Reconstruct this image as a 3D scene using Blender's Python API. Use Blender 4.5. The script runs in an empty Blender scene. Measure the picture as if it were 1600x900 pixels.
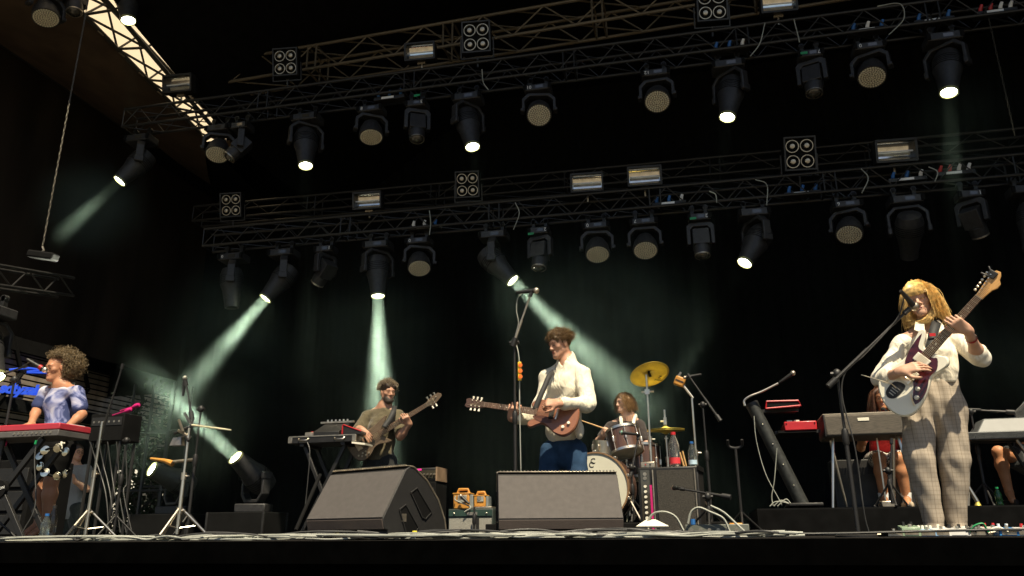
import bpy, math, random
import numpy as np
from mathutils import Vector as V, Matrix as M4, Quaternion
random.seed(7); rng = np.random.default_rng(7)
S = bpy.context.scene; COL = S.collection
PI = math.pi; R = math.radians

# ------------------------------------------------------------------ camera
YAW, PITCH, ROLL, FPX = R(14.5), R(17.5), R(.4), 1221.0
CAM = V((0, 0, .03))
_f = V((-math.sin(YAW)*math.cos(PITCH), math.cos(YAW)*math.cos(PITCH), math.sin(PITCH)))
_r = V((math.cos(YAW), math.sin(YAW), 0)); _u = _r.cross(_f)
CR = _r*math.cos(ROLL) - _u*math.sin(ROLL); CU = _u*math.cos(ROLL) + _r*math.sin(ROLL); CF = _f
cam_d = bpy.data.cameras.new('camera'); cam_d.sensor_width = 36; cam_d.lens = FPX/1600*36
cam_d.clip_end = 3000; cam_d.clip_start = .05
cam = bpy.data.objects.new('camera', cam_d); COL.objects.link(cam); S.camera = cam
mw = M4.Identity(4)
for i in range(3):
    mw[i][0], mw[i][1], mw[i][2], mw[i][3] = CR[i], CU[i], -CF[i], CAM[i]
cam.matrix_world = mw

def ray(px, py): return CF + CR*((px-800)/FPX) - CU*((py-450)/FPX)
def at(px, py, y): d = ray(px, py); return CAM + d*((y-CAM.y)/d.y)
def atx(px, py, x): d = ray(px, py); return CAM + d*(x/d.x)
def online(px, py, p, q):                      # point on the vertical plane through p and q
    n = (q-p).cross(V((0, 0, 1))); d = ray(px, py)
    return CAM + d*((p-CAM).dot(n)/d.dot(n))
def mpp(p): return (V(p)-CAM).dot(CF)/FPX       # metres per photograph pixel at a point

# ------------------------------------------------------------------ sky, sun, exposure
SUN_EL, SUN_AZ = R(60), R(-32)                  # azimuth from -Y (the audience side) towards +X
w = bpy.data.worlds.new('World'); S.world = w; w.use_nodes = True
nt = w.node_tree; bg = nt.nodes['Background']; sk = nt.nodes.new('ShaderNodeTexSky')
sk.sky_type = 'NISHITA'; sk.sun_disc = False; sk.sun_elevation = SUN_EL
sd = V((math.sin(-SUN_AZ)*math.cos(SUN_EL), -math.cos(SUN_AZ)*math.cos(SUN_EL), math.sin(SUN_EL)))
sk.sun_rotation = math.atan2(sd.x, sd.y)
nt.links.new(sk.outputs[0], bg.inputs[0]); bg.inputs[1].default_value = .05
sl = bpy.data.lights.new('sun', 'SUN'); sl.energy = 5.0; sl.angle = R(.5); sl.color = (1, .87, .64)
so = bpy.data.objects.new('sun', sl); COL.objects.link(so)
so.rotation_euler = sd.to_track_quat('Z', 'Y').to_euler()
S.view_settings.view_transform = 'Standard'; S.view_settings.look = 'None'
S.view_settings.exposure = .75; S.view_settings.gamma = 1
S.render.engine = 'CYCLES'; cy = S.cycles
cy.use_denoising = True; cy.volume_step_rate = 1.0; cy.volume_max_steps = 128; cy.volume_bounces = 0
cy.max_bounces = 6; cy.sample_clamp_indirect = 4
try: cy.use_light_tree = True
except Exception: pass

# ------------------------------------------------------------------ helpers
class MB:
    def __init__(s): s.v = []; s.f = []
    def add(s, vs, fs, M=None):
        o = len(s.v)
        s.v += [tuple(M @ V(p)) for p in vs] if M is not None else [tuple(p) for p in vs]
        s.f += [tuple(i+o for i in f) for f in fs]; return s
    def box(s, c, d, M=None, top=1.0):
        x, y, z = d[0]/2, d[1]/2, d[2]/2; c = V(c)
        vs = [c+V((sx*x*(top if sz > 0 else 1), sy*y*(top if sz > 0 else 1), sz*z)) for sz in (-1, 1) for sy in (-1, 1) for sx in (-1, 1)]
        return s.add(vs, [(0, 2, 3, 1), (4, 5, 7, 6), (0, 1, 5, 4), (2, 6, 7, 3), (0, 4, 6, 2), (1, 3, 7, 5)], M)
    def tube(s, pts, r, n=8, M=None, cap=True):
        pts = [V(p) for p in pts]; k = len(pts); rs = r if isinstance(r, (list, tuple)) else [r]*k
        vs = []; fs = []; prev = None
        for i, p in enumerate(pts):
            t = (pts[min(i+1, k-1)]-pts[max(i-1, 0)])
            t = t.normalized() if t.length > 1e-9 else V((0, 0, 1))
            if prev is None:
                a = V((0, 0, 1)) if abs(t.z) < .9 else V((1, 0, 0)); x = a.cross(t).normalized()
            else:
                x = prev - t*prev.dot(t); x = x.normalized() if x.length > 1e-6 else t.orthogonal().normalized()
            prev = x; y = t.cross(x)
            vs += [p+(x*math.cos(2*PI*j/n)+y*math.sin(2*PI*j/n))*rs[i] for j in range(n)]
        for i in range(k-1):
            for j in range(n):
                fs.append((i*n+j, i*n+(j+1) % n, (i+1)*n+(j+1) % n, (i+1)*n+j))
        if cap: fs += [tuple(range(n-1, -1, -1)), tuple((k-1)*n+j for j in range(n))]
        return s.add(vs, fs, M)
    def lathe(s, prof, n=20, M=None, cap=True):
        vs = []; fs = []; k = len(prof)
        for r, z in prof: vs += [(r*math.cos(2*PI*j/n), r*math.sin(2*PI*j/n), z) for j in range(n)]
        for i in range(k-1):
            for j in range(n): fs.append((i*n+j, i*n+(j+1) % n, (i+1)*n+(j+1) % n, (i+1)*n+j))
        if cap: fs += [tuple(range(n-1, -1, -1)), tuple((k-1)*n+j for j in range(n))]
        return s.add(vs, fs, M)
    def prism(s, poly, z0, z1, M=None, inset=0):
        n = len(poly)
        if inset:
            c = V((sum(p[0] for p in poly)/n, sum(p[1] for p in poly)/n)); h = min(inset, abs(z1-z0)*.3)*(1 if z1 > z0 else -1)
            ins = [tuple(V(p)+(c-V(p)).normalized()*inset) for p in poly]
            rings = [(ins, z0), (poly, z0+h), (poly, z1-h), (ins, z1)]
        else: rings = [(poly, z0), (poly, z1)]
        vs = [(p[0], p[1], z) for pl, z in rings for p in pl]; k = len(rings)
        fs = [(i*n+j, i*n+(j+1) % n, (i+1)*n+(j+1) % n, (i+1)*n+j) for i in range(k-1) for j in range(n)]
        fs += [tuple(range(n-1, -1, -1)), tuple((k-1)*n+j for j in range(n))]
        return s.add(vs, fs, M)
    def ball(s, c, r, n=10, M=None, sc=(1, 1, 1)):
        T = M4.Translation(V(c)) @ M4.Diagonal((sc[0], sc[1], sc[2], 1))
        if M is not None: T = M @ T
        return s.lathe([(r*math.sin(PI*i/n)+1e-5, -r*math.cos(PI*i/n)) for i in range(n+1)], max(8, n+2), T)
    def quad(s, *ps): return s.add(ps, [tuple(range(len(ps)))])
    def mesh(s, name):
        me = bpy.data.meshes.new(name); me.from_pydata(s.v, [], s.f); me.update(); return me

def link(name, me, mat, parent=None, smooth=40, bevel=0, loc=None, mx=None, kind=None):
    o = bpy.data.objects.new(name, me); COL.objects.link(o)
    if mat is not None and not me.materials: me.materials.append(mat)
    if smooth and me.id_type == 'MESH' and len(me.polygons):
        me.polygons.foreach_set('use_smooth', [True]*len(me.polygons)); me.set_sharp_from_angle(angle=R(smooth))
    if bevel:
        b = o.modifiers.new('edge', 'BEVEL'); b.width = bevel; b.segments = 2; b.limit_method = 'ANGLE'; b.angle_limit = R(40)
    if parent is not None: o.parent = parent
    if mx is not None: o.matrix_local = mx
    elif loc is not None: o.location = loc
    if kind: o['kind'] = kind
    return o
def obj(name, mb, mat, parent=None, **k): return link(name, mb.mesh(name), mat, parent, **k)
def tag(o, label=None, cat=None, group=None, kind=None):
    if label: o['label'] = label
    if cat: o['category'] = cat
    if group: o['group'] = group
    if kind: o['kind'] = kind
    return o
def thing(name, loc, label, cat, group=None, rz=0, mx=None):
    o = bpy.data.objects.new(name, None); COL.objects.link(o); o.empty_display_size = .1
    if mx is not None: o.matrix_world = mx
    else: o.location = loc; o.rotation_euler = (0, 0, rz)
    return tag(o, label, cat, group)
KIDS = {}
def copy_tree(o, parent=None):
    c = o.copy(); COL.objects.link(c)
    if parent is not None: c.parent = parent; c.matrix_parent_inverse = o.matrix_parent_inverse
    for ch in list(o.children):
        if not ch.name.startswith(('beam_lamp', 'number_sticker')): copy_tree(ch, c)
    return c
def frame(o, x, z):                              # matrix from an origin, an x axis and an approximate z axis
    x = V(x).normalized(); z = V(z); z = (z-x*z.dot(x)).normalized(); y = z.cross(x)
    m = M4.Identity(4)
    for i in range(3): m[i][0], m[i][1], m[i][2], m[i][3] = x[i], y[i], z[i], o[i]
    return m
def zframe(o, z, x=(1, 0, 0)):
    z = V(z).normalized(); x = V(x); x = (x-z*x.dot(z))
    if x.length < 1e-4: x = z.orthogonal()
    return frame(o, x.normalized(), z)
def smooth_closed(pts, k=5):
    n = len(pts); out = []
    for i in range(n):
        p0, p1, p2, p3 = [V(pts[(i+j) % n]) for j in (-1, 0, 1, 2)]
        for t in range(k):
            t /= k
            out.append(tuple(.5*((2*p1)+(p2-p0)*t+(2*p0-5*p1+4*p2-p3)*t*t+(3*p1-p0-3*p2+p3)*t**3)))
    return out
def smooth_open(pts, k=6):
    pts = [V(p) for p in pts]; q = [2*pts[0]-pts[1]]+pts+[2*pts[-1]-pts[-2]]; out = []
    for i in range(1, len(q)-2):
        p0, p1, p2, p3 = q[i-1:i+3]
        for t in range(k):
            t /= k
            out.append(.5*((2*p1)+(p2-p0)*t+(2*p0-5*p1+4*p2-p3)*t*t+(3*p1-p0-3*p2+p3)*t**3))
    return out+[pts[-1]]

def text(name, body, size, m, parent=None, ext=.001, shear=0, off=0, sp=1.0):
    f = bpy.data.curves.new('lettering', 'FONT'); f.body = body; f.size = size; f.align_x = 'CENTER'; f.align_y = 'CENTER'; f.extrude = ext; f.shear = shear; f.offset = off; f.space_character = sp; f.resolution_u = 3
    t = bpy.data.objects.new('lettering', f); COL.objects.link(t); bpy.context.view_layer.update()
    me = bpy.data.meshes.new_from_object(t.evaluated_get(bpy.context.evaluated_depsgraph_get())); bpy.data.objects.remove(t); bpy.data.curves.remove(f)
    me.name = name; return link(name, me, m, parent, smooth=0)
# ------------------------------------------------------------------ materials
def mat(name, col, rough=.6, metal=0, var=.25, scale=8, bump=0, bscale=60, emit=0, ecol=None, alpha=None, trans=0, spec=None, sheen=0, sss=0, coat=0, stretch=None):
    m = bpy.data.materials.new(name); m.use_nodes = True; t = m.node_tree; N = t.nodes; L = t.links
    b = N['Principled BSDF']; b.inputs['Roughness'].default_value = rough; b.inputs['Metallic'].default_value = metal
    tc = N.new('ShaderNodeTexCoord'); src = tc.outputs['Object']
    if stretch:
        mp = N.new('ShaderNodeMapping'); mp.inputs['Scale'].default_value = stretch; L.new(src, mp.inputs[0]); src = mp.outputs[0]
    n = N.new('ShaderNodeTexNoise'); n.inputs['Scale'].default_value = scale; n.inputs['Detail'].default_value = 6; L.new(src, n.inputs['Vector'])
    cr = N.new('ShaderNodeValToRGB'); c = V(col)
    cr.color_ramp.elements[0].position = .3; cr.color_ramp.elements[1].position = .7
    cr.color_ramp.elements[0].color = (*(c*(1-var)), 1); cr.color_ramp.elements[1].color = (*[min(1, q) for q in c*(1+var)], 1)
    L.new(n.outputs[0], cr.inputs[0]); L.new(cr.outputs[0], b.inputs['Base Color'])
    if bump:
        n2 = N.new('ShaderNodeTexNoise'); n2.inputs['Scale'].default_value = bscale; n2.inputs['Detail'].default_value = 4; L.new(src, n2.inputs['Vector'])
        bp = N.new('ShaderNodeBump'); bp.inputs['Strength'].default_value = bump; bp.inputs['Distance'].default_value = .01
        L.new(n2.outputs[0], bp.inputs['Height']); L.new(bp.outputs[0], b.inputs['Normal'])
    if emit: b.inputs['Emission Color'].default_value = (*(ecol or col), 1); b.inputs['Emission Strength'].default_value = emit
    if trans: b.inputs['Transmission Weight'].default_value = trans
    if spec is not None: b.inputs['Specular IOR Level'].default_value = spec
    if sheen: b.inputs['Sheen Weight'].default_value = sheen
    if sss: b.inputs['Subsurface Weight'].default_value = sss; b.inputs['Subsurface Radius'].default_value = (.012, .004, .002)
    if coat: b.inputs['Coat Weight'].default_value = coat; b.inputs['Coat Roughness'].default_value = .08
    return m
K = {}
K['black'] = mat('black_paint', (.012, .0115, .011), .5, bump=.15, bscale=150)
K['matte'] = mat('matte_black', (.006, .006, .006), .85, spec=.12)
K['trussblk'] = mat('black_powder_coat', (.015, .0145, .014), .45, var=.4, scale=14)
K['fixt'] = mat('dark_housing', (.022, .0215, .022), .5, var=.35, scale=20, bump=.2, bscale=200)
K['velvet'] = mat('black_velvet', (.0012, .0012, .0012), 1, spec=0)
K['chainm'] = mat('oily_chain', (.10, .09, .07), .5, .8)
K['drape'] = mat('black_drape', (.006, .006, .006), .95, spec=.03)
K['chrome'] = mat('chrome', (.88, .80, .66), .30, 1, .1)
K['steel'] = mat('dull_steel', (.48, .42, .33), .4, .9, .3, 20)
K['alu'] = mat('weathered_aluminium', (.16, .13, .09), .55, .5, .3, 10)
K['cream'] = mat('cream_plastic', (.78, .74, .6), .4, var=.06)
K['white'] = mat('white_plastic', (.75, .75, .72), .45, var=.08)
K['red'] = mat('red_enamel', (.46, .018, .022), .35, var=.15, coat=.3)
K['glass'] = mat('dark_glass', (.05, .045, .035), .06, 0, .2, coat=1)
K['bead'] = mat('frosted_lens', (.72, .66, .50), .4, 0, .2, 60, coat=.5)
K['beadgap'] = mat('lens_gap', (.20, .18, .13), .5)
K['mirror'] = mat('polished_reflector', (.82, .78, .7), .12, 1, .15, 15)
K['lamp'] = mat('lit_lens', (1, 1, .85), .4, emit=14, ecol=(1, .98, .72), var=.02)
K['rim'] = mat('greenish_rim', (.30, .31, .14), .35, .3, .2)
K['blue'] = mat('blue_plastic', (.02, .12, .36), .45, var=.2)
K['green'] = mat('green_plastic', (.01, .25, .08), .45, var=.2)
K['rubber'] = mat('rubber', (.018, .018, .018), .6)
K['cable'] = mat('grey_cable', (.30, .31, .27), .5, var=.3, scale=4)
K['cabled'] = mat('dark_cable', (.04, .04, .038), .5, var=.3)
K['yellow'] = mat('yellow_plastic', (.46, .21, .035), .45, var=.15)
K['gold'] = mat('brass_cymbal', (.85, .66, .14), .42, .6, .22, 6, bump=.3, bscale=90)
K['pink'] = mat('magenta_panel', (.55, .015, .16), .5, var=.1)
K['wood'] = mat('light_wood', (.5, .3, .12), .5, var=.2, stretch=(2, 20, 20))
K['strap'] = mat('strap_black', (.02, .02, .02), .7)
K['jbead'] = mat('jingle', (.8, .76, .62), .2, 1, .1)

def fit_nut(bridge, nutpx, Y0, L):                 # turn the neck until it has its real length
    best = None
    for i in range(-60, 61):
        q = at(*nutpx, Y0+i*.01); e = abs((q-bridge).length-L)+abs(i)*.0004
        if best is None or e < best[0]: best = (e, q)
    return best[1]
BR1 = at(1413, 592, 5.34); NU1 = fit_nut(BR1, (1529, 464), 5.34, .66)
BR2 = at(870, 647, 6.31); NU2 = fit_nut(BR2, (757, 632), 6.31, .63)
BR3 = at(562, 697, 8.25); NU3 = fit_nut(BR3, (667, 632), 8.25, .86)
# ------------------------------------------------------------------ the setting
gm = mat('trampled_ground', (.10, .088, .065), .95, var=.4, scale=.6, bump=.6, bscale=4)
g = MB(); g.quad((-1500, -1500, -1.5), (1500, -1500, -1.5), (1500, 1500, -1.5), (-1500, 1500, -1.5))
tag(obj('ground', g, gm, smooth=0), kind='structure')
XL, YB, YE = -11.5, 15.2, 4.75
dk = MB().box(((-7.4+9)/2, (YE+13)/2, -.06), (16.4, 13-YE, .12))
deckm = mat('stage_boards', (.016, .015, .014), .9, spec=.05, var=.5, scale=3, bump=.2, bscale=40)
tag(obj('stage_deck', dk, deckm, smooth=0), kind='structure')
sk_ = thing('stage_skirt', (0, YE, -1.5), 'black fabric skirt hanging along the front edge of the stage', 'stage skirt')
m_ = MB(); n = 240
pl = [(-8+17*i/n, .05+.012*math.sin(i*1.7)+.01*math.sin(i*.53)) for i in range(n+1)]
m_.add([(x, y, z) for z in (0, 1.36) for x, y in pl], [(i, i+1, n+2+i, n+1+i) for i in range(n)])
obj('cloth', m_, K['velvet'], sk_)
m_ = MB().box((.5, -.02, 1.43), (17, .06, .135)); obj('edge_rail', m_, K['velvet'], sk_)

def drape_wall(name, p, q, z0, z1, m, label, amp=.03, wl=.32, nseg=None, cat='curtain'):
    p = V(p); q = V(q); L = (q-p).length; d = (q-p).normalized(); nrm = V((-d.y, d.x, 0)); n = nseg or int(L/wl*5)
    t = thing(name, (p.x, p.y, z0), label, cat)
    b = MB(); vs = []
    for k in range(2):
        for i in range(n+1):
            s = L*i/n; a = amp*(math.sin(s/wl*2*PI+math.sin(s*1.3)*1.2)+.3*math.sin(s*3.1)); v = d*s+nrm*a
            vs.append((v.x, v.y, (z1-z0)*k))
    b.add(vs, [(i, i+1, n+2+i, n+1+i) for i in range(n)]); obj('cloth', b, m, t, smooth=80)
    return t
drape_wall('backdrop_curtain', (XL, YB, 0), (10, YB+.3, 0), -1.4, 11, K['drape'], 'tall black backdrop curtain closing the rear of the stage')
drape_wall('side_curtain', (9, YB+.3, 0), (9, 5, 0), -1.4, 9.5, K['drape'], 'black side curtain at the right wing of the stage')
scrim = mat('side_scrim', (.026, .020, .015), .9, var=.45, scale=1.2, bump=.1, bscale=80, stretch=(1, 1.2, .25), spec=.1)
zb = atx(150, 560, XL).z
drape_wall('side_scrim', (XL, 1.5, 0), (XL, YB, 0), zb, 8.2, scrim, 'dark woven scrim wall hung along the left side of the stage', .012, .9)
# roof side truss line, canvas and ceiling
A0, A1 = atx(130, 22, -8.9), atx(300, 195, -8.9)
B0, B1 = atx(165, 0, -8.35), atx(300, 160, -8.35)
def ext(p, q, y): return p+(q-p)*((y-p.y)/(q.y-p.y))
A0, A1 = ext(A0, A1, 4.5), ext(A0, A1, 11.2); B0, B1 = ext(B0, B1, 4.5), ext(B0, B1, 11.2)
brown = mat('brown_roof_fabric', (.085, .06, .042), .9, var=.25, scale=2, bump=.15, bscale=120, spec=.1)
t = thing('upper_scrim', (0, 0, 0), 'brown fabric strip above the dark scrim at the left of the stage', 'fabric panel')
n = 30; b = MB(); vs = []
for k in range(5):
    for i in range(n+1):
        u_ = i/n; yk = 3+(YB-3+(11.3-YB)*k/4)*u_; lo = V((XL, yk, 8.2)); hi = ext(A0, A1, yk); p = lo.lerp(hi, k/4); p.z -= .10*math.sin(PI*k/4)
        vs.append(p+V((0, 0, .03*math.sin(i*1.1)*math.sin(PI*k/4))))
b.add(vs, [(k*(n+1)+i, k*(n+1)+i+1, (k+1)*(n+1)+i+1, (k+1)*(n+1)+i) for k in range(4) for i in range(n)]); obj('cloth', b, brown, t, smooth=80)
m_ = MB().tube([(XL+.02, 3, 8.2), (XL+.02, YB, 8.2)], .03); obj('hem_rail', m_, K['trussblk'], t)
roof = thing('roof_canopy', (0, 0, 0), 'black roof canopy over the stage', 'roof')
b = MB(); zt = 9.6
ys = (5.5, 11.2)
e0, e1 = ext(B0, B1, ys[0])+V((.1, 0, .02)), ext(B0, B1, ys[1])+V((.1, 0, .02))
b.quad(e0, (-4.5, ys[0], zt), (-4.5, ys[1], zt), e1); b.quad((-4.5, ys[0], zt), (9.5, ys[0], zt), (9.5, ys[1], zt), (-4.5, ys[1], zt))
b.quad(e1, (-4.5, ys[1], zt), (-4.5, 16, zt), (e1.x, 16, e1.z)); b.quad((-4.5, ys[1], zt), (9.5, ys[1], zt), (9.5, 16, zt), (-4.5, 16, zt))
obj('ceiling', b, K['drape'], roof, smooth=0)
b = MB(); fa, fb, fc_, fd = V((XL-.02, YB, 8.2)), ext(A0, A1, 11.3), ext(A0, A1, 16), V((XL-.02, 16, 8.2))
dn_ = V((.12, -.12, -.16)); b.quad(fa+dn_, fb+dn_, fc_, fd); za = ext(A0, A1, 12.9).z+.95; b.quad((-14, 12.6, za), (-7.6, 12.6, za), (-7.6, 16.2, za), (-14, 16.2, za)); b.quad((-17, 16.05, zb), (-4, 16.05, zb), (-4, 16.05, 13), (-17, 16.05, 13)); b.quad(fa+V((0, .4, 0)), V((XL-.02, YB+.4, 11)), V((-4.5, YB+.4, 11)), V((-4.5, YB+.4, 7))); obj('light_block_flap', b, K['drape'], roof, smooth=0)  # black sheets added to block sun and sky leaking past the roof corner
b = MB().box(((9.5-4.5)/2, ys[0], zt+.25), (14.2, .1, .6)); obj('front_fascia', b, K['matte'], roof)
canv = mat('translucent_canvas', (.80, .70, .52), .9, var=.05)
nt_ = canv.node_tree; tl = nt_.nodes.new('ShaderNodeBsdfTranslucent'); mx_ = nt_.nodes.new('ShaderNodeMixShader'); tl.inputs[0].default_value = (.80, .68, .5, 1)
mx_.inputs[0].default_value = .6
nt_.links.new(nt_.nodes['Principled BSDF'].outputs[0], mx_.inputs[1]); nt_.links.new(tl.outputs[0], mx_.inputs[2]); nt_.links.new(mx_.outputs[0], nt_.nodes['Material Output'].inputs[0])
t = thing('canvas_strip', (0, 0, 0), 'cream canvas strip glowing with daylight behind the left roof truss', 'canvas')
b = MB(); u4 = V((0, 0, .75))
A9, B9 = ext(A0, A1, 12.9), ext(B0, B1, 12.9)
b.quad(A0+u4+V((-1.3, 0, 0)), B0+u4+V((.3, 0, .35)), B9+u4+V((.9, 0, .5)), A9+u4+V((-1.9, 0, .2))); obj('cloth', b, canv, t, smooth=0)

# ------------------------------------------------------------------ trusses
UNIT = {}
def bar(name, p, q, r, m, parent, n=6):          # shares one unit-length mesh per radius
    key = (round(r, 4), m.name, n)
    if key not in UNIT:
        me = MB().tube([(0, 0, 0), (0, 0, 1)], r, n).mesh(name); me.materials.append(m)
        me.polygons.foreach_set('use_smooth', [True]*len(me.polygons)); me.set_sharp_from_angle(angle=R(40)); UNIT[key] = me
    p = V(p); q = V(q); o = bpy.data.objects.new(name, UNIT[key]); COL.objects.link(o); o.parent = parent
    fm = zframe(p, q-p); o.matrix_local = fm @ M4.Diagonal((1, 1, (q-p).length, 1)); return o
def truss(name, p, q, s, label, bay, rc=.024, rb=.0095, m=None, group=None, h=None, deep=True):
    m = m or K['trussblk']; h = h or s; p = V(p); q = V(q); L = (q-p).length
    t = thing(name, p, label, 'truss', group, mx=frame(p, q-p, V((0, 0, 1))))
    for y in (0, s):
        for z in (0, h): bar('chord', (0, y, z), (L, y, z), rc, m, t, 8)
    nb = max(2, int(L/bay)); bl = L/nb; back = MB()
    for i in range(nb):
        x0, x1 = i*bl, (i+1)*bl; xm = (x0+x1)/2
        bar('brace', (x0, 0, 0), (xm, 0, h), rb, m, t); bar('brace', (xm, 0, h), (x1, 0, 0), rb, m, t)
        bar('brace', (x0, 0, 0), (x1, s, 0), rb, m, t)
        if deep:
            back.tube([(x0, s, 0), (xm, s, h)], rb, 5).tube([(xm, s, h), (x1, s, 0)], rb, 5); back.tube([(x0, 0, h), (x1, s, h)], rb, 5)
    if deep: tag(obj('rear_bracing', back, m, t), kind='stuff')
    k = 0
    x = 0
    while x <= L+.01:                             # coupling frames every ~2.4 m
        for dx in ((0, .16) if 0 < x < L-.2 else (0,)):
            for (a, c) in (((0, 0), (0, h)), ((0, h), (s, h)), ((s, h), (s, 0)), ((s, 0), (0, 0))):
                bar('coupling_frame', (x+dx, a[0], a[1]), (x+dx, c[0], c[1]), rb*1.25, m, t)
        x += 2.45
    return t
T1 = (V((-9.08, 9.5, 6.48)), V((6.6, 10.085, 6.48))); T2 = (V((-8.03, 10.5, 4.64)), V((6.6, 11.15, 4.62)))
truss('lighting_truss', T1[0], T1[1], .32, 'black upper lighting truss crossing the stage above the performers', .56)
truss('lighting_truss', T2[0], T2[1], .30, 'black lower lighting truss crossing the stage behind the upper one', .56)
t3a, t3b = online(300, 345, V((-9, 12.1, 0)), V((6, 12.3, 0))), online(1600, 228, V((-9, 12.1, 0)), V((6, 12.3, 0)))
truss('lighting_truss', t3a, t3b+(t3b-t3a)*.1, .30, 'faint rearmost black truss just in front of the backdrop', .8, m=K['trussblk'], deep=False)
RA = (V((-9, 10.3, 0)), V((2, 10.3, 0)))
ra, rb_ = online(285, 128, *RA), online(1180, 7, *RA); ra.z = rb_.z = (ra.z+rb_.z)/2
truss('roof_truss', ra, rb_+(rb_-ra)*.35, .45, 'sunlit tan roof truss behind the upper lighting truss', .95, .028, .014, K['alu'], deep=True)
sm = mat('roof_truss_paint', (.035, .032, .025), .5, var=.4)
t = thing('roof_truss', A0, 'dark side roof truss running back along the cream canvas strip', 'truss')
def sidebar(n_, p, q, r): bar(n_, p-A0, q-A0, r, sm, t, 8)
A2, A3, B2, B3 = A0+V((0, 0, .55)), A1+V((0, 0, .55)), B0+V((0, 0, .55)), B1+V((0, 0, .55))
for p, q in ((A0, A1), (B0, B1), (A2, A3), (B2, B3)): sidebar('chord', p, q, .038)
nb = 9
for i in range(nb+1):
    u_ = i/nb; v_ = min(1, (i+.5)/nb); w_ = min(1, (i+1)/nb)
    sidebar('brace', A0.lerp(A1, u_), B0.lerp(B1, u_), .022)
    if i < nb:
        sidebar('brace', A0.lerp(A1, u_), A2.lerp(A3, v_), .018); sidebar('brace', A2.lerp(A3, v_), A0.lerp(A1, w_), .018)
        sidebar('brace', B0.lerp(B1, u_), B2.lerp(B3, v_), .018); sidebar('brace', A0.lerp(A1, u_), B0.lerp(B1, w_), .02)
for i in range(14):                               # bright lashings along the canvas edge
    u_ = (i+.5)/14; p = A0.lerp(A1, u_)-A0; link('lashing', MB().tube([p+V((.02, -.06, -.045)), p+V((.02, .06, -.045))], .012, 6).mesh('lashing'), K['steel'], t)

# ------------------------------------------------------------------ lamp prototypes
def upoly(wo, wi, h, ch):                         # an upside-down U with chamfered shoulders (x, z)
    a, b_ = wo/2, wi/2; t_ = a-b_
    return [(-a, -h), (-b_, -h), (-b_, -t_*1.2-ch*.75), (-b_+ch*.8, -t_*1.1), (b_-ch*.8, -t_*1.1), (b_, -t_*1.2-ch*.75), (b_, -h), (a, -h), (a, -ch), (a-ch, 0), (-a+ch, 0), (-a, -ch)]
MXZ = M4(((1, 0, 0, 0), (0, 0, -1, 0), (0, 1, 0, 0), (0, 0, 0, 1)))   # prism z -> -y
def fixture_base(t, w_, d_, h_):
    o = obj('base', MB().box((0, 0, -.12-h_/2), (w_, d_, h_)), K['fixt'], t, bevel=.018)
    for s in (-1, 1):
        obj('clamp', MB().box((s*w_*.3, 0, -.05), (.05, .06, .15)).tube([(s*w_*.3, -.03, .0), (s*w_*.3, .03, 0)], .04, 10), K['trussblk'], t)
        obj('bumper', MB().box((s*w_*.46, -d_*.5, -.12-h_/2), (.05, .03, h_*.8)), K['matte'], o, bevel=.008)
    obj('display', MB().box((w_*.08, -d_/2-.002, -.12-h_/2), (w_*.28, .004, h_*.45)), K['glass'], o)
    return o
def head_body(prof, m): return MB().lathe(prof, 24)
PROTO = {}
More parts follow.
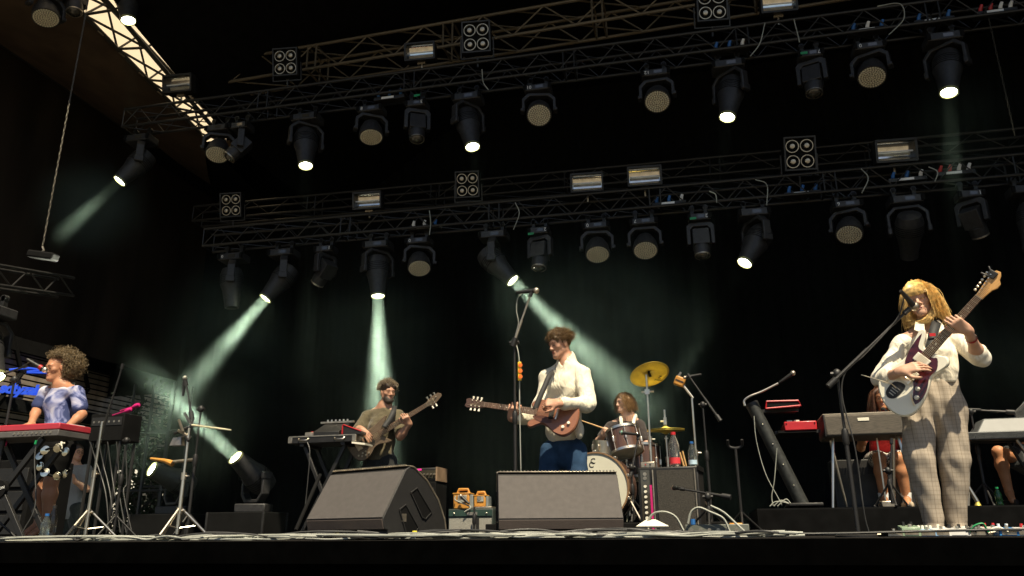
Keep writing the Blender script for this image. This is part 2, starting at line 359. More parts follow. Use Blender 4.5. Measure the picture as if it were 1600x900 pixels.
def proto(kind):
    if kind in PROTO: return copy_tree(PROTO[kind])
    t = thing({'wash': 'wash_light', 'spot': 'spotlight', 'dark': 'spotlight', 'prof': 'profile_light'}[kind], (0, 0, 0), None, 'stage light')
    if kind == 'wash':
        fixture_base(t, .40, .25, .105)
        y = obj('yoke', MB().prism(upoly(.50, .41, .30, .09), -.055, .055, MXZ), K['fixt'], t, bevel=.01, loc=(0, 0, -.235))
        for s in (-1, 1): obj('tilt_knob', MB().box((s*.245, 0, -.27), (.05, .13, .05)), K['fixt'], y, bevel=.01)
        h = obj('head', MB().lathe([(.05, .16), (.12, .15), (.165, .05), (.185, -.06), (.185, -.115), (.172, -.118), (.172, -.108)], 28), K['fixt'], t, loc=(0, 0, -.52))
        obj('lens_plate', MB().lathe([(.17, -.108), (.17, -.112)], 28), K['beadgap'], h)
        b = MB()
        for ring in range(6):
            for q in range(max(1, ring*6)):
                a_ = 2*PI*q/max(1, ring*6)+ring*.3; x, yy = ring*.0302*math.cos(a_), ring*.0302*math.sin(a_)
                b.lathe([(.0142, -.112), (.014, -.122), (.008, -.127), (.001, -.128)], 7, M4.Translation((x, yy, 0)), cap=False)
        tag(obj('lens_array', b, K['bead'], h), kind='stuff')
    elif kind in ('spot', 'dark'):
        fixture_base(t, .44, .28, .12)
        y = obj('yoke', MB().prism(upoly(.54, .45, .40, .11), -.06, .06, MXZ), K['fixt'], t, bevel=.012, loc=(0, 0, -.25))
        for s in (-1, 1): obj('tilt_knob', MB().box((s*.25, 0, -.36), (.06, .15, .10)), K['fixt'], y, bevel=.015)
        h = obj('head', MB().lathe([(.06, .26), (.15, .23), (.185, .12), (.185, -.02), (.15, -.14), (.12, -.34), (.118, -.40), (.104, -.40), (.1, -.385)], 28), K['fixt'], t, loc=(0, 0, -.60))
        obj('lens_rim', MB().lathe([(.097, -.385), (.116, -.398), (.116, -.43), (.098, -.43), (.094, -.41)], 28, cap=False), K['rim'] if kind == 'spot' else K['fixt'], h)
        obj('lens', MB().lathe([(.096, -.405), (.08, -.418), (.04, -.426), (.001, -.428)], 24, cap=False), K['lamp'] if kind == 'spot' else K['glass'], h)
        for k in range(5): obj('cooling_fin', MB().lathe([(.188, .10-k*.03), (.188, .09-k*.03)], 20), K['matte'], h)
    else:
        fixture_base(t, .32, .24, .11)
        y = obj('yoke', MB().prism(upoly(.40, .28, .34, .05), -.05, .05, MXZ), K['fixt'], t, bevel=.01, loc=(0, 0, -.24))
        h = obj('head', MB().box((0, 0, .03), (.24, .22, .26)).lathe([(.12, -.10), (.115, -.2), (.105, -.25), (.095, -.25)], 22), K['fixt'], t, bevel=.02, loc=(0, 0, -.52))
        obj('lens', MB().lathe([(.1, -.235), (.092, -.262), (.06, -.288), (.02, -.298), (.001, -.3)], 22, cap=False), K['glass'], h)
        obj('lens_rim', MB().lathe([(.1, -.23), (.112, -.24), (.112, -.258), (.1, -.258)], 22, cap=False), K['steel'], h)
    PROTO[kind] = t; return t
used = set()
def child(o, nm):
    for c in o.children:
        if c.name.split('.')[0] == nm: return c
def fixture(kind, root, label, group, img=(0, 1), face=.6, power=0, spread=9, floor=False, num=None, imgz=None, roll=0):
    """root = clamp point; img = direction of the head in the photograph (right, down); face = share of it turned to the audience"""
    t = proto(kind); tag(t, label, group=group); t.location = root; t.rotation_euler = (0, 0, R(2))
    if floor: t.rotation_euler = (PI, 0, R(floor if floor is not True else 0))
    bpy_base = t.rotation_euler.to_matrix()
    dep = (CAM-V(root)).normalized(); x = V(img)
    flat = (CR*x.x - CU*x.y).normalized(); aim = (flat*math.sqrt(1-face*face)+dep*face).normalized()
    la = bpy_base.inverted() @ aim                # aim in the fixture's own frame
    hx = la.cross(V((0, 0, 1))); hx = hx.normalized() if hx.length > .05 else V((1, 0, 0))
    if hx.x < 0: hx = -hx
    zz = -la; yy = zz.cross(hx)
    h = child(t, 'head'); y = child(t, 'yoke')
    mh = M4.Identity(4)
    for i in range(3): mh[i][0], mh[i][1], mh[i][2], mh[i][3] = hx[i], yy[i], zz[i], h.location[i]
    h.matrix_local = mh
    y.rotation_euler = (0, 0, math.atan2(hx.y, hx.x))
    if num:
        o = text('number_sticker', num, .075, K['white'], child(t, 'base'))
        dd = {'wash': (.40, .25, .105), 'spot': (.44, .28, .12), 'dark': (.44, .28, .12), 'prof': (.32, .24, .11)}[kind]
        o.location = (-dd[0]*.3 if kind != 'prof' else dd[0]*.32, -dd[1]/2-.006, -.12-dd[2]/2); o.rotation_euler = (PI/2, PI, 0)
    if power:
        al = bpy.data.lights.new('beam_lamp', 'AREA'); al.shape = 'DISK'; al.size = .17; al.energy = power; al.spread = R(spread); al.color = (1, 1, .80)
        lo = bpy.data.objects.new('beam_lamp', al); COL.objects.link(lo); lo.parent = h; lo.location = (0, 0, -.445)
    return t
def hang(px, py, T, dz=.17): p = online(px, py, *T); return V((p.x, p.y+.16, T[0].z-.03))
G1, G2 = 'lights hanging from the upper truss', 'lights hanging from the lower truss'
up = 'under the upper truss'; lw = 'under the lower truss'
def ordn(i): return ['leftmost', 'second from left', 'third from left', 'fourth from left', 'fifth from left', 'sixth from left', 'rightmost'][i]
# kind, base px, image direction, facing share, power, spread, number
rig1 = [('spot', (212, 206), (-.74, .66), .5, 16, 12, None, 'lit spotlight hanging at the left end of the upper truss, beam to lower left'),
 ('wash', (335, 198), (-.25, 1), .72, 0, 0, None, 'honeycomb wash light leftmost under the upper truss, above the left blinder'),
 ('prof', (370, 188), (-.75, .65), .45, 0, 0, None, 'unlit profile light tucked beside the leftmost wash light of the upper truss'),
 ('spot', (472, 190), (0, 1), .55, .5, 8, None, 'lit spotlight under the upper truss, straight above the green-lit beam of bassist'),
 ('wash', (575, 162), (.0, 1), .62, 0, 0, '8', 'tilted honeycomb wash light under the upper truss left of a green-taped profile light'),
 ('prof', (647, 148), (0, 1), .55, 0, 0, '3', 'unlit profile light with green tape between wash and lit spotlight, upper truss'),
 ('spot', (727, 141), (.2, 1), .55, .5, 8, None, 'lit spotlight under the upper truss below the bright middle blinder'),
 ('wash', (838, 145), (0, 1), .88, 0, 0, '01', 'honeycomb wash light of the upper truss facing straight out above the singer'),
 ('wash', (1024, 121), (0, 1), .85, 0, 0, '12', 'honeycomb wash light of the upper truss just left of a lit spotlight'),
 ('spot', (1137, 91), (-.15, 1), .55, .5, 8, None, 'lit spotlight of the upper truss under the blinder cut by the top edge'),
 ('prof', (1266, 71), (.1, 1), .55, 0, 0, '7', 'unlit profile light with green tape at the right part of the upper truss'),
 ('wash', (1358, 60), (.05, 1), .75, 0, 0, '0', 'rightmost honeycomb wash light under the upper truss'),
 ('spot', (1478, 58), (.05, 1), .6, .8, 8, None, 'rightmost lit spotlight under the upper truss, by the hanging chain')]
for k, bp, im, fc, pw, sp, nu, lab in rig1: fixture(k, hang(*bp, T1), lab, G1, im, fc, pw, sp, num=nu)
rig2 = [('dark', (357, 402), (0, 1), .3, 0, 0, '0', 'unlit spotlight at the left end of the lower truss under a small blinder'),
 ('spot', (437, 386), (-.66, .75), .4, 22, 15, None, 'lit spotlight of the lower truss with its beam to the lower left'),
 ('prof', (503, 384), (-.5, .8), -.2, 0, 0, '1', 'unlit profile light turned away between two lit spotlights of the lower truss'),
 ('spot', (585, 385), (.02, 1), .4, 70, 16, None, 'lit spotlight of the lower truss shining straight down on the bassist'),
 ('wash', (650, 375), (.05, 1), .72, 0, 0, '0', 'honeycomb wash light leftmost under the lower truss beside the bassist beam'),
 ('spot', (768, 360), (.72, .7), .35, 24, 16, None, 'lit spotlight of the lower truss aiming its beam right towards the drummer'),
 ('prof', (840, 356), (-.1, 1), .5, 0, 0, '2', 'unlit profile light of the lower truss above the singer with glass lens'),
 ('wash', (930, 363), (.05, 1), .72, 0, 0, '0', 'honeycomb wash light of the lower truss, left of a close pair'),
 ('wash', (1005, 352), (.05, 1), .76, 0, 0, '7', 'honeycomb wash light of the lower truss, right of a close pair'),
 ('prof', (1092, 336), (.1, 1), .5, 0, 0, '2', 'unlit profile light of the lower truss left of the lit spotlight above the amp'),
 ('spot', (1178, 328), (-.5, .85), .5, .5, 8, None, 'rightmost lit spotlight of the lower truss, tilted towards lower left'),
 ('wash', (1325, 320), (0, 1), .74, 0, 0, '6', 'rightmost honeycomb wash light under the lower truss'),
 ('dark', (1418, 313), (0, 1), -.5, 0, 0, None, 'unlit spotlight of the lower truss showing its rounded back'),
 ('prof', (1518, 294), (.4, .9), -.1, 0, 0, '1', 'unlit profile light seen side-on at the right part of the lower truss'),
 ('dark', (1608, 285), (0, 1), .3, 0, 0, None, 'unlit spotlight cut by the right edge under the lower truss')]
for k, bp, im, fc, pw, sp, nu, lab in rig2: fixture(k, hang(*bp, T2), lab, G2, im, fc, pw, sp, num=nu)
for k, (px, py, Y), im, fc, pw, lab in (('wash', (78, -12, 7.6), (.03, 1), .62, 0, 'large honeycomb wash light in the top left corner beneath the roof truss'),
        ('prof', (122, -32, 7.9), (0, 1), .5, 0, 'unlit profile light beside the corner wash light at the roof truss'),
        ('spot', (205, -38, 8.3), (.05, 1), .5, .5, 'lit spotlight at the top left before the dark side roof truss')):
    fixture(k, at(px, py, Y)+V((0, 0, .17)), lab, 'lights in the top left corner', im, fc, pw, 8)

# blinders and strobes
def blinder(px, py, T, label, wpx):
    c = online(px, py, *T); s = wpx*mpp(c)/.36
    if 'bl' in PROTO: t = copy_tree(PROTO['bl'])
    else:
        t = thing('blinder_light', (0, 0, 0), None, 'blinder')
        obj('housing', MB().box((0, .05, 0), (.38, .12, .42)), K['matte'], t, bevel=.01)
        for (dx, dz, sx, sz) in ((0, .2, .38, .02), (0, -.2, .38, .02), (-.18, 0, .02, .38), (.18, 0, .02, .38)): obj('frame_bar', MB().box((dx, -.03, dz), (sx, .05, sz)), K['trussblk'], t)
        obj('bracket', MB().box((0, .04, -.26), (.44, .03, .015)).box((-.215, .04, -.13), (.015, .03, .27)).box((.215, .04, -.13), (.015, .03, .27)).tube([(0, .04, -.25), (0, .04, -.38)], .015), K['trussblk'], t)
        Rx = M4.Rotation(PI/2, 4, 'X')
        for dx in (-.085, .085):
            for dz in (-.095, .095):
                l = obj('lamp', MB().lathe([(.072, .0), (.080, .004), (.080, .02), (.07, .02)], 22, Rx, cap=False), K['steel'], t, loc=(dx, -.012, dz))
                obj('reflector', MB().lathe([(.070, .018), (.06, -.006), (.045, -.02), (.028, -.026), (.001, -.028)], 22, Rx, cap=False), K['mirror'], l)
                obj('bulb_cap', MB().lathe([(.030, .0), (.033, .022), (.028, .03), (.001, .034)], 16, Rx), K['steel'], l)
        PROTO['bl'] = t
    tag(t, label, group='four-lamp blinders above the trusses'); t.location = c+V((0, .02, 0)); t.scale = (s, s, s)
    t.rotation_euler = (R(14), 0, R(8)); return t
def strobe(px, py, T, label, wpx):
    c = online(px, py, *T); s = wpx*mpp(c)/.42
    if 'st' in PROTO: t = copy_tree(PROTO['st'])
    else:
        t = thing('strobe_light', (0, 0, 0), None, 'strobe light')
        obj('housing', MB().box((0, .10, 0), (.44, .10, .26)), K['matte'], t, bevel=.012)
        for (dx, dz, sx, sz) in ((0, .125, .46, .025), (0, -.125, .46, .025), (-.22, 0, .025, .25), (.22, 0, .025, .25)): obj('frame_bar', MB().box((dx, -.01, dz), (sx, .12, sz)), K['black'], t)
        b = MB(); n = 14
        pr = [(-.005+.052*math.cos(PI*(i/n-.5)), .112*math.sin(PI*(i/n-.5))) for i in range(n+1)]
        b.add([(x, y, z) for x in (-.208, .208) for y, z in pr], [(i, i+1, n+2+i, n+1+i) for i in range(n)]); obj('reflector', b, K['mirror'], t)
        obj('flash_tube', MB().tube([(-.2, -.0, .0), (.2, -.0, .0)], .010, 10), K['white'], t)
        obj('bracket', MB().tube([(0, .06, -.13), (0, .06, -.26)], .014).box((0, .06, -.15), (.12, .05, .03)), K['steel'], t)
        PROTO['st'] = t
    tag(t, label, group='strobe lights above the trusses'); t.location = c; t.scale = (s, s, s); t.rotation_euler = (R(12), 0, R(6)); return t
for a in ((446, 97, T1, 'left four-lamp blinder above the upper truss', 38), (744, 58, T1, 'bright middle four-lamp blinder above the upper truss', 43), (1112, 8, T1, 'four-lamp blinder cut by the top edge of the picture', 45),
          (361, 320, T2, 'small left four-lamp blinder at the end of the lower truss', 33), (730, 288, T2, 'middle four-lamp blinder above the lower truss', 36), (1249, 240, T2, 'right four-lamp blinder above the lower truss', 46)): blinder(*a)
for a in ((280, 132, T1, 'dull grey strobe light at the left end of the upper truss', 44), (657, 82, T1, 'strobe light with streaky reflector left of the middle upper blinder', 44), (1216, 6, T1, 'strobe light cut by the top edge above the upper truss', 50),
          (575, 314, T2, 'leftmost strobe light of the lower truss, left of the middle blinder', 42), (917, 286, T2, 'left strobe light of the bright pair on the lower truss', 46), (1007, 276, T2, 'right yellowish strobe light of the bright pair on the lower truss', 48), (1398, 237, T2, 'strobe light with amber reflection at the right of the lower truss', 56)): strobe(*a)

# power boxes with plugs and loose cables in the trusses
def dist_box(px, py, T, label, cols):
    c = online(px, py, *T)+V((0, .12, 0)); t = thing('power_box', c, label, 'power box', 'plug boxes lying in the trusses', R(2))
    obj('box', MB().box((0, 0, .03), (.5, .14, .06)), K['black'], t, bevel=.006)
    obj('label_plate', MB().box((-.02, -.072, .03), (.2, .004, .035)), K['white'], t)
    for i, cn in enumerate(cols):
        x = -.18+i*.36/max(1, len(cols)-1)
        p = obj('plug', MB().tube([(x, -.02, .06), (x, -.05, .10), (x+.02, -.07, .15)], [.028, .026, .02], 10), K[cn], t); obj('plug_ring', MB().tube([(x, -.015, .055), (x, -.025, .07)], .034, 10), K['cream'] if cn == 'red' else K[cn], p)
for a in ((605, 152, T1, 'plug box with blue connectors above the tilted wash light', ['blue', 'blue', 'blue']), (1140, 75, T1, 'plug box with blue connectors above the lit spotlight, upper truss', ['blue', 'blue', 'white']), (1358, 45, T1, 'plug box with pale tag above the rightmost upper wash light', ['blue', 'white', 'blue']),
          (1462, 30, T1, 'plug box with blue plug above the rightmost upper spotlight', ['blue', 'blue']), (1560, 16, T1, 'plug box with red and white plugs in the top right corner', ['red', 'red', 'white', 'white']), (660, 356, T2, 'plug box with white tags above the lower left wash light', ['white', 'white', 'blue']),
          (1045, 318, T2, 'plug box with two blue connectors right of the strobe pair', ['blue', 'blue', 'white']), (1255, 302, T2, 'plug box with blue connectors below the right blinder', ['blue', 'blue', 'blue']), (1420, 280, T2, 'plug box with teal connectors below the amber strobe light', ['blue', 'blue', 'white']), (1495, 270, T2, 'plug box with red connectors and white caps, lower truss right', ['red', 'red', 'white', 'white'])): dist_box(*a)
def loop(pts, T, label, r=.008, m='cable'):
    P = [online(x, y, *T)+V((0, -.03, 0)) for x, y in pts]
    tag(obj('hanging_cable', MB().tube(smooth_open(P), r, 6), K[m]), label, 'cable', 'cables looped through the trusses')
loop([(1195, 38), (1187, 70), (1172, 90)], T1, 'pale cable curving down left of a power box in the upper truss')
loop([(1370, 12), (1405, 8), (1412, 30), (1395, 50), (1388, 56)], T1, 'pale cable bow above the rightmost wash light of the upper truss')
loop([(1240, 32), (1246, 55), (1249, 68)], T1, 'thin cable dropping through the upper truss above the green-taped lamp')
loop([(754, 110), (756, 130), (764, 142)], T1, 'thin cable dropping from the middle upper blinder')
loop([(1345, 265), (1356, 280), (1346, 303)], T2, 'pale cable loop between right blinder and amber strobe')
loop([(1450, 262), (1464, 270), (1460, 285)], T2, 'short cable bow beside the red plug box')
loop([(1180, 282), (1198, 290), (1198, 322)], T2, 'thin cable dropping above the rightmost lit spotlight of the lower truss')
loop([(806, 318), (812, 335), (803, 360)], T2, 'thin cable dropping above the profile light over the singer')
loop([(672, 330), (674, 350), (672, 368)], T2, 'thin cable dropping to the lower left wash light')
loop([(1108, 300), (1118, 305), (1120, 318)], T2, 'short grey cable end hanging right of the blue plugs')
for px, py, T, lab in ((652, 150, T1, 'green tape'), (1256, 84, T1, ''), (830, 366, T2, ''), (1083, 342, T2, '')):
    c = online(px, py, *T); tag(obj('tape_flag', MB().box(c+V((0, -.02, .0)), (.09, .01, .035)), K['green']), 'strip of green tape on a profile light base', 'tape', 'green tape strips on the lamps')
# hoist chains
def chain(p, q, label):
    p = V(p); q = V(q); L = (q-p).length; n = int(L/.055); b = MB()
    for i in range(n):
        z = i/n; c = p.lerp(q, (i+.5)/n); a = 0 if i % 2 else PI/2
        d = V((math.cos(a), math.sin(a), 0))
        b.tube([c+d*.009*math.cos(t_)+V((0, 0, .032))*math.sin(t_) for t_ in [2*PI*k/7 for k in range(8)]], .0038, 4, cap=False)
    tag(obj('hoist_chain', b, K['chainm']), label, 'chain')
c0 = at(66, 388, 7.2); c1 = at(131, 38, 7.2); chain(c0, V((c0.x, c0.y, c1.z+.4)), 'steel hoist chain hanging down the left side of the stage')
t = thing('chain_hoist', c0, 'black chain hoist on a dark bar at the lower end of the left chain', 'hoist')
obj('body', MB().box((.05, 0, -.09), (.40, .12, .09)), K['matte'], t, bevel=.02, mx=M4.Rotation(R(12), 4, 'Y'))
obj('hook', MB().tube([(0, 0, .02), (.03, 0, -.03), (-.02, 0, -.06)], .012), K['steel'], t)
c0 = online(1586, 212, *T1); c1 = online(1548, 44, *T1); chain(V((c0.x, c0.y, c0.z)), V((c0.x, c0.y, c1.z+.15)), 'thin steel chain hanging at the far right below the upper truss')
# dark side lighting bar at the left
sb0, sb1 = at(-40, 440, 7.0), at(115, 462, 8.6)
truss('side_truss', sb0, sb1, .25, 'dark short side truss at the left edge below the chain hoist', .5, .02, .01, deep=False)
fixture('spot', at(-8, 474, 7.0)+V((0, 0, .05)), 'lit spotlight half cut by the left edge under the side truss', None, (.35, 1), .55, 2, 9)
# floor lamps on their cases
def flight_case(c, d, label):
    t = thing('flight_case', c, label, 'flight case', 'black cases standing on the stage floor')
    obj('body', MB().box((0, 0, d[2]/2), d), K['matte'], t, bevel=.01)
    for s in (-1, 1):
        for k in (-1, 1): obj('corner_rail', MB().box((s*d[0]/2, k*d[1]/2, d[2]/2), (.03, .03, d[2]*1.01)), K['trussblk'], t, bevel=.004)
    return t
fc = at(385, 829, 9.9); fc.z = 0; flight_case(fc, (.85, .6, .34), 'black case carrying the lit floor spotlight')
fixture('spot', fc+V((.08, 0, .215)), 'lit floor spotlight on a black case throwing its beam up to the left', 'floor spotlights', (-.74, -.67), .45, 22, 13, floor=8)
fc2 = at(266, 829, 10.2); fc2.z = 0; flight_case(fc2, (.95, .6, .34), 'black case behind the chrome stand at the left')
fixture('spot', fc2+V((.02, 0, .215)), 'yellowish floor spotlight behind the chrome stand with a yellow glint', 'floor spotlights', (-.6, -.25), .55, 3, 11, floor=12)

# ------------------------------------------------------------------ left wing: outside structure, tree, added dark drape
slm = mat('weathered_slat', (.36, .30, .23), .8, var=.3, scale=5)
bx = -14.5; z1, z0 = atx(40, 500, bx).z, atx(40, 676, bx).z
t = thing('slatted_hall', (bx, 11, z0), 'slatted side building with dark beams seen past the left wing', 'building')
z = .0; slat_me = None
while z < (z1-z0)*.74:
    o_ = link('slat', slat_me, slm, t, loc=(0, 0, z+.05)) if slat_me else obj('slat', MB().box((0, 0, 0), (.03, 15, .088)), slm, t, loc=(0, 0, z+.05))
    slat_me = o_.data; o_.rotation_euler = (0, R(4), 0); z += .125
obj('back_panel', MB().box((-.1, 0, (z1-z0)/2+.2), (.05, 15.5, z1-z0+1.4)), K['matte'], t)
H = z1-z0
obj('beam', MB().box((.08, 0, H*.22), (.12, 15, .26)), K['matte'], t); obj('beam', MB().box((.08, 0, H*.80), (.14, 15, H*.22)), K['matte'], t); obj('beam', MB().box((.08, 0, -.1), (.14, 15, .3)), K['matte'], t)
for i in range(7):
    y = -6+i*1.9
    obj('strut', MB().tube([(.12, y, 0), (.12, y+.8, H*.5)], .05, 6), K['matte'], t); obj('strut', MB().tube([(.12, y+.8, H*.5), (.12, y+.2, H)], .05, 6), K['matte'], t)
bl = mat('blue_sign_glow', (.015, .07, .62), .5, emit=.25, var=.1)  # faint emission brightens the lettering beyond its blue paint
sp_ = atx(38, 609, bx+.35); so_ = text('sign_lettering', 'sdtyzalan', .27, bl, None, .02, .25, .012, .86); so_.location = sp_
so_.rotation_euler = (PI/2, R(-2), R(58)); tag(so_, 'blue script lettering sign in front of the slatted hall', 'sign')
so_.scale = (1.1,)*3
obj('flourish', MB().tube(smooth_open([(-.3, .36, 0), (.0, .42, 0), (.2, .40, 0), (.0, .34, 0), (.4, .36, 0), (.6, .30, 0)]), .022, 6), bl, so_)
drape_wall('added_drape', at(-90, 700, 12.2).xy.to_3d(), at(186, 700, 12.2).xy.to_3d(), -1.5, at(100, 676, 12.2).z, K['drape'], 'low black drape added behind the crew member to darken the left wing')  # black sheet added to stand in for the darkness of the wing
leafm = mat('backlit_leaf', (.022, .032, .012), .8, spec=.1, var=.5, scale=3); leafm2 = mat('daylit_leaf', (.32, .34, .2), .35, var=.4, scale=3)  # backlit shade and bright daylight specks put into the two leaf colours
bark = mat('bark', (.05, .038, .025), .9, var=.4, bump=.5)
def tree(c, H_, rad, label, nleaf=1500):
    t = thing('tree', c, label, 'tree', 'trees beyond the left wing')
    tr_ = MB().tube([(0, 0, 0), (.05, 0, H_*.3), (-.05, .05, H_*.6), (0, 0, H_*.85)], [.16, .13, .09, .03])
    for i in range(9):
        a = i*2.4; z_ = H_*(.25+.06*i); tr_.tube([(0, 0, z_), (rad*.4*math.cos(a), rad*.4*math.sin(a), z_+.5), (rad*.8*math.cos(a), rad*.8*math.sin(a), z_+.8)], [.06, .04, .015], 6)
    obj('trunk', tr_, bark, t)
    for nm, mm, cnt in (('crown', leafm, nleaf), ('daylit_leaves', leafm2, nleaf//30)):
        b = MB(); cl = [(rng.normal(0, rad*.45), rng.normal(0, rad*.45), H_*(.15+.85*rng.random())) for _ in range(60)]
        for i in range(cnt):
            q = cl[rng.integers(60)]; p = V((q[0]+rng.normal(0, .22), q[1]+rng.normal(0, .22), q[2]+rng.normal(0, .22)))
            a = V(rng.normal(size=3)).normalized()*.06; c_ = a.orthogonal().normalized()*.034
            b.quad(p-a, p+c_, p+a, p-c_)
        tag(obj(nm, b, mm, t, smooth=0), kind='stuff')
drape_wall('added_drape', at(264, 700, 13.5).xy.to_3d(), at(318, 700, 13.5).xy.to_3d(), -1.5, 4.2, K['drape'], 'narrow tall black drape beside the trees behind the floor spotlights')
for i, (px, Y) in enumerate(((212, 17), (238, 19), (258, 16.5), (190, 18))):
    p = at(px, 800, Y); tree(V((p.x, p.y, -1.5)), 4.6+.3*i, .9, ['small leafy tree directly behind the left steel posts', 'leafy tree seen through the gap beside the backdrop', 'leafy tree half hidden by the backdrop edge', 'leafy tree next to the low black drape'][i])
p = at(225, 760, 26); t = thing('bright_backing_hall', (p.x, 26.5, -1.5), 'made-up pale hall, sunlit to brighten the gaps between leaves beyond the left wing', 'building')  # invented hall, its sunlit wall makes the bright specks between leaves
obj('wall', MB().box((0, 0, 4), (12, .3, 8)), mat('pale_render', (.75, .73, .66), .9, var=.06), t); obj('roof', MB().prism([(-6.2, 8), (6.2, 8), (5.4, 9), (-5.4, 9)], -.6, .4, MXZ), mat('grey_roof', (.12, .11, .10), .8), t)
for i in range(3): w_ = obj('window', MB().box((-2.6+2.6*i, -.17, 3.2), (1.1, .06, 1.4)), K['glass'], t); obj('frame', MB().box((-2.6+2.6*i, -.19, 2.45), (1.3, .1, .08)), K['white'], w_)
t = thing('scaffold_tower', at(218, 800, 12.0).xy.to_3d(), 'scaffold of thin grey posts standing before the trees', 'scaffold')
t.location.z = -1.5
for i in range(3):
    for j in range(2): bar('post', (-.45+i*.42, j*.5, 0), (-.45+i*.42, j*.5, 4.2), .024, K['trussblk'], t, 8)
for z in (1.2, 2.3, 3.3): bar('rail', (-.5, 0, z), (.45, 0, z), .022, K['trussblk'], t, 8); bar('rail', (-.5, .5, z+.1), (.45, .5, z+.1), .022, K['trussblk'], t, 8)
# ------------------------------------------------------------------ smoke in the beams (one box of drifting haze behind the trusses' shade line)
sv = bpy.data.materials.new('drifting_smoke'); sv.use_nodes = True; t_ = sv.node_tree; t_.nodes.clear()
out = t_.nodes.new('ShaderNodeOutputMaterial'); pv = t_.nodes.new('ShaderNodeVolumePrincipled'); tc = t_.nodes.new('ShaderNodeTexCoord'); nz = t_.nodes.new('ShaderNodeTexNoise')
nz.inputs['Scale'].default_value = 1.1; nz.inputs['Detail'].default_value = 5; nz.inputs['Distortion'].default_value = .8
mr = t_.nodes.new('ShaderNodeMapRange'); mr.inputs[1].default_value = .36; mr.inputs[2].default_value = .66; mr.inputs[3].default_value = .22; mr.inputs[4].default_value = 1
pv.inputs['Color'].default_value = (.66, .92, .78, 1); pv.inputs['Anisotropy'].default_value = .25
t_.links.new(tc.outputs['Object'], nz.inputs['Vector']); t_.links.new(nz.outputs[0], mr.inputs[0])
acc = None                                        # drifting puffs: centre, radius, density
for c_, r_, dn in ((at(362, 512, 10.0), 1.35, .13), (at(588, 540, 9.9), 1.5, .10), (at(590, 670, 9.75), 1.1, .07), (at(850, 475, 10.2), 1.3, .13), (at(950, 535, 9.9), 1.7, .17), (at(300, 650, 9.4), 1.3, .12), (at(420, 600, 10.5), 1.2, .05), (at(830, 690, 10.0), 1.6, .07), (at(1500, 200, 9.4), 1.0, .04), (at(1600, 560, 9.8), 1.2, .06)):
    vm = t_.nodes.new('ShaderNodeVectorMath'); vm.operation = 'DISTANCE'; vm.inputs[1].default_value = c_; t_.links.new(tc.outputs['Object'], vm.inputs[0])
    m2 = t_.nodes.new('ShaderNodeMapRange'); m2.interpolation_type = 'SMOOTHSTEP'; m2.inputs[1].default_value = 0; m2.inputs[2].default_value = r_; m2.inputs[3].default_value = dn; m2.inputs[4].default_value = 0; t_.links.new(vm.outputs['Value'], m2.inputs[0])
    ad = t_.nodes.new('ShaderNodeMath'); ad.operation = 'ADD'; t_.links.new(m2.outputs[0], ad.inputs[0])
    if acc is None: ad.inputs[1].default_value = .0015
    else: t_.links.new(acc, ad.inputs[1])
    acc = ad.outputs[0]
ml = t_.nodes.new('ShaderNodeMath'); ml.operation = 'MULTIPLY'; t_.links.new(acc, ml.inputs[0]); t_.links.new(mr.outputs[0], ml.inputs[1])
t_.links.new(ml.outputs[0], pv.inputs['Density']); t_.links.new(pv.outputs[0], out.inputs['Volume'])
smoke = obj('smoke', MB().box((-2.2, 10.35, 3.45), (14.6, 4.5, 6.7)), sv, smooth=0, kind='stuff')
smoke2 = obj('smoke', MB().ball(tuple(at(145, 325, 8.75)), 1.3, 14, sc=(1, .62, .9)), None, smooth=0, kind='stuff')
sv2 = bpy.data.materials.new('beam_haze'); sv2.use_nodes = True; t2 = sv2.node_tree; t2.nodes.clear(); o2 = t2.nodes.new('ShaderNodeOutputMaterial'); p2 = t2.nodes.new('ShaderNodeVolumePrincipled'); p2.inputs['Color'].default_value = (.66, .92, .78, 1); t2.links.new(p2.outputs[0], o2.inputs['Volume']); smoke2.data.materials.append(sv2)
tc2 = t2.nodes.new('ShaderNodeTexCoord'); v2 = t2.nodes.new('ShaderNodeVectorMath'); v2.operation = 'DISTANCE'; v2.inputs[1].default_value = at(145, 325, 8.75); t2.links.new(tc2.outputs['Object'], v2.inputs[0])
n2 = t2.nodes.new('ShaderNodeTexNoise'); n2.inputs['Scale'].default_value = 1.6; n2.inputs['Detail'].default_value = 4; t2.links.new(tc2.outputs['Object'], n2.inputs['Vector'])
r2 = t2.nodes.new('ShaderNodeMapRange'); r2.interpolation_type = 'SMOOTHSTEP'; r2.inputs[1].default_value = 0; r2.inputs[2].default_value = .95; r2.inputs[3].default_value = .34; r2.inputs[4].default_value = 0; t2.links.new(v2.outputs['Value'], r2.inputs[0])
q2 = t2.nodes.new('ShaderNodeMath'); q2.operation = 'MULTIPLY'; t2.links.new(r2.outputs[0], q2.inputs[0]); t2.links.new(n2.outputs[0], q2.inputs[1]); t2.links.new(q2.outputs[0], p2.inputs['Density'])
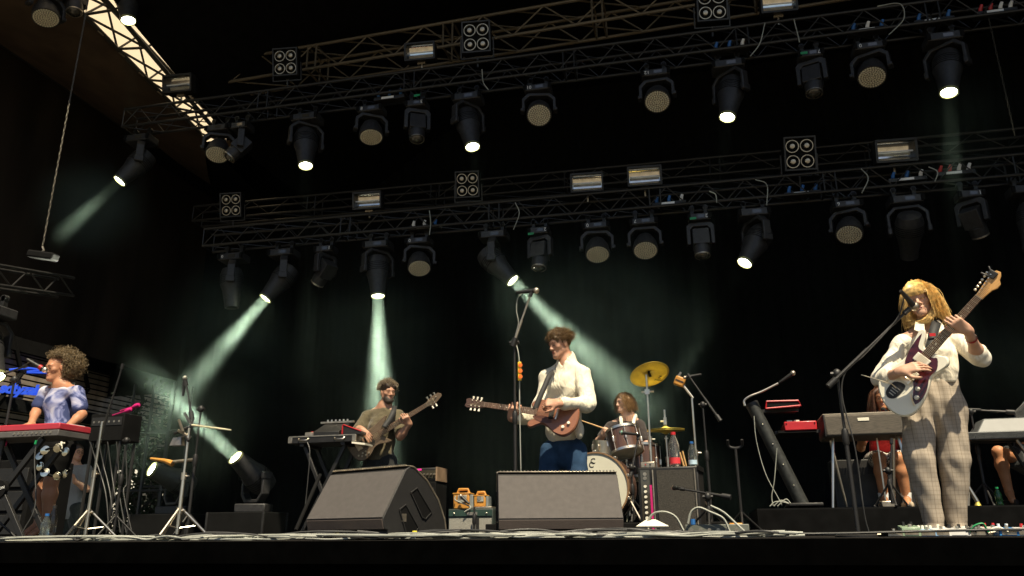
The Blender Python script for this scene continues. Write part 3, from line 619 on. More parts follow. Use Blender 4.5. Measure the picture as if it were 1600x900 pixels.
# ------------------------------------------------------------------ bodies: one smooth surface grown from a distance field
class Field:
    def __init__(s, lo, hi, h):
        s.lo = np.array(lo, np.float32); s.h = h; n = np.ceil((np.array(hi)-s.lo)/h).astype(int)+1
        s.n = n; s.a = np.full(n, .12, np.float32); s.ax = [s.lo[i]+h*np.arange(n[i], dtype=np.float32) for i in range(3)]
    def win(s, lo, hi):
        i0 = np.maximum(0, np.floor((np.array(lo)-s.lo)/s.h).astype(int)); i1 = np.minimum(s.n, np.ceil((np.array(hi)-s.lo)/s.h).astype(int)+1)
        if (i1 <= i0).any(): return None, None
        sl_ = tuple(slice(i0[k], i1[k]) for k in range(3))
        X = s.ax[0][sl_[0]][:, None, None], s.ax[1][sl_[1]][None, :, None], s.ax[2][sl_[2]][None, None, :]
        return sl_, X
    def put(s, sl_, d, k, sub=False):
        a = s.a[sl_]
        if sub: d = -d; h = np.maximum(k-np.abs(a-d), 0)/k if k else 0; s.a[sl_] = np.maximum(a, d)+(h*h*k/4 if k else 0)
        else: h = np.maximum(k-np.abs(a-d), 0)/k if k else 0; s.a[sl_] = np.minimum(a, d)-(h*h*k/4 if k else 0)
    def cap(s, a, b, ra, rb=None, k=.02, sub=False, sq=None):
        rb = ra if rb is None else rb; a = np.array(a, float); b = np.array(b, float); m = max(ra, rb)*(max(1, max(sq[1]) if sq else 1))+k*1.5+s.h
        sl_, X = s.win(np.minimum(a, b)-m, np.maximum(a, b)+m)
        if sl_ is None: return s
        ba = b-a; L = float(ba@ba)+1e-9; p = [X[i]-a[i] for i in range(3)]
        t = np.clip((p[0]*ba[0]+p[1]*ba[1]+p[2]*ba[2])/L, 0, 1)
        q = [p[i]-t*ba[i] for i in range(3)]
        if sq:                                     # squash along an axis: (axis, (wide, thin))
            n = np.array(sq[0], float); n /= np.linalg.norm(n); dn = q[0]*n[0]+q[1]*n[1]+q[2]*n[2]
            d2 = q[0]**2+q[1]**2+q[2]**2-dn**2; d = np.sqrt(np.maximum(d2, 0)/sq[1][0]**2+dn**2/sq[1][1]**2); d = (d-(ra+(rb-ra)*t))*min(sq[1])
        else: d = np.sqrt(q[0]**2+q[1]**2+q[2]**2)-(ra+(rb-ra)*t)
        s.put(sl_, d.astype(np.float32), k, sub); return s
    def ell(s, c, r, F=None, k=.02, sub=False):
        c = np.array(c, float); r = np.array(r, float); m = r.max()+k*1.5+s.h
        sl_, X = s.win(c-m, c+m)
        if sl_ is None: return s
        p = [X[i]-c[i] for i in range(3)]
        if F is not None: p = [p[0]*F[i][0]+p[1]*F[i][1]+p[2]*F[i][2] for i in range(3)]
        d = np.sqrt((p[0]/r[0])**2+(p[1]/r[1])**2+(p[2]/r[2])**2); g = np.sqrt((p[0]/r[0]**2)**2+(p[1]/r[1]**2)**2+(p[2]/r[2]**2)**2)+1e-6
        s.put(sl_, (d*(d-1)/g).astype(np.float32), k, sub); return s
    def ball(s, c, r, k=.02, sub=False): return s.ell(c, (r, r, r), None, k, sub)
    def cut(s, p, n):                              # remove what lies on the +n side of a plane
        n = np.array(V(n).normalized()); p = np.array(p); X = s.ax
        d = (X[0][:, None, None]-p[0])*n[0]+(X[1][None, :, None]-p[1])*n[1]+(X[2][None, None, :]-p[2])*n[2]
        s.a = np.maximum(s.a, d.astype(np.float32)); return s
    def wrinkle(s, amp, f=18, seed=0, dirs=None):
        X = s.ax[0][:, None, None], s.ax[1][None, :, None], s.ax[2][None, None, :]; r_ = np.random.default_rng(seed)
        acc = 0
        for i in range(6):
            v = r_.normal(size=3)*np.array(dirs or (1, 1, 1)); v /= np.linalg.norm(v); ff = f*(.5+1.3*r_.random()); w_ = r_.normal(size=3)*f*.35
            q_ = (X[0]*v[0]+X[1]*v[1]+X[2]*v[2])*ff+1.6*np.sin(X[0]*w_[0]+X[1]*w_[1]+X[2]*w_[2]+i); acc = acc+.55*np.sin(q_)+.9*(.64-np.abs(np.sin(q_*.83+i*2.1)))*np.clip(.5+.9*np.sin(X[2]*f*.31+X[0]*f*.23+i*1.7), 0, 1)
        s.a += (amp*acc/2.5).astype(np.float32); return s
    def mesh(s, name, off=(0, 0, 0), noislands=True):
        a = s.a.copy(); a[0] = a[-1] = .1; a[:, 0] = a[:, -1] = .1; a[:, :, 0] = a[:, :, -1] = .1
        ins = a < 0; n = np.array(a.shape)-1
        cnt = np.zeros(n, np.int8)
        for dx in (0, 1):
            for dy in (0, 1):
                for dz in (0, 1): cnt += ins[dx:dx+n[0], dy:dy+n[1], dz:dz+n[2]]
        act = (cnt > 0) & (cnt < 8); idx = np.full(n, -1, np.int64); I = np.argwhere(act); idx[act] = np.arange(len(I))
        cor = [(x, y, z) for x in (0, 1) for y in (0, 1) for z in (0, 1)]
        val = np.stack([a[I[:, 0]+c[0], I[:, 1]+c[1], I[:, 2]+c[2]] for c in cor], 1)
        P = np.zeros((len(I), 3)); C_ = np.zeros(len(I))
        for i in range(8):
            for j in range(i+1, 8):
                if sum(abs(cor[i][q]-cor[j][q]) for q in range(3)) != 1: continue
                m = (val[:, i] < 0) != (val[:, j] < 0); t = np.where(m, val[:, i]/np.where(m, val[:, i]-val[:, j], 1), 0)
                ci, cj = np.array(cor[i]), np.array(cor[j]); P += m[:, None]*(ci+(cj-ci)*t[:, None]); C_ += m
        vs = s.lo+(I+P/C_[:, None])*s.h-np.array(off)
        quads = []
        for ax_ in range(3):
            b_, c_ = (ax_+1) % 3, (ax_+2) % 3
            A = [slice(None)]*3; B = [slice(None)]*3; A[ax_] = slice(0, -1); B[ax_] = slice(1, None)
            e = ins[tuple(A)] != ins[tuple(B)]; E_ = np.argwhere(e)
            E_ = E_[(E_[:, b_] > 0) & (E_[:, c_] > 0) & (E_[:, b_] < a.shape[b_]-1) & (E_[:, c_] < a.shape[c_]-1)]
            flip = ~ins[E_[:, 0], E_[:, 1], E_[:, 2]]
            def g(db, dc): q = E_.copy(); q[:, b_] += db; q[:, c_] += dc; return idx[q[:, 0], q[:, 1], q[:, 2]]
            Q = np.stack([g(-1, -1), g(0, -1), g(0, 0), g(-1, 0)], 1); Q[flip] = Q[flip][:, ::-1]; quads.append(Q)
        Q = np.concatenate(quads); Q = Q[(Q >= 0).all(1)]
        me = bpy.data.meshes.new(name); me.vertices.add(len(vs)); me.vertices.foreach_set('co', vs.astype(np.float32).ravel())
        me.loops.add(len(Q)*4); me.loops.foreach_set('vertex_index', Q.astype(np.int32).ravel())
        me.polygons.add(len(Q)); me.polygons.foreach_set('loop_start', np.arange(len(Q), dtype=np.int32)*4)
        me.update(calc_edges=True); me.validate(); return me

def A(v): return np.array(v, float)
def hframe(look, upv=(0, 0, 1)):                   # head axes: right, forward, up
    f_ = V(look).normalized(); r_ = f_.cross(V(upv)).normalized(); u_ = r_.cross(f_); return r_, f_, u_
def head(F, c, fr, female=False, sc=1.0, beard=0):
    r_, f_, u_ = fr; c = V(c); Fm = [tuple(r_), tuple(f_), tuple(u_)]
    P = lambda x, y, z: tuple(c+(r_*x+f_*y+u_*z)*sc)
    E_ = lambda p, rr, **k: F.ell(P(*p), tuple(q*sc for q in rr), Fm, **k)
    C_ = lambda p, q, a, b=None, **k: F.cap(P(*p), P(*q), a*sc, (b if b is not None else a)*sc, **k)
    E_((0, -.012, .034), (.074, .095, .084), k=.02); E_((0, .030, -.035), (.056, .060, .080), k=.035)
    j = .85 if female else 1
    for s_ in (-1, 1): C_((s_*.055*j, .0, -.055), (s_*.014, .07, -.100), .017, .016, k=.03)
    E_((0, .073, -.098), (.022*j, .02, .018), k=.03)
    C_((-.036, .078, .020), (.036, .078, .020), .012, k=.022)
    C_((0, .086, .006), (0, .108, -.030), .0075, .0115, k=.012)
    for s_ in (-1, 1):
        E_((s_*.012, .098, -.036), (.009, .011, .008), k=.008); E_((s_*.044, .055, -.022), (.02, .022, .018), k=.025)
        E_((s_*.031, .098, .002), (.016, .018, .011), k=.012, sub=True); E_((s_*.031, .076, .000), (.014, .013, .012), k=.004)
        E_((s_*.077, -.004, -.010), (.010, .020, .032), k=.008)
    C_((-.019, .087, -.061), (.019, .087, -.061), .0065, k=.006); C_((-.015, .088, -.071), (.015, .088, -.071), .0075, k=.006)
    return P
def face_bits(P, o, sc, fr, root, brow, lipm, closed=True, beard=None):
    q = lambda *p: V(P(*p))-root
    for s_ in (-1, 1):
        obj('eyebrow', MB().tube([q(s_*.014, .093, .019), q(s_*.032, .089, .026), q(s_*.05, .074, .020)], [.0022, .003, .0015], 6), brow, o)
        if closed: obj('eyelashes', MB().tube([q(s_*.018, .089, -.004), q(s_*.031, .092, -.008), q(s_*.044, .083, -.004)], .0025, 5), brow, o)
        else: obj('eye', MB().ball(q(s_*.031, .0845, -.001), .0055*sc, 8), brow, o)
    obj('lips', MB().tube([q(-.024, .083, -.065), q(-.01, .094, -.062), q(0, .0955, -.064), q(.01, .094, -.062), q(.024, .083, -.065)], [.002, .005, .0055, .005, .002], 6).tube([q(-.02, .085, -.067), q(0, .096, -.072), q(.02, .085, -.067)], [.002, .006, .002], 6), lipm, o)
def hand(F, w, d, n, side=1, curl=(.5, .6, .5), sc=1.0, spread=.02, h=.0085):
    """w wrist, d towards the fingers, n the way the palm faces, side = where the thumb is along d x n"""
    w = V(w); d = V(d).normalized(); n = V(n); n = (n-d*n.dot(d)).normalized(); s_ = d.cross(n)*side
    F.cap(w-d*.015, w+d*.02, .026*sc, .027*sc, k=.02, sq=(n, (1.1, .75)))
    for i in range(4):
        x = (1.5-i)*.019*sc; b = w+d*.088*sc*(1, 1.02, .98, .9)[i]+s_*x
        F.cap(w+d*.015+s_*x*.6, b, .016*sc, .012*sc, k=.014)
        L = [(.040, .026, .021), (.045, .029, .022), (.042, .027, .021), (.033, .021, .019)][i]; a = 0; p = b; fan = s_*(1.5-i)*spread*2
        for kk in range(3):
            a += curl[kk]*(1+.12*i*(1 if kk < 2 else 0)); v = (d+fan).normalized()*math.cos(a)+n*math.sin(a); q = p+v*L[kk]*sc
            F.cap(p, q, h*(1-.1*kk)*sc, h*(.92-.1*kk)*sc, k=.004); p = q
    b = w+d*.02*sc+s_*.024*sc; q = b+(d*.6+s_*.7+n*.25).normalized()*.045*sc; r2 = q+(d*.85+s_*.15+n*.45).normalized()*.032*sc; r3 = r2+(d*.9-s_*.1+n*.5).normalized()*.024*sc
    F.cap(b, q, .015*sc, .0115*sc, k=.016); F.cap(q, r2, .011*sc, .010*sc, k=.005); F.cap(r2, r3, .010*sc, .0085*sc, k=.004)
def fret_hand(F, br, nu, frac, side, curl=(.65, 1.0, .8), sc=1.0, h=.0085):
    N_ = br.lerp(nu, frac); tw = (CAM-N_).normalized(); nd = (nu-br).normalized(); dn = tw.cross(nd).normalized()
    if dn.z > 0: dn = -dn
    W_ = N_+dn*.074*sc-tw*.016; d = (-dn*.78+tw*.50); n = (-tw*.75-dn*.35)
    hand(F, W_, d, n, side, curl, sc, .03, h); return W_
def arm(F, s_, e, w, r=(.046, .038, .028), k=.03):
    F.cap(s_, e, r[0], r[1]*.93, k=k); m = V(e).lerp(V(w), .28); F.cap(e, m, r[1], r[1]*1.03, k=k); F.cap(m, w, r[1]*1.03, r[2], k=k)
def leg(F, h, kn, an, r=(.085, .056, .036), k=.03):
    F.cap(h, kn, r[0], r[1], k=k); m = V(kn).lerp(V(an), .32); F.cap(kn, m, r[1]*.92, r[1]*1.02, k=k); F.cap(m, an, r[1]*1.02, r[2], k=k)
def skin(name, c, sp=.35):
    return mat(name, c, .5, var=.12, scale=14, bump=.08, bscale=160, sss=.12, spec=sp)
def cloth(name, c, var=.08, b=.25, scale=6, sheen=.2):
    m = mat(name, c, .85, var=var, scale=scale, bump=b, bscale=220, sheen=sheen, spec=.2); t = m.node_tree; N = t.nodes
    n = N.new('ShaderNodeTexNoise'); n.inputs['Scale'].default_value = 9; n.inputs['Detail'].default_value = 2; n.inputs['Distortion'].default_value = 2.2; n.inputs['Roughness'].default_value = .35
    tc = N.new('ShaderNodeTexCoord'); mp = N.new('ShaderNodeMapping'); mp.inputs['Scale'].default_value = (1.5, 1.5, .7); t.links.new(tc.outputs['Object'], mp.inputs[0]); t.links.new(mp.outputs[0], n.inputs['Vector'])
    b2 = N.new('ShaderNodeBump'); b2.inputs['Strength'].default_value = .45; b2.inputs['Distance'].default_value = .035; t.links.new(n.outputs[0], b2.inputs['Height'])
    t.links.new(b2.outputs[0], [x for x in N if x.type == 'BUMP' and x != b2][0].inputs['Normal']); return m

def strands(roots, r0, n=5, m=3):
    b = MB()
    for pts in roots: b.tube(pts, [r0*(1-.55*i/(len(pts)-1)) for i in range(len(pts))], m, cap=False)
    return b
def hair_falling(c, fr, sc, cnt, L, r0, part=.0, fringe=None, wave=.006, back_only=False, face_cut=.42, vol=.02, jit=.012, hang=1.0, zmin=.0, fan=.06):
    """strands rooted over the scalp that run down the skull and then hang"""
    r_, f_, u_ = fr; c = V(c); out = []
    for i in range(cnt):
        th = rng.random()*2*PI; ph = math.acos(1-rng.random()*(1-zmin)); d = V((math.sin(ph)*math.cos(th), math.sin(ph)*math.sin(th), math.cos(ph)))
        front = d.y
        if d.z < .35 and front > face_cut: continue
        if front > .3 and d.z < .72 and abs(d.x) < .5: continue
        ln = L*(.75+.4*rng.random())
        if front > .35 and abs(d.x) < .62:
            if fringe is None: d = V((d.x+math.copysign(.25, d.x+part), d.y, d.z))
            else: ln = fringe*(.85+.3*rng.random())
        p = V((d.x*.078, d.y*.098-.012, d.z*.088+.034)); pts = []; v = V((d.x, d.y, d.z*.3)).normalized()*.5+V((0, 0, .2)); st = ln/7
        w0 = rng.random()*6
        for k in range(8):
            pts.append(c+(r_*p.x+f_*p.y+u_*p.z)*sc)
            v = v*.62+V((d.x*fan, d.y*fan, -.42*hang)); v += V(rng.normal(size=3))*jit*4
            vv = v.normalized()*st; p = p+vv+V((math.sin(w0+k*1.3), math.cos(w0+k*1.1), 0))*wave
            e = math.sqrt((p.x/.079)**2+((p.y+.012)/.099)**2+((p.z-.034)/.088)**2)
            if e < 1+vol*6 and p.z > -.05:
                g = (1+vol*6*(.3+.7*rng.random()))/max(e, .3); p = V((p.x*g, (p.y+.012)*g-.012, (p.z-.034)*g+.034))
            if p.y > .045 and p.z < .045 and abs(p.x) < .066: p.x = math.copysign(.070, p.x)
        out.append(pts)
    return strands(out, r0*sc)
def hair_cap(name, c, fr, sc, m, parent, root, grow=.012, low=-.05, front=.05, fz=.075, wr=.006, seed=1, extra=None):
    r_, f_, u_ = fr; c = V(c); Fm = [tuple(r_), tuple(f_), tuple(u_)]
    P = lambda x, y, z: c+(r_*x+f_*y+u_*z)*sc
    F = Field(tuple(c-V((.24, .24, .34))), tuple(c+V((.24, .24, .24))), .007)
    F.ell(P(0, -.012, .036), tuple(q*sc for q in (.074+grow, .095+grow, .084+grow)), Fm)
    F.ell(P(0, .11, -.045), tuple(q*sc for q in (.075, .075, .105)), Fm, k=.02, sub=True)
    F.ell(P(0, .05, -.16), tuple(q*sc for q in (.13, .14, .11)), Fm, k=.02, sub=True)
    if extra: extra(F, P, Fm)
    F.wrinkle(wr, 60, seed)
    return link(name, F.mesh(name, root), m, parent, smooth=80)

def curls(ctr, root, fr, cnt, r_in, r_out, tube, loop, keep, turns=7, step=1.25, drift=.0035):
    cs = []
    for i in range(cnt):
        d = V(rng.normal(size=3)).normalized(); lo_ = V((d.dot(fr[0]), d.dot(fr[1]), d.dot(fr[2])))
        q = ctr+d*(r_in+(r_out-r_in)*rng.random()**.8)
        if not keep(lo_, q): continue
        ax_ = (V(rng.normal(size=3))+d*.8).normalized(); x_ = ax_.orthogonal(); y_ = ax_.cross(x_); r0 = loop*(.6+.8*rng.random()); ph = rng.random()*6
        cs.append([q+(x_*math.cos(ph+t*step)+y_*math.sin(ph+t*step))*r0+ax_*(t-3)*drift-root for t in range(turns)])
    return strands(cs, tube, m=3)
# ------------------------------------------------------------------ people
lipm = mat('lip_skin', (.34, .10, .08), .45, var=.1)
darkhair = mat('dark_brown_hair', (.035, .02, .012), .42, var=.4, scale=40); browm = mat('brow_hair', (.03, .018, .01), .7)
def bounds(pts, m): a = np.array([tuple(p) for p in pts]); return a.min(0)-m, a.max(0)+m
def px_at(Y): return lambda x, y, d=0.0: at(x, y, Y+d)
PEOPLE = 'musicians on the stage'

# ---- guitarist at the right (about 1.65 m, head towards the microphone)
J = px_at(5.6)
root = V((J(1462, 824).x, 5.62, 0)); p_ = thing('person', root, 'woman with blond fringed hair in white blouse and plaid trousers playing white guitar', 'person', PEOPLE)
sk1 = skin('fair_skin', (.58, .34, .23))
hc = J(1437, 468, -.02); look = V((-.40, -.92, -.14)); fr = hframe(look, (-.10, 0, 1)); sc = 1.0
nb_ = J(1450, 512, .02); sL, sR = J(1408, 535, .0), J(1494, 528, .02); eL, wL = J(1379, 592, -.10), J(1408, 580, -.33); eR, wR = J(1530, 557, -.08), None
N_ = BR1.lerp(NU1, .70); tw = (CAM-N_).normalized(); dn = tw.cross((NU1-BR1).normalized()); dn = -dn if dn.z > 0 else dn; wR = N_+dn*.078-tw*.012
hip1, hip2 = J(1438, 618, .03), J(1471, 617, .03); k1, k2 = J(1440, 716, -.02), J(1486, 716, .02); a1, a2 = J(1458, 812, .0), J(1494, 812, .06)
lo, hi = bounds([hc, sL, sR, eL, wL, eR, wR, hip1, a1, a2, J(1490, 515, -.35)], .2); lo[2] = -.02
F = Field(lo, hi, .0058)
P = head(F, hc, fr, True)
F.cap(P(0, -.02, -.06), nb_, .046, .05, k=.03); F.cap(nb_, (sL+sR)/2-V((0, 0, .08)), .06, .09, k=.05)
F.cap((sL+sR)/2-V((0, 0, .05)), (hip1+hip2)/2+V((0, 0, .1)), .10, .10, k=.05, sq=((0, 1, 0), (1.2, .8)))
for s_, e, w_ in ((sL, eL, wL), (sR, eR, wR)): F.cap(nb_, s_, .045, .045, k=.04); arm(F, s_, e, w_, (.042, .036, .025))
hand(F, wL, J(1431, 573, -.36)-wL, V((.15, .75, -.35)), -1, (.25, .40, .35), .98)
fret_hand(F, BR1, NU1, .70, 1)
for h_, k_, a_ in ((hip1, k1, a1), (hip2, k2, a2)):
    leg(F, h_, k_, a_, (.075, .05, .036))
body = link('body', F.mesh('body', root), sk1, p_, smooth=80)
blond = mat('blond_hair', (.70, .46, .16), .38, var=.45, scale=50, spec=.4); blondbrow = mat('blond_brow', (.28, .15, .05), .7)
face_bits(P, p_, sc, fr, root, blondbrow, lipm)
def ex(F, P, Fm):
    F.cap(P(-.072, -.01, .03), P(-.078, -.01, -.10), .020, .022, k=.03); F.cap(P(.074, -.01, .03), P(.082, -.01, -.12), .022, .026, k=.03); F.cap(P(0, -.08, .0), P(0, -.085, -.14), .05, .045, k=.04)
hair_cap('hair', hc, fr, sc, blond, p_, root, .004, extra=ex)
b = hair_falling(hc, fr, sc, 4800, .225, .0016, fringe=.100, wave=.005, vol=.012, fan=.015, jit=.012); b.v = [tuple(V(q)-root) for q in b.v]
obj('hair_strands', b, blond, p_, smooth=80, kind='stuff')
fg = []
for i in range(420):
    x = .060*(2*rng.random()-1); jx = .004*rng.normal(); e_ = .020+.012*rng.random(); y_ = -.35*x*x/.06
    fg.append([V(P(a_, b_, c_))-root for a_, b_, c_ in ((x*.55, .035, .128+.003*rng.random()), (x*.85, .078+y_, .108), (x+jx*.5, .1+y_, .078), (x*1.05+jx, .107+y_, .045), (x*1.08+jx*1.6, .104+y_, e_))])
obj('fringe', strands(fg, .0018), blond, p_, smooth=80, kind='stuff')
lk = []                                            # lock blown across the throat
for i in range(110):
    a = V(P(-.086+.006*rng.normal(), .02, -.06+.02*rng.normal())); e = V(P(.05+.03*rng.normal(), .07+.012*rng.normal(), -.165+.014*rng.normal())); m_ = V(P(-.075+.006*rng.normal(), .10, -.160+.012*rng.normal()))
    lk.append([((1-t)**2*a+2*t*(1-t)*m_+t*t*e)-root for t in (0, .2, .4, .6, .8, 1)])
obj('hair_lock', strands(lk, .0024), blond, p_, smooth=80, kind='stuff')
blouse = cloth('white_blouse', (.80, .74, .60), .03, .2)
F = Field(*bounds([sL, sR, eL, eR, wL, wR, hip1, nb_, J(1478, 590)], .22), .0062)
mid = (sL+sR)/2; waist = J(1462, 590, .02)
F.cap(mid-V((0, 0, .09)), waist+V((0, 0, .02)), .118, .115, k=.05, sq=((0, 1, 0), (1.08, .74))); F.cap(nb_-V((0, 0, .05)), mid-V((0, 0, .1)), .075, .13, k=.05)
F.cap(J(1470, 560, -.02), J(1475, 588, -.02), .075, .062, k=.05)
for s_, e, w_, t_ in ((sL, eL, wL, .30), (sR, eR, wR, .16)):
    F.cap(nb_+V((0, .01, -.06)), s_+V((0, 0, -.016)), .040, .050, k=.03); F.cap(s_, e, .056, .064, k=.018); F.cap(e, V(e).lerp(V(w_), t_), .062, .058, k=.012)
F.wrinkle(.011, 30, 3); F.cut(waist+V((0, 0, -.035)), (0, .15, -1))
for e, w_, t_ in ((eL, wL, .36), (eR, wR, .24)): pass
v0, v1 = V(nb_)+V((-.035, -.09, .0)), mid+V((-.02, -.17, -.16))
F.cap(v0+V((.03, -.05, .03)), v1, .052, .004, k=.01, sub=True); F.cap(nb_+V((0, -.01, .06)), nb_+V((0, -.02, -.02)), .058, .05, k=.01, sub=True)
shirt = link('blouse', F.mesh('blouse', root), blouse, p_, smooth=80)
for s_ in (-1, 1): obj('collar', MB().prism([(0, 0), (s_*.05, .015), (s_*.075, -.06), (s_*.02, -.10)], 0, .004, frame(nb_+V((s_*.02-.02, -.088, .015))-root, (1, 0, 0), (0, -1, .55))), blouse, shirt, bevel=.001)
# plaid trousers
plaid = mat('plaid_wool', (.37, .315, .25), .9, var=.12, scale=14, bump=.15, bscale=300, spec=.15)
t_ = plaid.node_tree; N = t_.nodes; L_ = t_.links; bs = N['Principled BSDF']; basec = bs.inputs['Base Color'].links[0].from_socket
tc = N.new('ShaderNodeTexCoord'); sp = N.new('ShaderNodeSeparateXYZ'); L_.new(tc.outputs['Object'], sp.inputs[0]); cur = basec
for axis, per, wd, col, amt in (('X', .066, .07, (.06, .045, .035, 1), .26), ('Z', .082, .06, (.06, .045, .035, 1), .20), ('X', .022, .2, (.12, .09, .065, 1), .22), ('Z', .027, .2, (.12, .09, .065, 1), .22)):
    mu = N.new('ShaderNodeMath'); mu.operation = 'MULTIPLY'; mu.inputs[1].default_value = 1/per; L_.new(sp.outputs[axis], mu.inputs[0])
    fr_ = N.new('ShaderNodeMath'); fr_.operation = 'FRACT'; L_.new(mu.outputs[0], fr_.inputs[0])
    lt = N.new('ShaderNodeMath'); lt.operation = 'LESS_THAN'; lt.inputs[1].default_value = wd; L_.new(fr_.outputs[0], lt.inputs[0])
    am = N.new('ShaderNodeMath'); am.operation = 'MULTIPLY'; am.inputs[1].default_value = amt; L_.new(lt.outputs[0], am.inputs[0])
    mx = N.new('ShaderNodeMix'); mx.data_type = 'RGBA'; mx.inputs[7].default_value = col; L_.new(am.outputs[0], mx.inputs[0]); L_.new(cur, mx.inputs[6]); cur = mx.outputs[2]
L_.new(cur, bs.inputs['Base Color'])
F = Field(*bounds([J(1420, 585), J(1500, 585), k1, k2, a1-V((0, 0, .03)), a2], .2), .0064)
wz = J(1465, 593, .03)
F.cap(wz, (hip1+hip2)/2-V((0, 0, .02)), .108, .140, k=.05, sq=((0, 1, 0), (1.12, .78)))
for h_, k_, a_, dx in ((hip1, k1, a1, -.025), (hip2, k2, a2, .03)):
    h2 = V(h_)+V((dx, 0, -.08)); F.cap(V(h_)+V((0, 0, .03)), h2, .100, .104, k=.03); F.cap(h2, V(k_)+V((dx*.6, 0, 0)), .102, .092, k=.02); F.cap(V(k_)+V((dx*.6, 0, 0)), V(a_)+V((0, 0, .015)), .092, .062, k=.012); F.cap(V(a_)+V((0, 0, .015)), V(a_)+V((0, 0, -.06)), .058, .056, k=.008)
X0 = F.ax[0][:, None, None]; Y0 = F.ax[1][None, :, None]; Z0 = F.ax[2][None, None, :]
F.a += (.006*np.sin((X0*1.0+.25*Z0)*70+2*np.sin(Z0*3))*np.clip((Z0-.2)/.6, 0, 1)+.002*np.sin(Z0*34+X0*40+np.sin(Y0*30)*2)).astype(np.float32)
F.cut(wz+V((0, 0, .035)), (0, 0, 1)); F.cut(V((a1.x, a1.y, .014)), (0, 0, -1))
tro = link('trousers', F.mesh('trousers', root), plaid, p_, smooth=80)
obj('waistband', MB().lathe([(.124, -.02), (.124, .02)], 40, M4.Translation(wz-root+V((0, 0, .02))) @ M4.Diagonal((1, .74, 1, 1)), cap=False), plaid, tro)
shoe = mat('pale_shoe', (.6, .56, .5), .6)
for a_ in (a1, a2):
    c = V((a_.x, a_.y, 0)); obj('shoe', MB().prism(smooth_closed([(-.045, .09), (-.04, -.08), (-.02, -.16), (.02, -.165), (.042, -.08), (.045, .09)], 4), .0, .055, M4.Translation(c-root+V((0, 0, .004))), inset=.01), shoe, p_)
obj('wristband', MB().lathe([(.034, -.009), (.034, .009)], 20, zframe(V(eR).lerp(V(wR), .70)-root, V(wR)-V(eR)), cap=False), K['red'], p_)
tat = mat('tattoo_ink', (.05, .07, .06), .8)
for q, rr in ((.42, .010), (.55, .008), (.68, .007)):
    c = V(eL).lerp(V(wL), q)+V((.0, -.0335, .006)); obj('tattoo', MB().lathe([(rr, 0), (rr, .0015), (rr*.55, .002)], 9, zframe(c-root, (0, -1, .1)), cap=False), tat, p_)
c = V(eR)+V((-.012, -.040, .0)); obj('tattoo', MB().lathe([(.024, 0), (.024, .002), (.001, .004)], 16, zframe(c-root, (0, -1, -.1))), mat('green_tattoo', (.22, .27, .17), .8), p_)
GTR_R = (wL, wR, hc, P)

# ---- singer in the middle
J = px_at(6.6)
root = V((J(880, 700).x, 6.62, 0)); p_ = thing('person', root, 'man in cream pullover jacket and jeans looking down, playing brown guitar', 'person', PEOPLE)
sk2 = skin('warm_skin', (.50, .27, .175))
hc = J(875, 538, 0); look = V((-.86, -.86, -.30)); fr = hframe(look, (-.05, 0, 1)); sc = 1.0
nb_ = J(888, 570, .03); sL, sR = J(856, 592, .10), J(911, 583, .0); eL, wL = J(842, 650, .02), None; eR, wR = J(919, 631, -.14), J(872, 630, -.37)
N_ = BR2.lerp(NU2, .60); tw = (CAM-N_).normalized(); dn = tw.cross((NU2-BR2).normalized()); dn = -dn if dn.z > 0 else dn; wL = N_+dn*.083-tw*.012
hip1, hip2 = J(864, 700, .06), J(896, 700, .02)
F = Field(*bounds([hc, sL, sR, eL, wL, eR, wR, V((hip1.x, 6.6, 0)), J(790, 640, -.2)], .2), .0062)
P = head(F, hc, fr, False)
F.cap(P(0, -.02, -.06), nb_, .054, .06, k=.03); F.cap(nb_, (hip1+hip2)/2, .07, .075, k=.05)
for s_, e, w_ in ((sL, eL, wL), (sR, eR, wR)): F.cap(nb_, s_, .045, .045, k=.04); arm(F, s_, e, w_, (.048, .042, .030))
fret_hand(F, BR2, NU2, .60, -1, sc=1.04)
hand(F, wR, J(846, 629, -.41)-wR, V((-.1, .8, -.4)), 1, (.85, 1.1, .8), 1.05)
for h_ in (hip1, hip2): leg(F, h_, V((h_.x, h_.y-.03, .5)), V((h_.x, h_.y, .08)), (.06, .045, .04))
link('body', F.mesh('body', root), sk2, p_, smooth=80)
sunhair = mat('brown_hair_sunlit', (.13, .075, .028), .4, var=.45, scale=45, spec=.45)
face_bits(P, p_, sc, fr, root, browm, lipm)
def ex(F, P, Fm):
    for i in range(26):
        a = rng.random()*6.28; q = .5+.5*rng.random(); F.ball(tuple(P(.062*q*math.cos(a), .085*q*math.sin(a)-.01, .115-.05*q*q+.012*rng.normal())), .022+.008*rng.random(), k=.018)
    F.ell(P(0, .06, .085), (.05, .022, .022), Fm, k=.02)
hair_cap('hair', hc, fr, sc, sunhair, p_, root, .009, extra=ex, wr=.008)
b = hair_falling(hc, fr, sc, 2600, .060, .0018, fringe=.055, wave=.006, vol=.05, jit=.06, hang=.30, zmin=.1); b.v = [tuple(V(q)-root) for q in b.v]
obj('hair_strands', b, sunhair, p_, smooth=80, kind='stuff')
obj('earpiece', MB().ball(V(P(.086, .004, -.012))-root, .012, 8), K['blue'], p_)
jac = cloth('cream_nylon', (.74, .69, .54), .04, .15)
F = Field(*bounds([sL, sR, eL, eR, wL, wR, hip1, nb_+V((0, 0, .05))], .22), .0066)
mid = (sL+sR)/2; wst = J(880, 672, .03)
F.cap(mid-V((0, 0, .1)), wst, .148, .150, k=.05, sq=((.3, 1, 0), (1.05, .78))); F.cap(nb_-V((0, 0, .03)), mid-V((0, 0, .1)), .085, .15, k=.06); F.cap(nb_-V((0, 0, .02)), sL, .07, .06, k=.05); F.cap(nb_-V((0, 0, .02)), sR, .07, .06, k=.05)
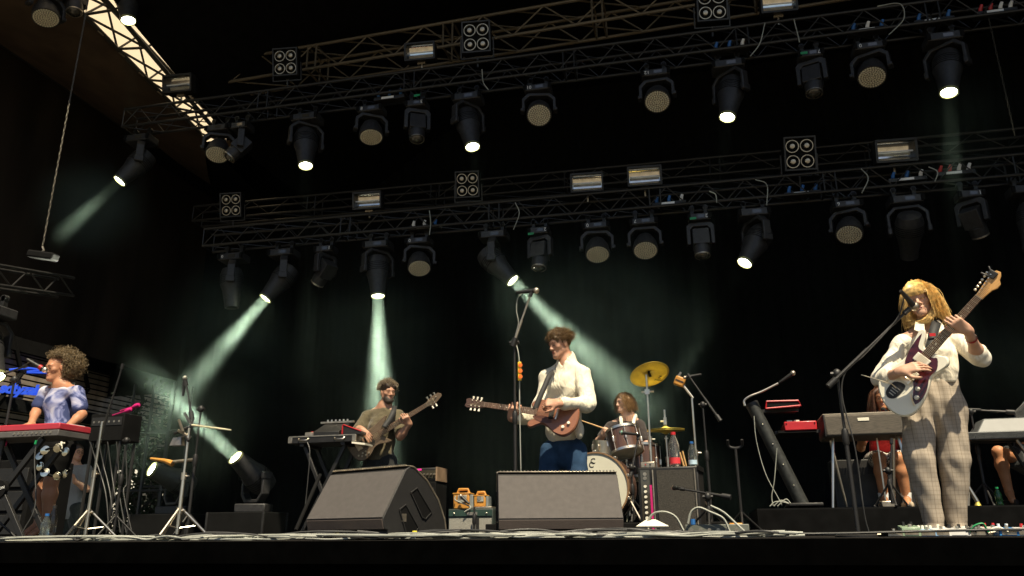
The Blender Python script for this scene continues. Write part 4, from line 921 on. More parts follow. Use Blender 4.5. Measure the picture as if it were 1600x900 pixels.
F.cap(nb_+V((0, .0, -.02)), nb_+V((-.012, -.01, .045)), .088, .078, k=.03)
for s_, e, w_, q in ((sL, eL, wL, .85), (sR, eR, wR, .74)):
    F.cap(nb_+V((0, .01, -.05)), s_, .055, .064, k=.04); F.cap(s_, e, .070, .072, k=.022); F.cap(e, V(e).lerp(V(w_), q), .070, .054, k=.018)
F.wrinkle(.014, 26, 5); F.cap(nb_+V((-.015, -.015, .0)), nb_+V((-.03, -.03, .12)), .060, .066, k=.006, sub=True); F.cap(nb_+V((-.05, -.09, -.05)), nb_+V((-.045, -.08, .08)), .010, .042, k=.006, sub=True); F.cut(J(880, 690, .02), (.05, 0, -1))
jk = link('jacket', F.mesh('jacket', root), jac, p_, smooth=80)
obj('zip', MB().tube([nb_+V((-.085, -.125, -.02))-root, nb_+V((-.09, -.15, -.09))-root], .005, 6), K['black'], jk)
obj('hem_pocket', MB().ball(J(905, 672, -.10)-root, .07, 8, sc=(.6, .5, 1.1)), jac, jk, smooth=80)
denim = mat('blue_denim', (.022, .05, .10), .85, var=.35, scale=9, bump=.35, bscale=240, spec=.15)
F = Field(*bounds([wst, hip1, hip2, V((hip1.x, 6.6, .02))], .2), .0075)
F.cap(wst-V((0, 0, .05)), (hip1+hip2)/2-V((0, 0, .06)), .105, .112, k=.05, sq=((.2, 1, 0), (1.08, .8)))
for h_, dx in ((hip1, -.03), (hip2, .04)): F.cap(h_+V((dx*.5, 0, -.02)), V((h_.x+dx, h_.y-.03, .5)), .094, .078, k=.03); F.cap(V((h_.x+dx, h_.y-.03, .5)), V((h_.x+dx, h_.y, .05)), .082, .07, k=.03)
F.wrinkle(.012, 30, 8); link('jeans', F.mesh('jeans', root), denim, p_, smooth=80)
for h_, dx in ((hip1, -.03), (hip2, .04)): obj('shoe', MB().prism(smooth_closed([(-.045, .09), (-.04, -.1), (0, -.19), (.04, -.1), (.045, .09)], 4), .003, .07, M4.Translation(V((h_.x+dx, h_.y, 0))-root), inset=.012), K['black'], p_)
obj('wristband', MB().lathe([(.037, -.012), (.037, .012)], 20, zframe(V(eR).lerp(V(wR), .82)-root, wR-eR), cap=False), K['red'], p_)

# ---- bassist
J = px_at(8.55)
root = V((J(595, 720).x, 8.57, 0)); p_ = thing('person', root, 'bearded man in olive T-shirt standing in a light beam, playing bass guitar', 'person', PEOPLE)
sk3 = skin('tan_skin', (.42, .23, .15))
hc = J(606, 613, 0); look = V((.74, -.68, -.12)); fr = hframe(look); sc = 1.02
nb_ = J(601, 636, .03); sL, sR = J(574, 651, .02), J(622, 650, .04); eL, wL = J(560, 672, -.08), J(566, 672, -.38); eR, wR = J(625, 682, -.1), None
N_ = BR3.lerp(NU3, .68); tw = (CAM-N_).normalized(); dn = tw.cross((NU3-BR3).normalized()); dn = -dn if dn.z > 0 else dn; wR = N_+dn*.085-tw*.012
hip1, hip2 = J(582, 722, .03), J(606, 722, .03)
F = Field(*bounds([hc, sL, sR, eL, wL, eR, wR, V((hip1.x, 8.5, 0)), J(640, 640, -.3)], .2), .0075)
P = head(F, hc, fr, False, sc)
F.cap(P(0, -.02, -.06), nb_, .055, .06, k=.03); F.cap(nb_, (hip1+hip2)/2, .08, .11, k=.05)
for s_, e, w_ in ((sL, eL, wL), (sR, eR, wR)): F.cap(nb_, s_, .055, .055, k=.04); arm(F, s_, e, w_, (.054, .046, .031))
hand(F, wL, J(577, 683, -.42)-wL, V((.2, .7, -.5)), -1, (.4, .5, .4), 1.08); fret_hand(F, BR3, NU3, .68, 1, sc=1.08)
for h_ in (hip1, hip2): leg(F, h_, V((h_.x, h_.y-.03, .5)), V((h_.x, h_.y, .08)), (.095, .06, .04))
link('body', F.mesh('body', root), sk3, p_, smooth=80); face_bits(P, p_, sc, fr, root, browm, lipm, closed=False)
greyb = mat('grizzled_hair', (.05, .038, .028), .6, var=.6, scale=70)
def ex(F, P, Fm):
    for i in range(34):
        a = rng.random()*6.28; q = rng.random()**.5; F.ball(tuple(P(.074*q*math.cos(a), .096*q*math.sin(a)-.01, .125-.075*q*q)), .026, k=.010)
gcm = mat('greying_sunlit_curls', (.22, .17, .11), .5, var=.85, scale=60)  # greying curls, their sunlit brightness put into a lighter colour
hair_cap('hair', hc, fr, sc, darkhair, p_, root, .008, extra=ex, wr=.010)
obj('curls', curls(V(P(0, -.012, .036)), root, fr, 900, .088, .132, .0032, .013, lambda l, q: l.z > (-.1 if l.y < .2 else .45), 6, 1.1, .004), gcm, p_, smooth=80, kind='stuff')
Fm = [tuple(v) for v in fr]; F = Field(tuple(hc-V((.2, .2, .25))), tuple(hc+V((.2, .2, .1))), .006)
F.ell(P(0, .03, -.07), (.063, .066, .06), Fm); F.ell(P(0, .05, -.105), (.042, .05, .032), Fm, k=.03); F.ell(P(0, .09, -.038), (.045, .06, .026), Fm, k=.012, sub=True); F.ell(P(0, .10, -.066), (.018, .04, .008), Fm, k=.006, sub=True); F.wrinkle(.003, 90, 2)
link('beard', F.mesh('beard', root), greyb, p_, smooth=80)
olive = cloth('olive_cotton', (.105, .088, .052), .08, .2)
F = Field(*bounds([sL, sR, eL, eR, nb_, J(595, 724)], .2), .0075); mid = (sL+sR)/2
F.cap(mid-V((0, 0, .12)), J(592, 716, .03), .150, .165, k=.05, sq=((.0, 1, 0), (1.12, .74))); F.cap(nb_-V((0, 0, .06)), mid-V((0, 0, .12)), .075, .15, k=.06)
for s_, e, q in ((sL, eL, .95), (sR, eR, .75)): F.cap(nb_+V((0, 0, -.045)), s_, .068, .07, k=.04); F.cap(s_, V(s_).lerp(e, q), .074, .070, k=.02)
F.wrinkle(.008, 26, 9); F.cut(J(592, 720, .03), (0, 0, -1)); link('t_shirt', F.mesh('t_shirt', root), olive, p_, smooth=80)
dark = cloth('dark_trousers_cloth', (.02, .022, .022)); F = Field(*bounds([hip1, hip2, J(592, 712), V((hip1.x, 8.5, .02))], .2), .01)
F.cap(J(592, 715, .03), (hip1+hip2)/2, .14, .15, k=.04, sq=((0, 1, 0), (1.1, .8)))
for h_, dx in ((hip1, -.03), (hip2, .03)): F.cap(h_, V((h_.x+dx, h_.y, .03)), .11, .08, k=.03)
F.wrinkle(.004, 25, 4); link('trousers', F.mesh('trousers', root), dark, p_, smooth=80)

# ---- drummer
J = px_at(9.4)
root = V((J(975, 700).x, 9.5, 0)); p_ = thing('person', root, 'drummer with shoulder-length hair in dark T-shirt seated behind the drums', 'person', PEOPLE)
sk4 = skin('pale_skin', (.56, .34, .24))
hc = J(975, 629, 0); look = V((-.78, -.7, -.08)); fr = hframe(look); sc = 1.0
nb_ = J(982, 652, .03); sL, sR = J(954, 667, .05), J(999, 664, .05); eL, wL = J(934, 693, -.05), J(943, 679, -.28); eR, wR = J(1012, 700, -.02), J(996, 702, -.3)
hipc = J(980, 735, .1)
F = Field(*bounds([hc, sL, sR, eL, wL, eR, wR, hipc, V((hipc.x, 8.9, .2))], .22), .0085)
P = head(F, hc, fr, False); F.cap(P(0, -.02, -.06), nb_, .055, .06, k=.03); F.cap(nb_, hipc, .08, .12, k=.05)
for s_, e, w_ in ((sL, eL, wL), (sR, eR, wR)): F.cap(nb_, s_, .055, .055, k=.04); arm(F, s_, e, w_, (.054, .046, .031))
hand(F, wL, J(950, 668, -.35)-wL, V((-.5, -.3, -.5)), 1, (1.0, 1.1, .8), 1.08); hand(F, wR, J(985, 704, -.4)-wR, V((-.3, 0, -.8)), -1, (1.0, 1.1, .8), 1.08)
for s_ in (-1, 1): leg(F, hipc+V((s_*.1, -.05, 0)), hipc+V((s_*.22, -.45, -.02)), V((hipc.x+s_*.22, hipc.y-.42, .36)), (.09, .06, .04))
link('body', F.mesh('body', root), sk4, p_, smooth=80); face_bits(P, p_, sc, fr, root, browm, lipm)
lb = mat('light_brown_hair', (.20, .115, .05), .4, var=.45, scale=50, spec=.4)
def ex(F, P, Fm):
    for s_ in (-1, 1): F.cap(P(s_*.08, -.01, .03), P(s_*.085, -.005, -.10), .028, .024, k=.03)
    F.cap(P(0, -.08, .0), P(0, -.085, -.12), .055, .04, k=.04)
hair_cap('hair', hc, fr, sc, lb, p_, root, .005, extra=ex, wr=.005)
b = hair_falling(hc, fr, sc, 1300, .17, .0022, fringe=.05, wave=.008, vol=.012, fan=.05); b.v = [tuple(V(q)-root) for q in b.v]
obj('hair_strands', b, lb, p_, smooth=80, kind='stuff')
tee = cloth('charcoal_cotton', (.045, .036, .034), .08)
F = Field(*bounds([sL, sR, eL, eR, nb_, hipc], .2), .009); mid = (sL+sR)/2
F.cap(mid-V((0, 0, .12)), hipc, .14, .15, k=.05, sq=((0, 1, 0), (1.1, .76))); F.cap(nb_-V((0, 0, .07)), mid-V((0, 0, .12)), .07, .13, k=.06)
for s_, e in ((sL, eL), (sR, eR)): F.cap(nb_+V((0, 0, -.05)), s_, .06, .062, k=.04); F.cap(s_, V(s_).lerp(e, .6), .066, .066, k=.02)
F.wrinkle(.005, 22, 12); tsh = link('t_shirt', F.mesh('t_shirt', root), tee, p_, smooth=80)
F = Field(*bounds([hipc, hipc+V((.25, -.5, 0)), hipc+V((-.25, -.5, -.5))], .2), .012)
for s_ in (-1, 1): F.cap(hipc+V((s_*.09, 0, 0)), hipc+V((s_*.22, -.45, -.02)), .12, .09, k=.04); F.cap(hipc+V((s_*.22, -.45, -.02)), V((hipc.x+s_*.22, hipc.y-.42, .4)), .085, .075, k=.03)
link('trousers', F.mesh('trousers', root), dark, p_, smooth=80)
for s_ in (-1, 1): obj('towel', MB().tube(smooth_open([nb_+V((s_*.02, .07, .03)), nb_+V((s_*.085, .0, .02)), nb_+V((s_*.075, -.13, -.06)), nb_+V((s_*.06, -.18, -.20))], 4), [.022]*13, 6), K['cream'], p_)
for o_ in [c for c in p_.children if c.name.startswith('towel')]:
    for v in o_.data.vertices: v.co -= root
ST = V((root.x, root.y, 0))
DRUM_HANDS = (wL, wR, hipc)

# ---- keyboard player at the left
J = px_at(5.75)
root = V((J(72, 828).x, 5.75, 0)); p_ = thing('person', root, 'woman with big curly hair in blue tie-dye T-shirt behind the red keyboard', 'person', PEOPLE)
sk5 = skin('brown_skin', (.40, .19, .105))
hc = J(90, 575, 0); look = V((-.32, -.95, -.16)); fr = hframe(look); sc = .98
nb_ = J(97, 603, .03); sL, sR = J(72, 613, .08), J(120, 612, .0); eL, wL = J(58, 640, .04), J(48, 664, -.12); eR, wR = J(128, 648, -.02), J(104, 668, -.20)
hip1, hip2 = J(75, 700, .1), J(98, 700, .04); k1, k2 = J(66, 752, .08), J(80, 752, .02); a1, a2 = J(61, 818, .1), J(73, 818, .04)
lo, hi = bounds([hc, sL, sR, eL, wL, eR, wR, hip1, a1, a2], .2); lo[2] = -.02
F = Field(lo, hi, .0062); P = head(F, hc, fr, True, sc)
F.cap(P(0, -.02, -.06), nb_, .044, .048, k=.03); F.cap(nb_, (hip1+hip2)/2, .07, .12, k=.05)
for s_, e, w_ in ((sL, eL, wL), (sR, eR, wR)): F.cap(nb_, s_, .045, .045, k=.04); arm(F, s_, e, w_, (.045, .037, .026))
hand(F, wL, V((-.1, -1, -.25)), V((0, -.2, -1)), 1, (.2, .4, .3), .95); hand(F, wR, V((-.6, -1, -.25)), V((0, -.2, -1)), -1, (.2, .4, .3), .95)
for h_, k_, a_ in ((hip1, k1, a1), (hip2, k2, a2)): leg(F, h_, k_, a_, (.088, .058, .038)); F.cap(a_, V((a_.x-.05, a_.y-.12, .03)), .034, .026)
link('body', F.mesh('body', root), sk5, p_, smooth=80); face_bits(P, p_, sc, fr, root, browm, lipm)
curl = mat('curly_hair', (.15, .105, .05), .55, var=.5, scale=60)
afc = V(P(0, -.062, .040))
obj('curls', curls(afc-fr[2]*.02, root, fr, 7000, .105, .160, .0022, .0065, lambda l, q: not (l.y > .5 and l.z < .5) and l.z > -.8 and (q-V(P(0, .1, -.02))).length > .098), curl, p_, smooth=80, kind='stuff')
obj('frizz', curls(afc-fr[2]*.02, root, fr, 1500, .145, .185, .0012, .012, lambda l, q: not (l.y > .45 and l.z < .6) and l.z > -.7 and (q-V(P(0, .1, -.02))).length > .11, 6, .8, .006), curl, p_, smooth=80, kind='stuff')
F = Field(tuple(afc-V((.24,)*3)), tuple(afc+V((.24,)*3)), .009); Fm = [tuple(v) for v in fr]
F.ell(afc-fr[2]*.025-fr[1]*.03, (.118, .11, .118), Fm); F.ell(P(0, .115, -.03), (.085, .09, .095), Fm, k=.02, sub=True); F.wrinkle(.011, 75, 5); link('hair', F.mesh('hair', root), curl, p_, smooth=80)
td = mat('tie_dye_cotton', (.5, .5, .6), .9, var=.05, bump=.2, bscale=220); t_ = td.node_tree; N = t_.nodes; L_ = t_.links
tc = N.new('ShaderNodeTexCoord'); nz = N.new('ShaderNodeTexNoise'); nz.inputs['Scale'].default_value = 4.6; nz.inputs['Detail'].default_value = 3; nz.inputs['Distortion'].default_value = 1.4; L_.new(tc.outputs['Object'], nz.inputs['Vector'])
cr = N.new('ShaderNodeValToRGB'); e_ = cr.color_ramp.elements; e_[0].position = .44; e_[0].color = (.025, .038, .12, 1); e_[1].position = .68; e_[1].color = (.56, .55, .62, 1)
k_ = e_.new(.5); k_.color = (.15, .17, .33, 1); L_.new(nz.outputs[0], cr.inputs[0]); L_.new(cr.outputs[0], N['Principled BSDF'].inputs['Base Color'])
F = Field(*bounds([sL, sR, eL, eR, nb_, hip1], .2), .0066); mid = (sL+sR)/2
F.cap(mid-V((0, 0, .10)), J(92, 676, .04), .128, .150, k=.05, sq=((.35, 1, 0), (1.1, .8))); F.cap(nb_-V((0, 0, .05)), mid-V((0, 0, .1)), .06, .12, k=.05)
for s_, e in ((sL, eL), (sR, eR)): F.cap(nb_+V((0, 0, -.045)), s_, .055, .058, k=.04); F.cap(s_, V(s_).lerp(e, .72), .056, .062, k=.018)
F.wrinkle(.008, 30, 21); F.cut(J(92, 684, .03), (0, 0, -1)); ts = link('t_shirt', F.mesh('t_shirt', root), td, p_, smooth=80)
F = Field(*bounds([hip1, hip2, J(85, 680, .05), J(70, 730, .05)], .2), .008)
F.cap(J(87, 680, .06), (hip1+hip2)/2, .14, .155, k=.05, sq=((.35, 1, 0), (1.1, .85)))
for h_, k_ in ((hip1, k1), (hip2, k2)): F.cap(h_, V(h_).lerp(k_, .62), .108, .098, k=.03)
F.wrinkle(.004, 26, 2); link('shorts', F.mesh('shorts', root), K['matte'], p_, smooth=80)
for a_ in (a1, a2): obj('shoe', MB().prism(smooth_closed([(-.042, .08), (-.04, -.08), (0, -.17), (.04, -.08), (.042, .08)], 4), .003, .05, M4.Translation(V((a_.x-.02, a_.y, 0))-root), inset=.01), K['black'], p_)
for rr, dz in ((.078, -.02), (.090, -.05)): obj('necklace', MB().tube([nb_-root+fr[0]*math.cos(a)*rr+fr[1]*(math.sin(a)*rr*1.15+.0)+V((0, 0, .03-(dz*-1+.045)*(1+math.sin(a)))) for a in [2*PI*i/18 for i in range(19)]], .0035, 5), K['cream'], p_)

# ---- crew member behind her
J = px_at(9.9)
root = V((J(112, 800).x, 9.95, J(112, 693).z-1.74)); p_ = thing('person', root, 'crew member in grey T-shirt and glasses holding a phone in the dark wing', 'person')
hc = J(121, 707, 0); look = V((.95, -.38, .02)); fr = hframe(look); nb_ = J(116, 727, .02); sL, sR = J(97, 735, 0), J(134, 735, .03); eL, wL = J(92, 768, .0), J(97, 800, -.05); eR, wR = J(136, 764, -.05), J(117, 752, -.25); hipc = J(112, 790, 0)
F = Field(*bounds([hc, sL, sR, eL, wL, eR, wR, root], .2), .011); P = head(F, hc, fr); F.cap(P(0, -.02, -.06), nb_, .055, .06, k=.03); F.cap(nb_, hipc, .09, .13, k=.05)
for s_, e, w_ in ((sL, eL, wL), (sR, eR, wR)): F.cap(nb_, s_, .055, .055, k=.04); arm(F, s_, e, w_, (.056, .048, .033)); 
hand(F, wL, V((0, -.2, -1)), V((1, 0, 0)), 1, (.4, .5, .4), 1.05, h=.010); hand(F, wR, V((-.3, -.2, 1)), V((-.5, -.6, 0)), 1, (.9, 1, .7), 1.05, h=.010)
for s_ in (-1, 1): leg(F, hipc+V((s_*.1, 0, -.05)), root+V((s_*.12, 0, .5)), root+V((s_*.12, 0, .08)))
link('body', F.mesh('body', root), sk2, p_, smooth=80); face_bits(P, p_, 1, fr, root, browm, lipm, closed=False); hair_cap('hair', hc, fr, 1, darkhair, p_, root, .008)
for s_ in (-1, 1): obj('glasses', MB().tube([V(P(s_*.032, .1, 0))-root+(fr[0]*math.cos(a)+fr[2]*math.sin(a))*.022 for a in [2*PI*i/12 for i in range(13)]], .003, 5), K['matte'], p_)
F = Field(*bounds([sL, sR, eL, eR, nb_, hipc], .2), .011); mid = (sL+sR)/2
F.cap(mid-V((0, 0, .12)), hipc+V((0, 0, -.05)), .17, .185, k=.05, sq=((0, 1, 0), (1.1, .8))); F.cap(nb_-V((0, 0, .05)), mid-V((0, 0, .12)), .08, .15, k=.06)
for s_, e in ((sL, eL), (sR, eR)): F.cap(nb_+V((0, 0, -.06)), s_, .07, .085, k=.05); F.cap(s_, V(s_).lerp(e, .75), .085, .082, k=.04)
F.wrinkle(.005, 22, 2); link('t_shirt', F.mesh('t_shirt', root), cloth('grey_cotton', (.24, .24, .23)), p_, smooth=80)
F = Field(*bounds([hipc, root], .25), .013)
for s_ in (-1, 1): F.cap(hipc+V((s_*.09, 0, -.04)), root+V((s_*.12, 0, .45)), .13, .10, k=.04)
link('shorts', F.mesh('shorts', root), dark, p_, smooth=80)
tag(obj('phone', MB().box((0, 0, 0), (.075, .012, .15)), K['white'], bevel=.005, mx=M4.Translation(wR+V((-.04, -.09, .10))) @ M4.Rotation(R(25), 4, 'Y')), 'pale phone in the hand of the crew member in grey', 'phone')
plat = MB().box((0, 0, -.1), (2.4, 2.4, .2)); tag(obj('wing_platform', plat, K['matte'], loc=(root.x, root.y+.2, root.z)), kind='structure')

# ---- keyboard player at the right (seated on the riser)
J = px_at(8.8); RZ = .24
root = V((J(1385, 790).x, 9.1, RZ)); p_ = thing('person', root, 'woman with long dark hair in red top and patterned skirt seated at electric piano', 'person', PEOPLE)
hc = J(1379, 622, .1); look = V((-.3, -.95, -.12)); fr = hframe(look); nb_ = J(1381, 650, .14); sL, sR = J(1353, 660, .13), J(1408, 660, .13); eL, wL = J(1345, 700, .05), J(1352, 668, -.2); eR, wR = J(1416, 700, .05), J(1405, 668, -.2)
hp1, hp2 = J(1366, 722, .28), J(1398, 722, .28); k1, k2 = J(1374, 716, -.14), J(1404, 716, -.14); a1, a2 = J(1381, 780, -.08), J(1417, 780, -.08)
F = Field(*bounds([hc, sL, sR, eL, wL, eR, wR, hp1, k1, k2, V((a1.x, a1.y-.2, RZ)), V((a2.x, a2.y, RZ))], .17), .0085); P = head(F, hc, fr, True)
F.cap(P(0, -.02, -.06), nb_, .045, .05, k=.03); F.cap(nb_, (hp1+hp2)/2, .07, .13, k=.05)
for s_, e, w_ in ((sL, eL, wL), (sR, eR, wR)): F.cap(nb_, s_, .045, .045, k=.04); arm(F, s_, e, w_, (.045, .037, .027))
hand(F, wL, V((.1, -1, -.1)), V((0, -.1, -1)), 1, (.2, .4, .3), .95, h=.010); hand(F, wR, V((-.1, -1, -.1)), V((0, -.1, -1)), -1, (.2, .4, .3), .95, h=.010)
for h_, k_, a_ in ((hp1, k1, a1), (hp2, k2, a2)): leg(F, h_, k_, a_, (.092, .060, .038)); F.cap(a_, V((a_.x-.02, a_.y-.12, RZ+.04)), .036, .03)
skT = skin('suntanned_skin', (.46, .21, .10)); link('body', F.mesh('body', root), skT, p_, smooth=80); face_bits(P, p_, 1, fr, root, browm, lipm, closed=False)
def ex(F, P, Fm):
    for s_ in (-1, 1): F.cap(P(s_*.078, -.0, .03), P(s_*.085, .01, -.2), .028, .034, k=.03)
    F.cap(P(0, -.08, 0), P(0, -.08, -.22), .05, .05, k=.04)
redb = mat('chestnut_hair', (.085, .036, .018), .42, var=.45, scale=45)
hair_cap('hair', hc, fr, 1, redb, p_, root, .005, extra=ex)
b = hair_falling(hc, fr, 1, 900, .34, .0024, wave=.005, vol=.02, fan=.02); b.v = [tuple(V(q)-root) for q in b.v]; obj('hair_strands', b, redb, p_, smooth=80, kind='stuff')
F = Field(*bounds([sL, sR, eL, eR, nb_, hp1], .18), .009); mid = (sL+sR)/2; hpc = (hp1+hp2)/2
F.cap(mid-V((0, 0, .1)), hpc+V((0, 0, .06)), .125, .13, k=.05, sq=((0, 1, 0), (1.1, .8))); F.cap(nb_-V((0, 0, .05)), mid-V((0, 0, .1)), .06, .12, k=.05)
for s_, e in ((sL, eL), (sR, eR)): F.cap(nb_+V((0, 0, -.06)), s_, .05, .062, k=.05); F.cap(s_, V(s_).lerp(e, .6), .063, .06, k=.04)
F.wrinkle(.004, 25, 7); link('top', F.mesh('top', root), cloth('red_knit', (.50, .025, .03)), p_, smooth=80)
ptn = mat('patterned_cloth', (.6, .55, .48), .9); t_ = ptn.node_tree; N = t_.nodes; tc = N.new('ShaderNodeTexCoord'); ck = N.new('ShaderNodeTexChecker'); ck.inputs['Scale'].default_value = 55; ck.inputs[1].default_value = (.62, .56, .48, 1); ck.inputs[2].default_value = (.03, .03, .035, 1)
t_.links.new(tc.outputs['Object'], ck.inputs[0]); t_.links.new(ck.outputs[0], N['Principled BSDF'].inputs['Base Color'])
F = Field(*bounds([hp1, hp2, k1, k2], .2), .009)
for h_, k_ in ((hp1, k1), (hp2, k2)): F.cap(h_, V(h_).lerp(k_, .80), .112, .090, k=.06)
F.wrinkle(.004, 25, 9); link('skirt', F.mesh('skirt', root), ptn, p_, smooth=80)
for a_ in (a1, a2):
    obj('sock', MB().lathe([(.038, -.06), (.044, 0), (.05, .055), (.049, .062)], 16, M4.Translation(a_-root)), K['white'], p_)
    obj('shoe', MB().prism(smooth_closed([(-.045, .08), (-.042, -.08), (0, -.17), (.042, -.08), (.045, .08)], 4), .003, .065, M4.Translation(V((a_.x, a_.y, RZ))-root), inset=.014), mat('beige_shoe', (.52, .42, .30), .7), p_)
PIANO_P = root
# ---- person at the right edge
J = px_at(8.75)
root = V((J(1610, 790).x, 9.0, RZ)); p_ = thing('person', root, 'person with shade-dark clothes at the right edge, only a bare leg lit', 'person', PEOPLE)
hp1, hp2 = J(1600, 722, .45), J(1640, 722, .45); k1, k2 = J(1560, 706, -.02), J(1640, 712, -.1); a1, a2 = J(1577, 770, -.02), J(1650, 780, -.05); nb_ = J(1622, 630, .4); hc = J(1618, 604, .38)
F = Field(*bounds([hp1, hp2, k1, k2, a1, V((a2.x, a2.y-.2, RZ)), hc, J(1660, 660)], .2), .012); fr = hframe((-.7, -1, -.1)); P = head(F, hc, fr); F.cap(P(0, -.02, -.06), nb_, .055, .06, k=.03); F.cap(nb_, (hp1+hp2)/2, .09, .13, k=.05)
eL, wL = J(1596, 690, .2), J(1580, 672, -.05)
F.cap(nb_, J(1602, 650, .4), .055, k=.04); arm(F, J(1602, 650, .4), eL, wL); hand(F, wL, V((-.2, -1, -.1)), V((0, 0, -1)), 1, (.2, .4, .3), h=.012)
for h_, k_, a_ in ((hp1, k1, a1), (hp2, k2, a2)): leg(F, h_, k_, a_); F.cap(a_, V((a_.x-.02, a_.y-.12, RZ+.06)), .036, .03)
link('body', F.mesh('body', root), skT, p_, smooth=80); hair_cap('hair', hc, fr, 1, darkhair, p_, root)
F = Field(*bounds([nb_, hp1, hp2, J(1595, 650, .4)], .25), .013); F.cap(nb_-V((0, 0, .08)), (hp1+hp2)/2, .15, .17, k=.05); F.cap(nb_, J(1602, 650, .4), .09, k=.05); F.cap(J(1602, 650, .4), eL, .085, .07, k=.04)
for h_, k_ in ((hp1, k1), (hp2, k2)): F.cap(h_, V(h_).lerp(k_, .85), .115, .095, k=.05)
link('shade_dark_clothes', F.mesh('shade_dark_clothes', root), dark, p_, smooth=80)  # clothes coloured near black to stand in for the shade there
for a_ in (a1, a2): obj('shoe', MB().prism(smooth_closed([(-.045, .08), (-.042, -.08), (0, -.17), (.042, -.08), (.045, .08)], 4), .003, .075, M4.Translation(V((a_.x, a_.y, RZ))-root), inset=.014), K['black'], p_)
# ------------------------------------------------------------------ guitars
def guitar(label, bridge, nut, nrm, scale, outline, bodym, headm, boardm, headpoly, flip=1, bass=False, thick=.045, neckw=(.057, .043), join=.20, cat='guitar', headang=.0, name='electric_guitar', nstr=6):
    s = (nut-bridge).length/scale
    t = thing(name, None, label, cat, mx=frame(bridge, nut-bridge, nrm) @ M4.Scale(s, 4))
    ol = [(x, y*flip) for x, y in smooth_closed(outline, 5)]
    if flip < 0: ol = ol[::-1]
    obj('guitar_body', MB().prism(ol, -thick-.012, -.012, inset=.009), bodym, t, smooth=28)
    w0, w1 = neckw; L = scale
    obj('neck', MB().add([(join-.08, -w0/2, -.014), (join-.08, w0/2, -.014), (L+.01, w1/2, -.006), (L+.01, -w1/2, -.006), (join-.08, -w0*.35, -.034), (join-.08, w0*.35, -.034), (L+.01, w1*.35, -.024), (L+.01, -w1*.35, -.024)],
        [(0, 1, 2, 3), (7, 6, 5, 4), (0, 4, 5, 1), (1, 5, 6, 2), (2, 6, 7, 3), (3, 7, 4, 0)]), headm, t)
    obj('fretboard', MB().add([(join-.02, -w0/2, -.014), (join-.02, w0/2, -.014), (L, w1/2, -.006), (L, -w1/2, -.006), (join-.02, -w0/2, -.004), (join-.02, w0/2, -.004), (L, w1/2, .001), (L, -w1/2, .001)],
        [(3, 2, 1, 0), (4, 5, 6, 7), (0, 1, 5, 4), (1, 2, 6, 5), (2, 3, 7, 6), (3, 0, 4, 7)]), boardm, t)
    fb = MB(); nf = 20; il = MB()
    for k in range(nf+1):
        x = L/2**(k/12); 
        if x < join: break
        u_ = (x-join+.02)/(L-join+.02); w_ = w0+(w1-w0)*u_; z_ = -.004+.005*u_; fb.box((L-(L-x) if k else L, 0, z_+.001), (.0028 if k else .005, w_, .003))
        if k in (3, 5, 7, 9, 12, 15, 17): il.lathe([(.0045, 0), (.0045, .0012)], 8, M4.Translation(((x+L/2**((k-1)/12))/2, 0, z_+.0005)))
    tag(obj('frets', fb, K['steel'], t), kind='stuff'); tag(obj('inlays', il, K['cream'], t), kind='stuff')
    hp = [(x+L, y*flip) for x, y in headpoly]
    if flip < 0: hp = hp[::-1]
    hd = obj('headstock', MB().prism(hp, -.022, -.006, inset=.002), headm, t)
    st = MB()
    for i in range(nstr):
        f_ = (i/(nstr-1)-.5); st.tube([(-.02, f_*.052, .008), (0, f_*.052, .010), (L, f_*w1*.82, .004), (L+.05+.02*i, f_*w1*.9, -.001)], .0011 if not bass else .0018, 4)
    tag(obj('strings', st, K['chrome'], t), kind='stuff')
    return t, hd
maple = mat('amber_maple', (.62, .34, .11), .4, var=.15, stretch=(3, 30, 30), coat=.3); rose = mat('rosewood', (.10, .045, .025), .5, var=.35, stretch=(4, 40, 40))
ivory = mat('aged_white_lacquer', (.88, .84, .68), .25, var=.04, coat=.6); tort = mat('dark_tortoise', (.06, .008, .01), .2, var=.6, scale=30, coat=.5)
hogany = mat('brown_mahogany', (.235, .095, .05), .35, var=.18, stretch=(3, 22, 22), coat=.4); ash = mat('dark_stained_ash', (.12, .085, .055), .35, var=.35, stretch=(4, 26, 26), coat=.3)
# white offset guitar
br, nu = BR1, NU1
OFF = [(.225, .040), (.285, .080), (.315, .115), (.285, .130), (.20, .106), (.11, .088), (.02, .104), (-.06, .120), (-.13, .095), (-.185, .02), (-.205, -.06), (-.19, -.13), (-.135, -.168), (-.05, -.165), (.04, -.135), (.11, -.105), (.17, -.118), (.225, -.125), (.255, -.095), (.235, -.045)]
hs = [(0, .021), (.03, .024), (.07, .030), (.16, .040), (.185, .028), (.19, .004), (.172, -.012), (.15, -.02), (.13, -.042), (.10, -.044), (.075, -.030), (.03, -.023), (0, -.021)]
gt, hd = guitar('cream white offset electric guitar with dark red pickguard, neck pointing up right', br, nu, (CAM-br).normalized()+V((.15, 0, .48)), .648, OFF, ivory, maple, rose, hs, neckw=(.056, .043))
pg = [(.285, .105), (.21, .07), (.20, .03), (.20, -.032), (.215, -.06), (.16, -.10), (.10, -.098), (.03, -.135), (-.05, -.152), (-.088, -.135), (-.05, -.10), (.01, -.055), (.06, .02), (.09, .07), (.19, .10)]
obj('pickguard', MB().prism(smooth_closed(pg, 3), -.012, -.008), tort, gt)
for x in (.155, .05): pk = obj('pickup', MB().box((x, .0, -.003), (.052, .092, .012)), K['cream'], gt, bevel=.003)
for x, y in ((.0, -.095), (-.045, -.125)): obj('knob', MB().lathe([(.014, -.008), (.014, .006), (.010, .010), (.001, .011)], 14, M4.Translation((x, y, 0))), K['cream'], gt)
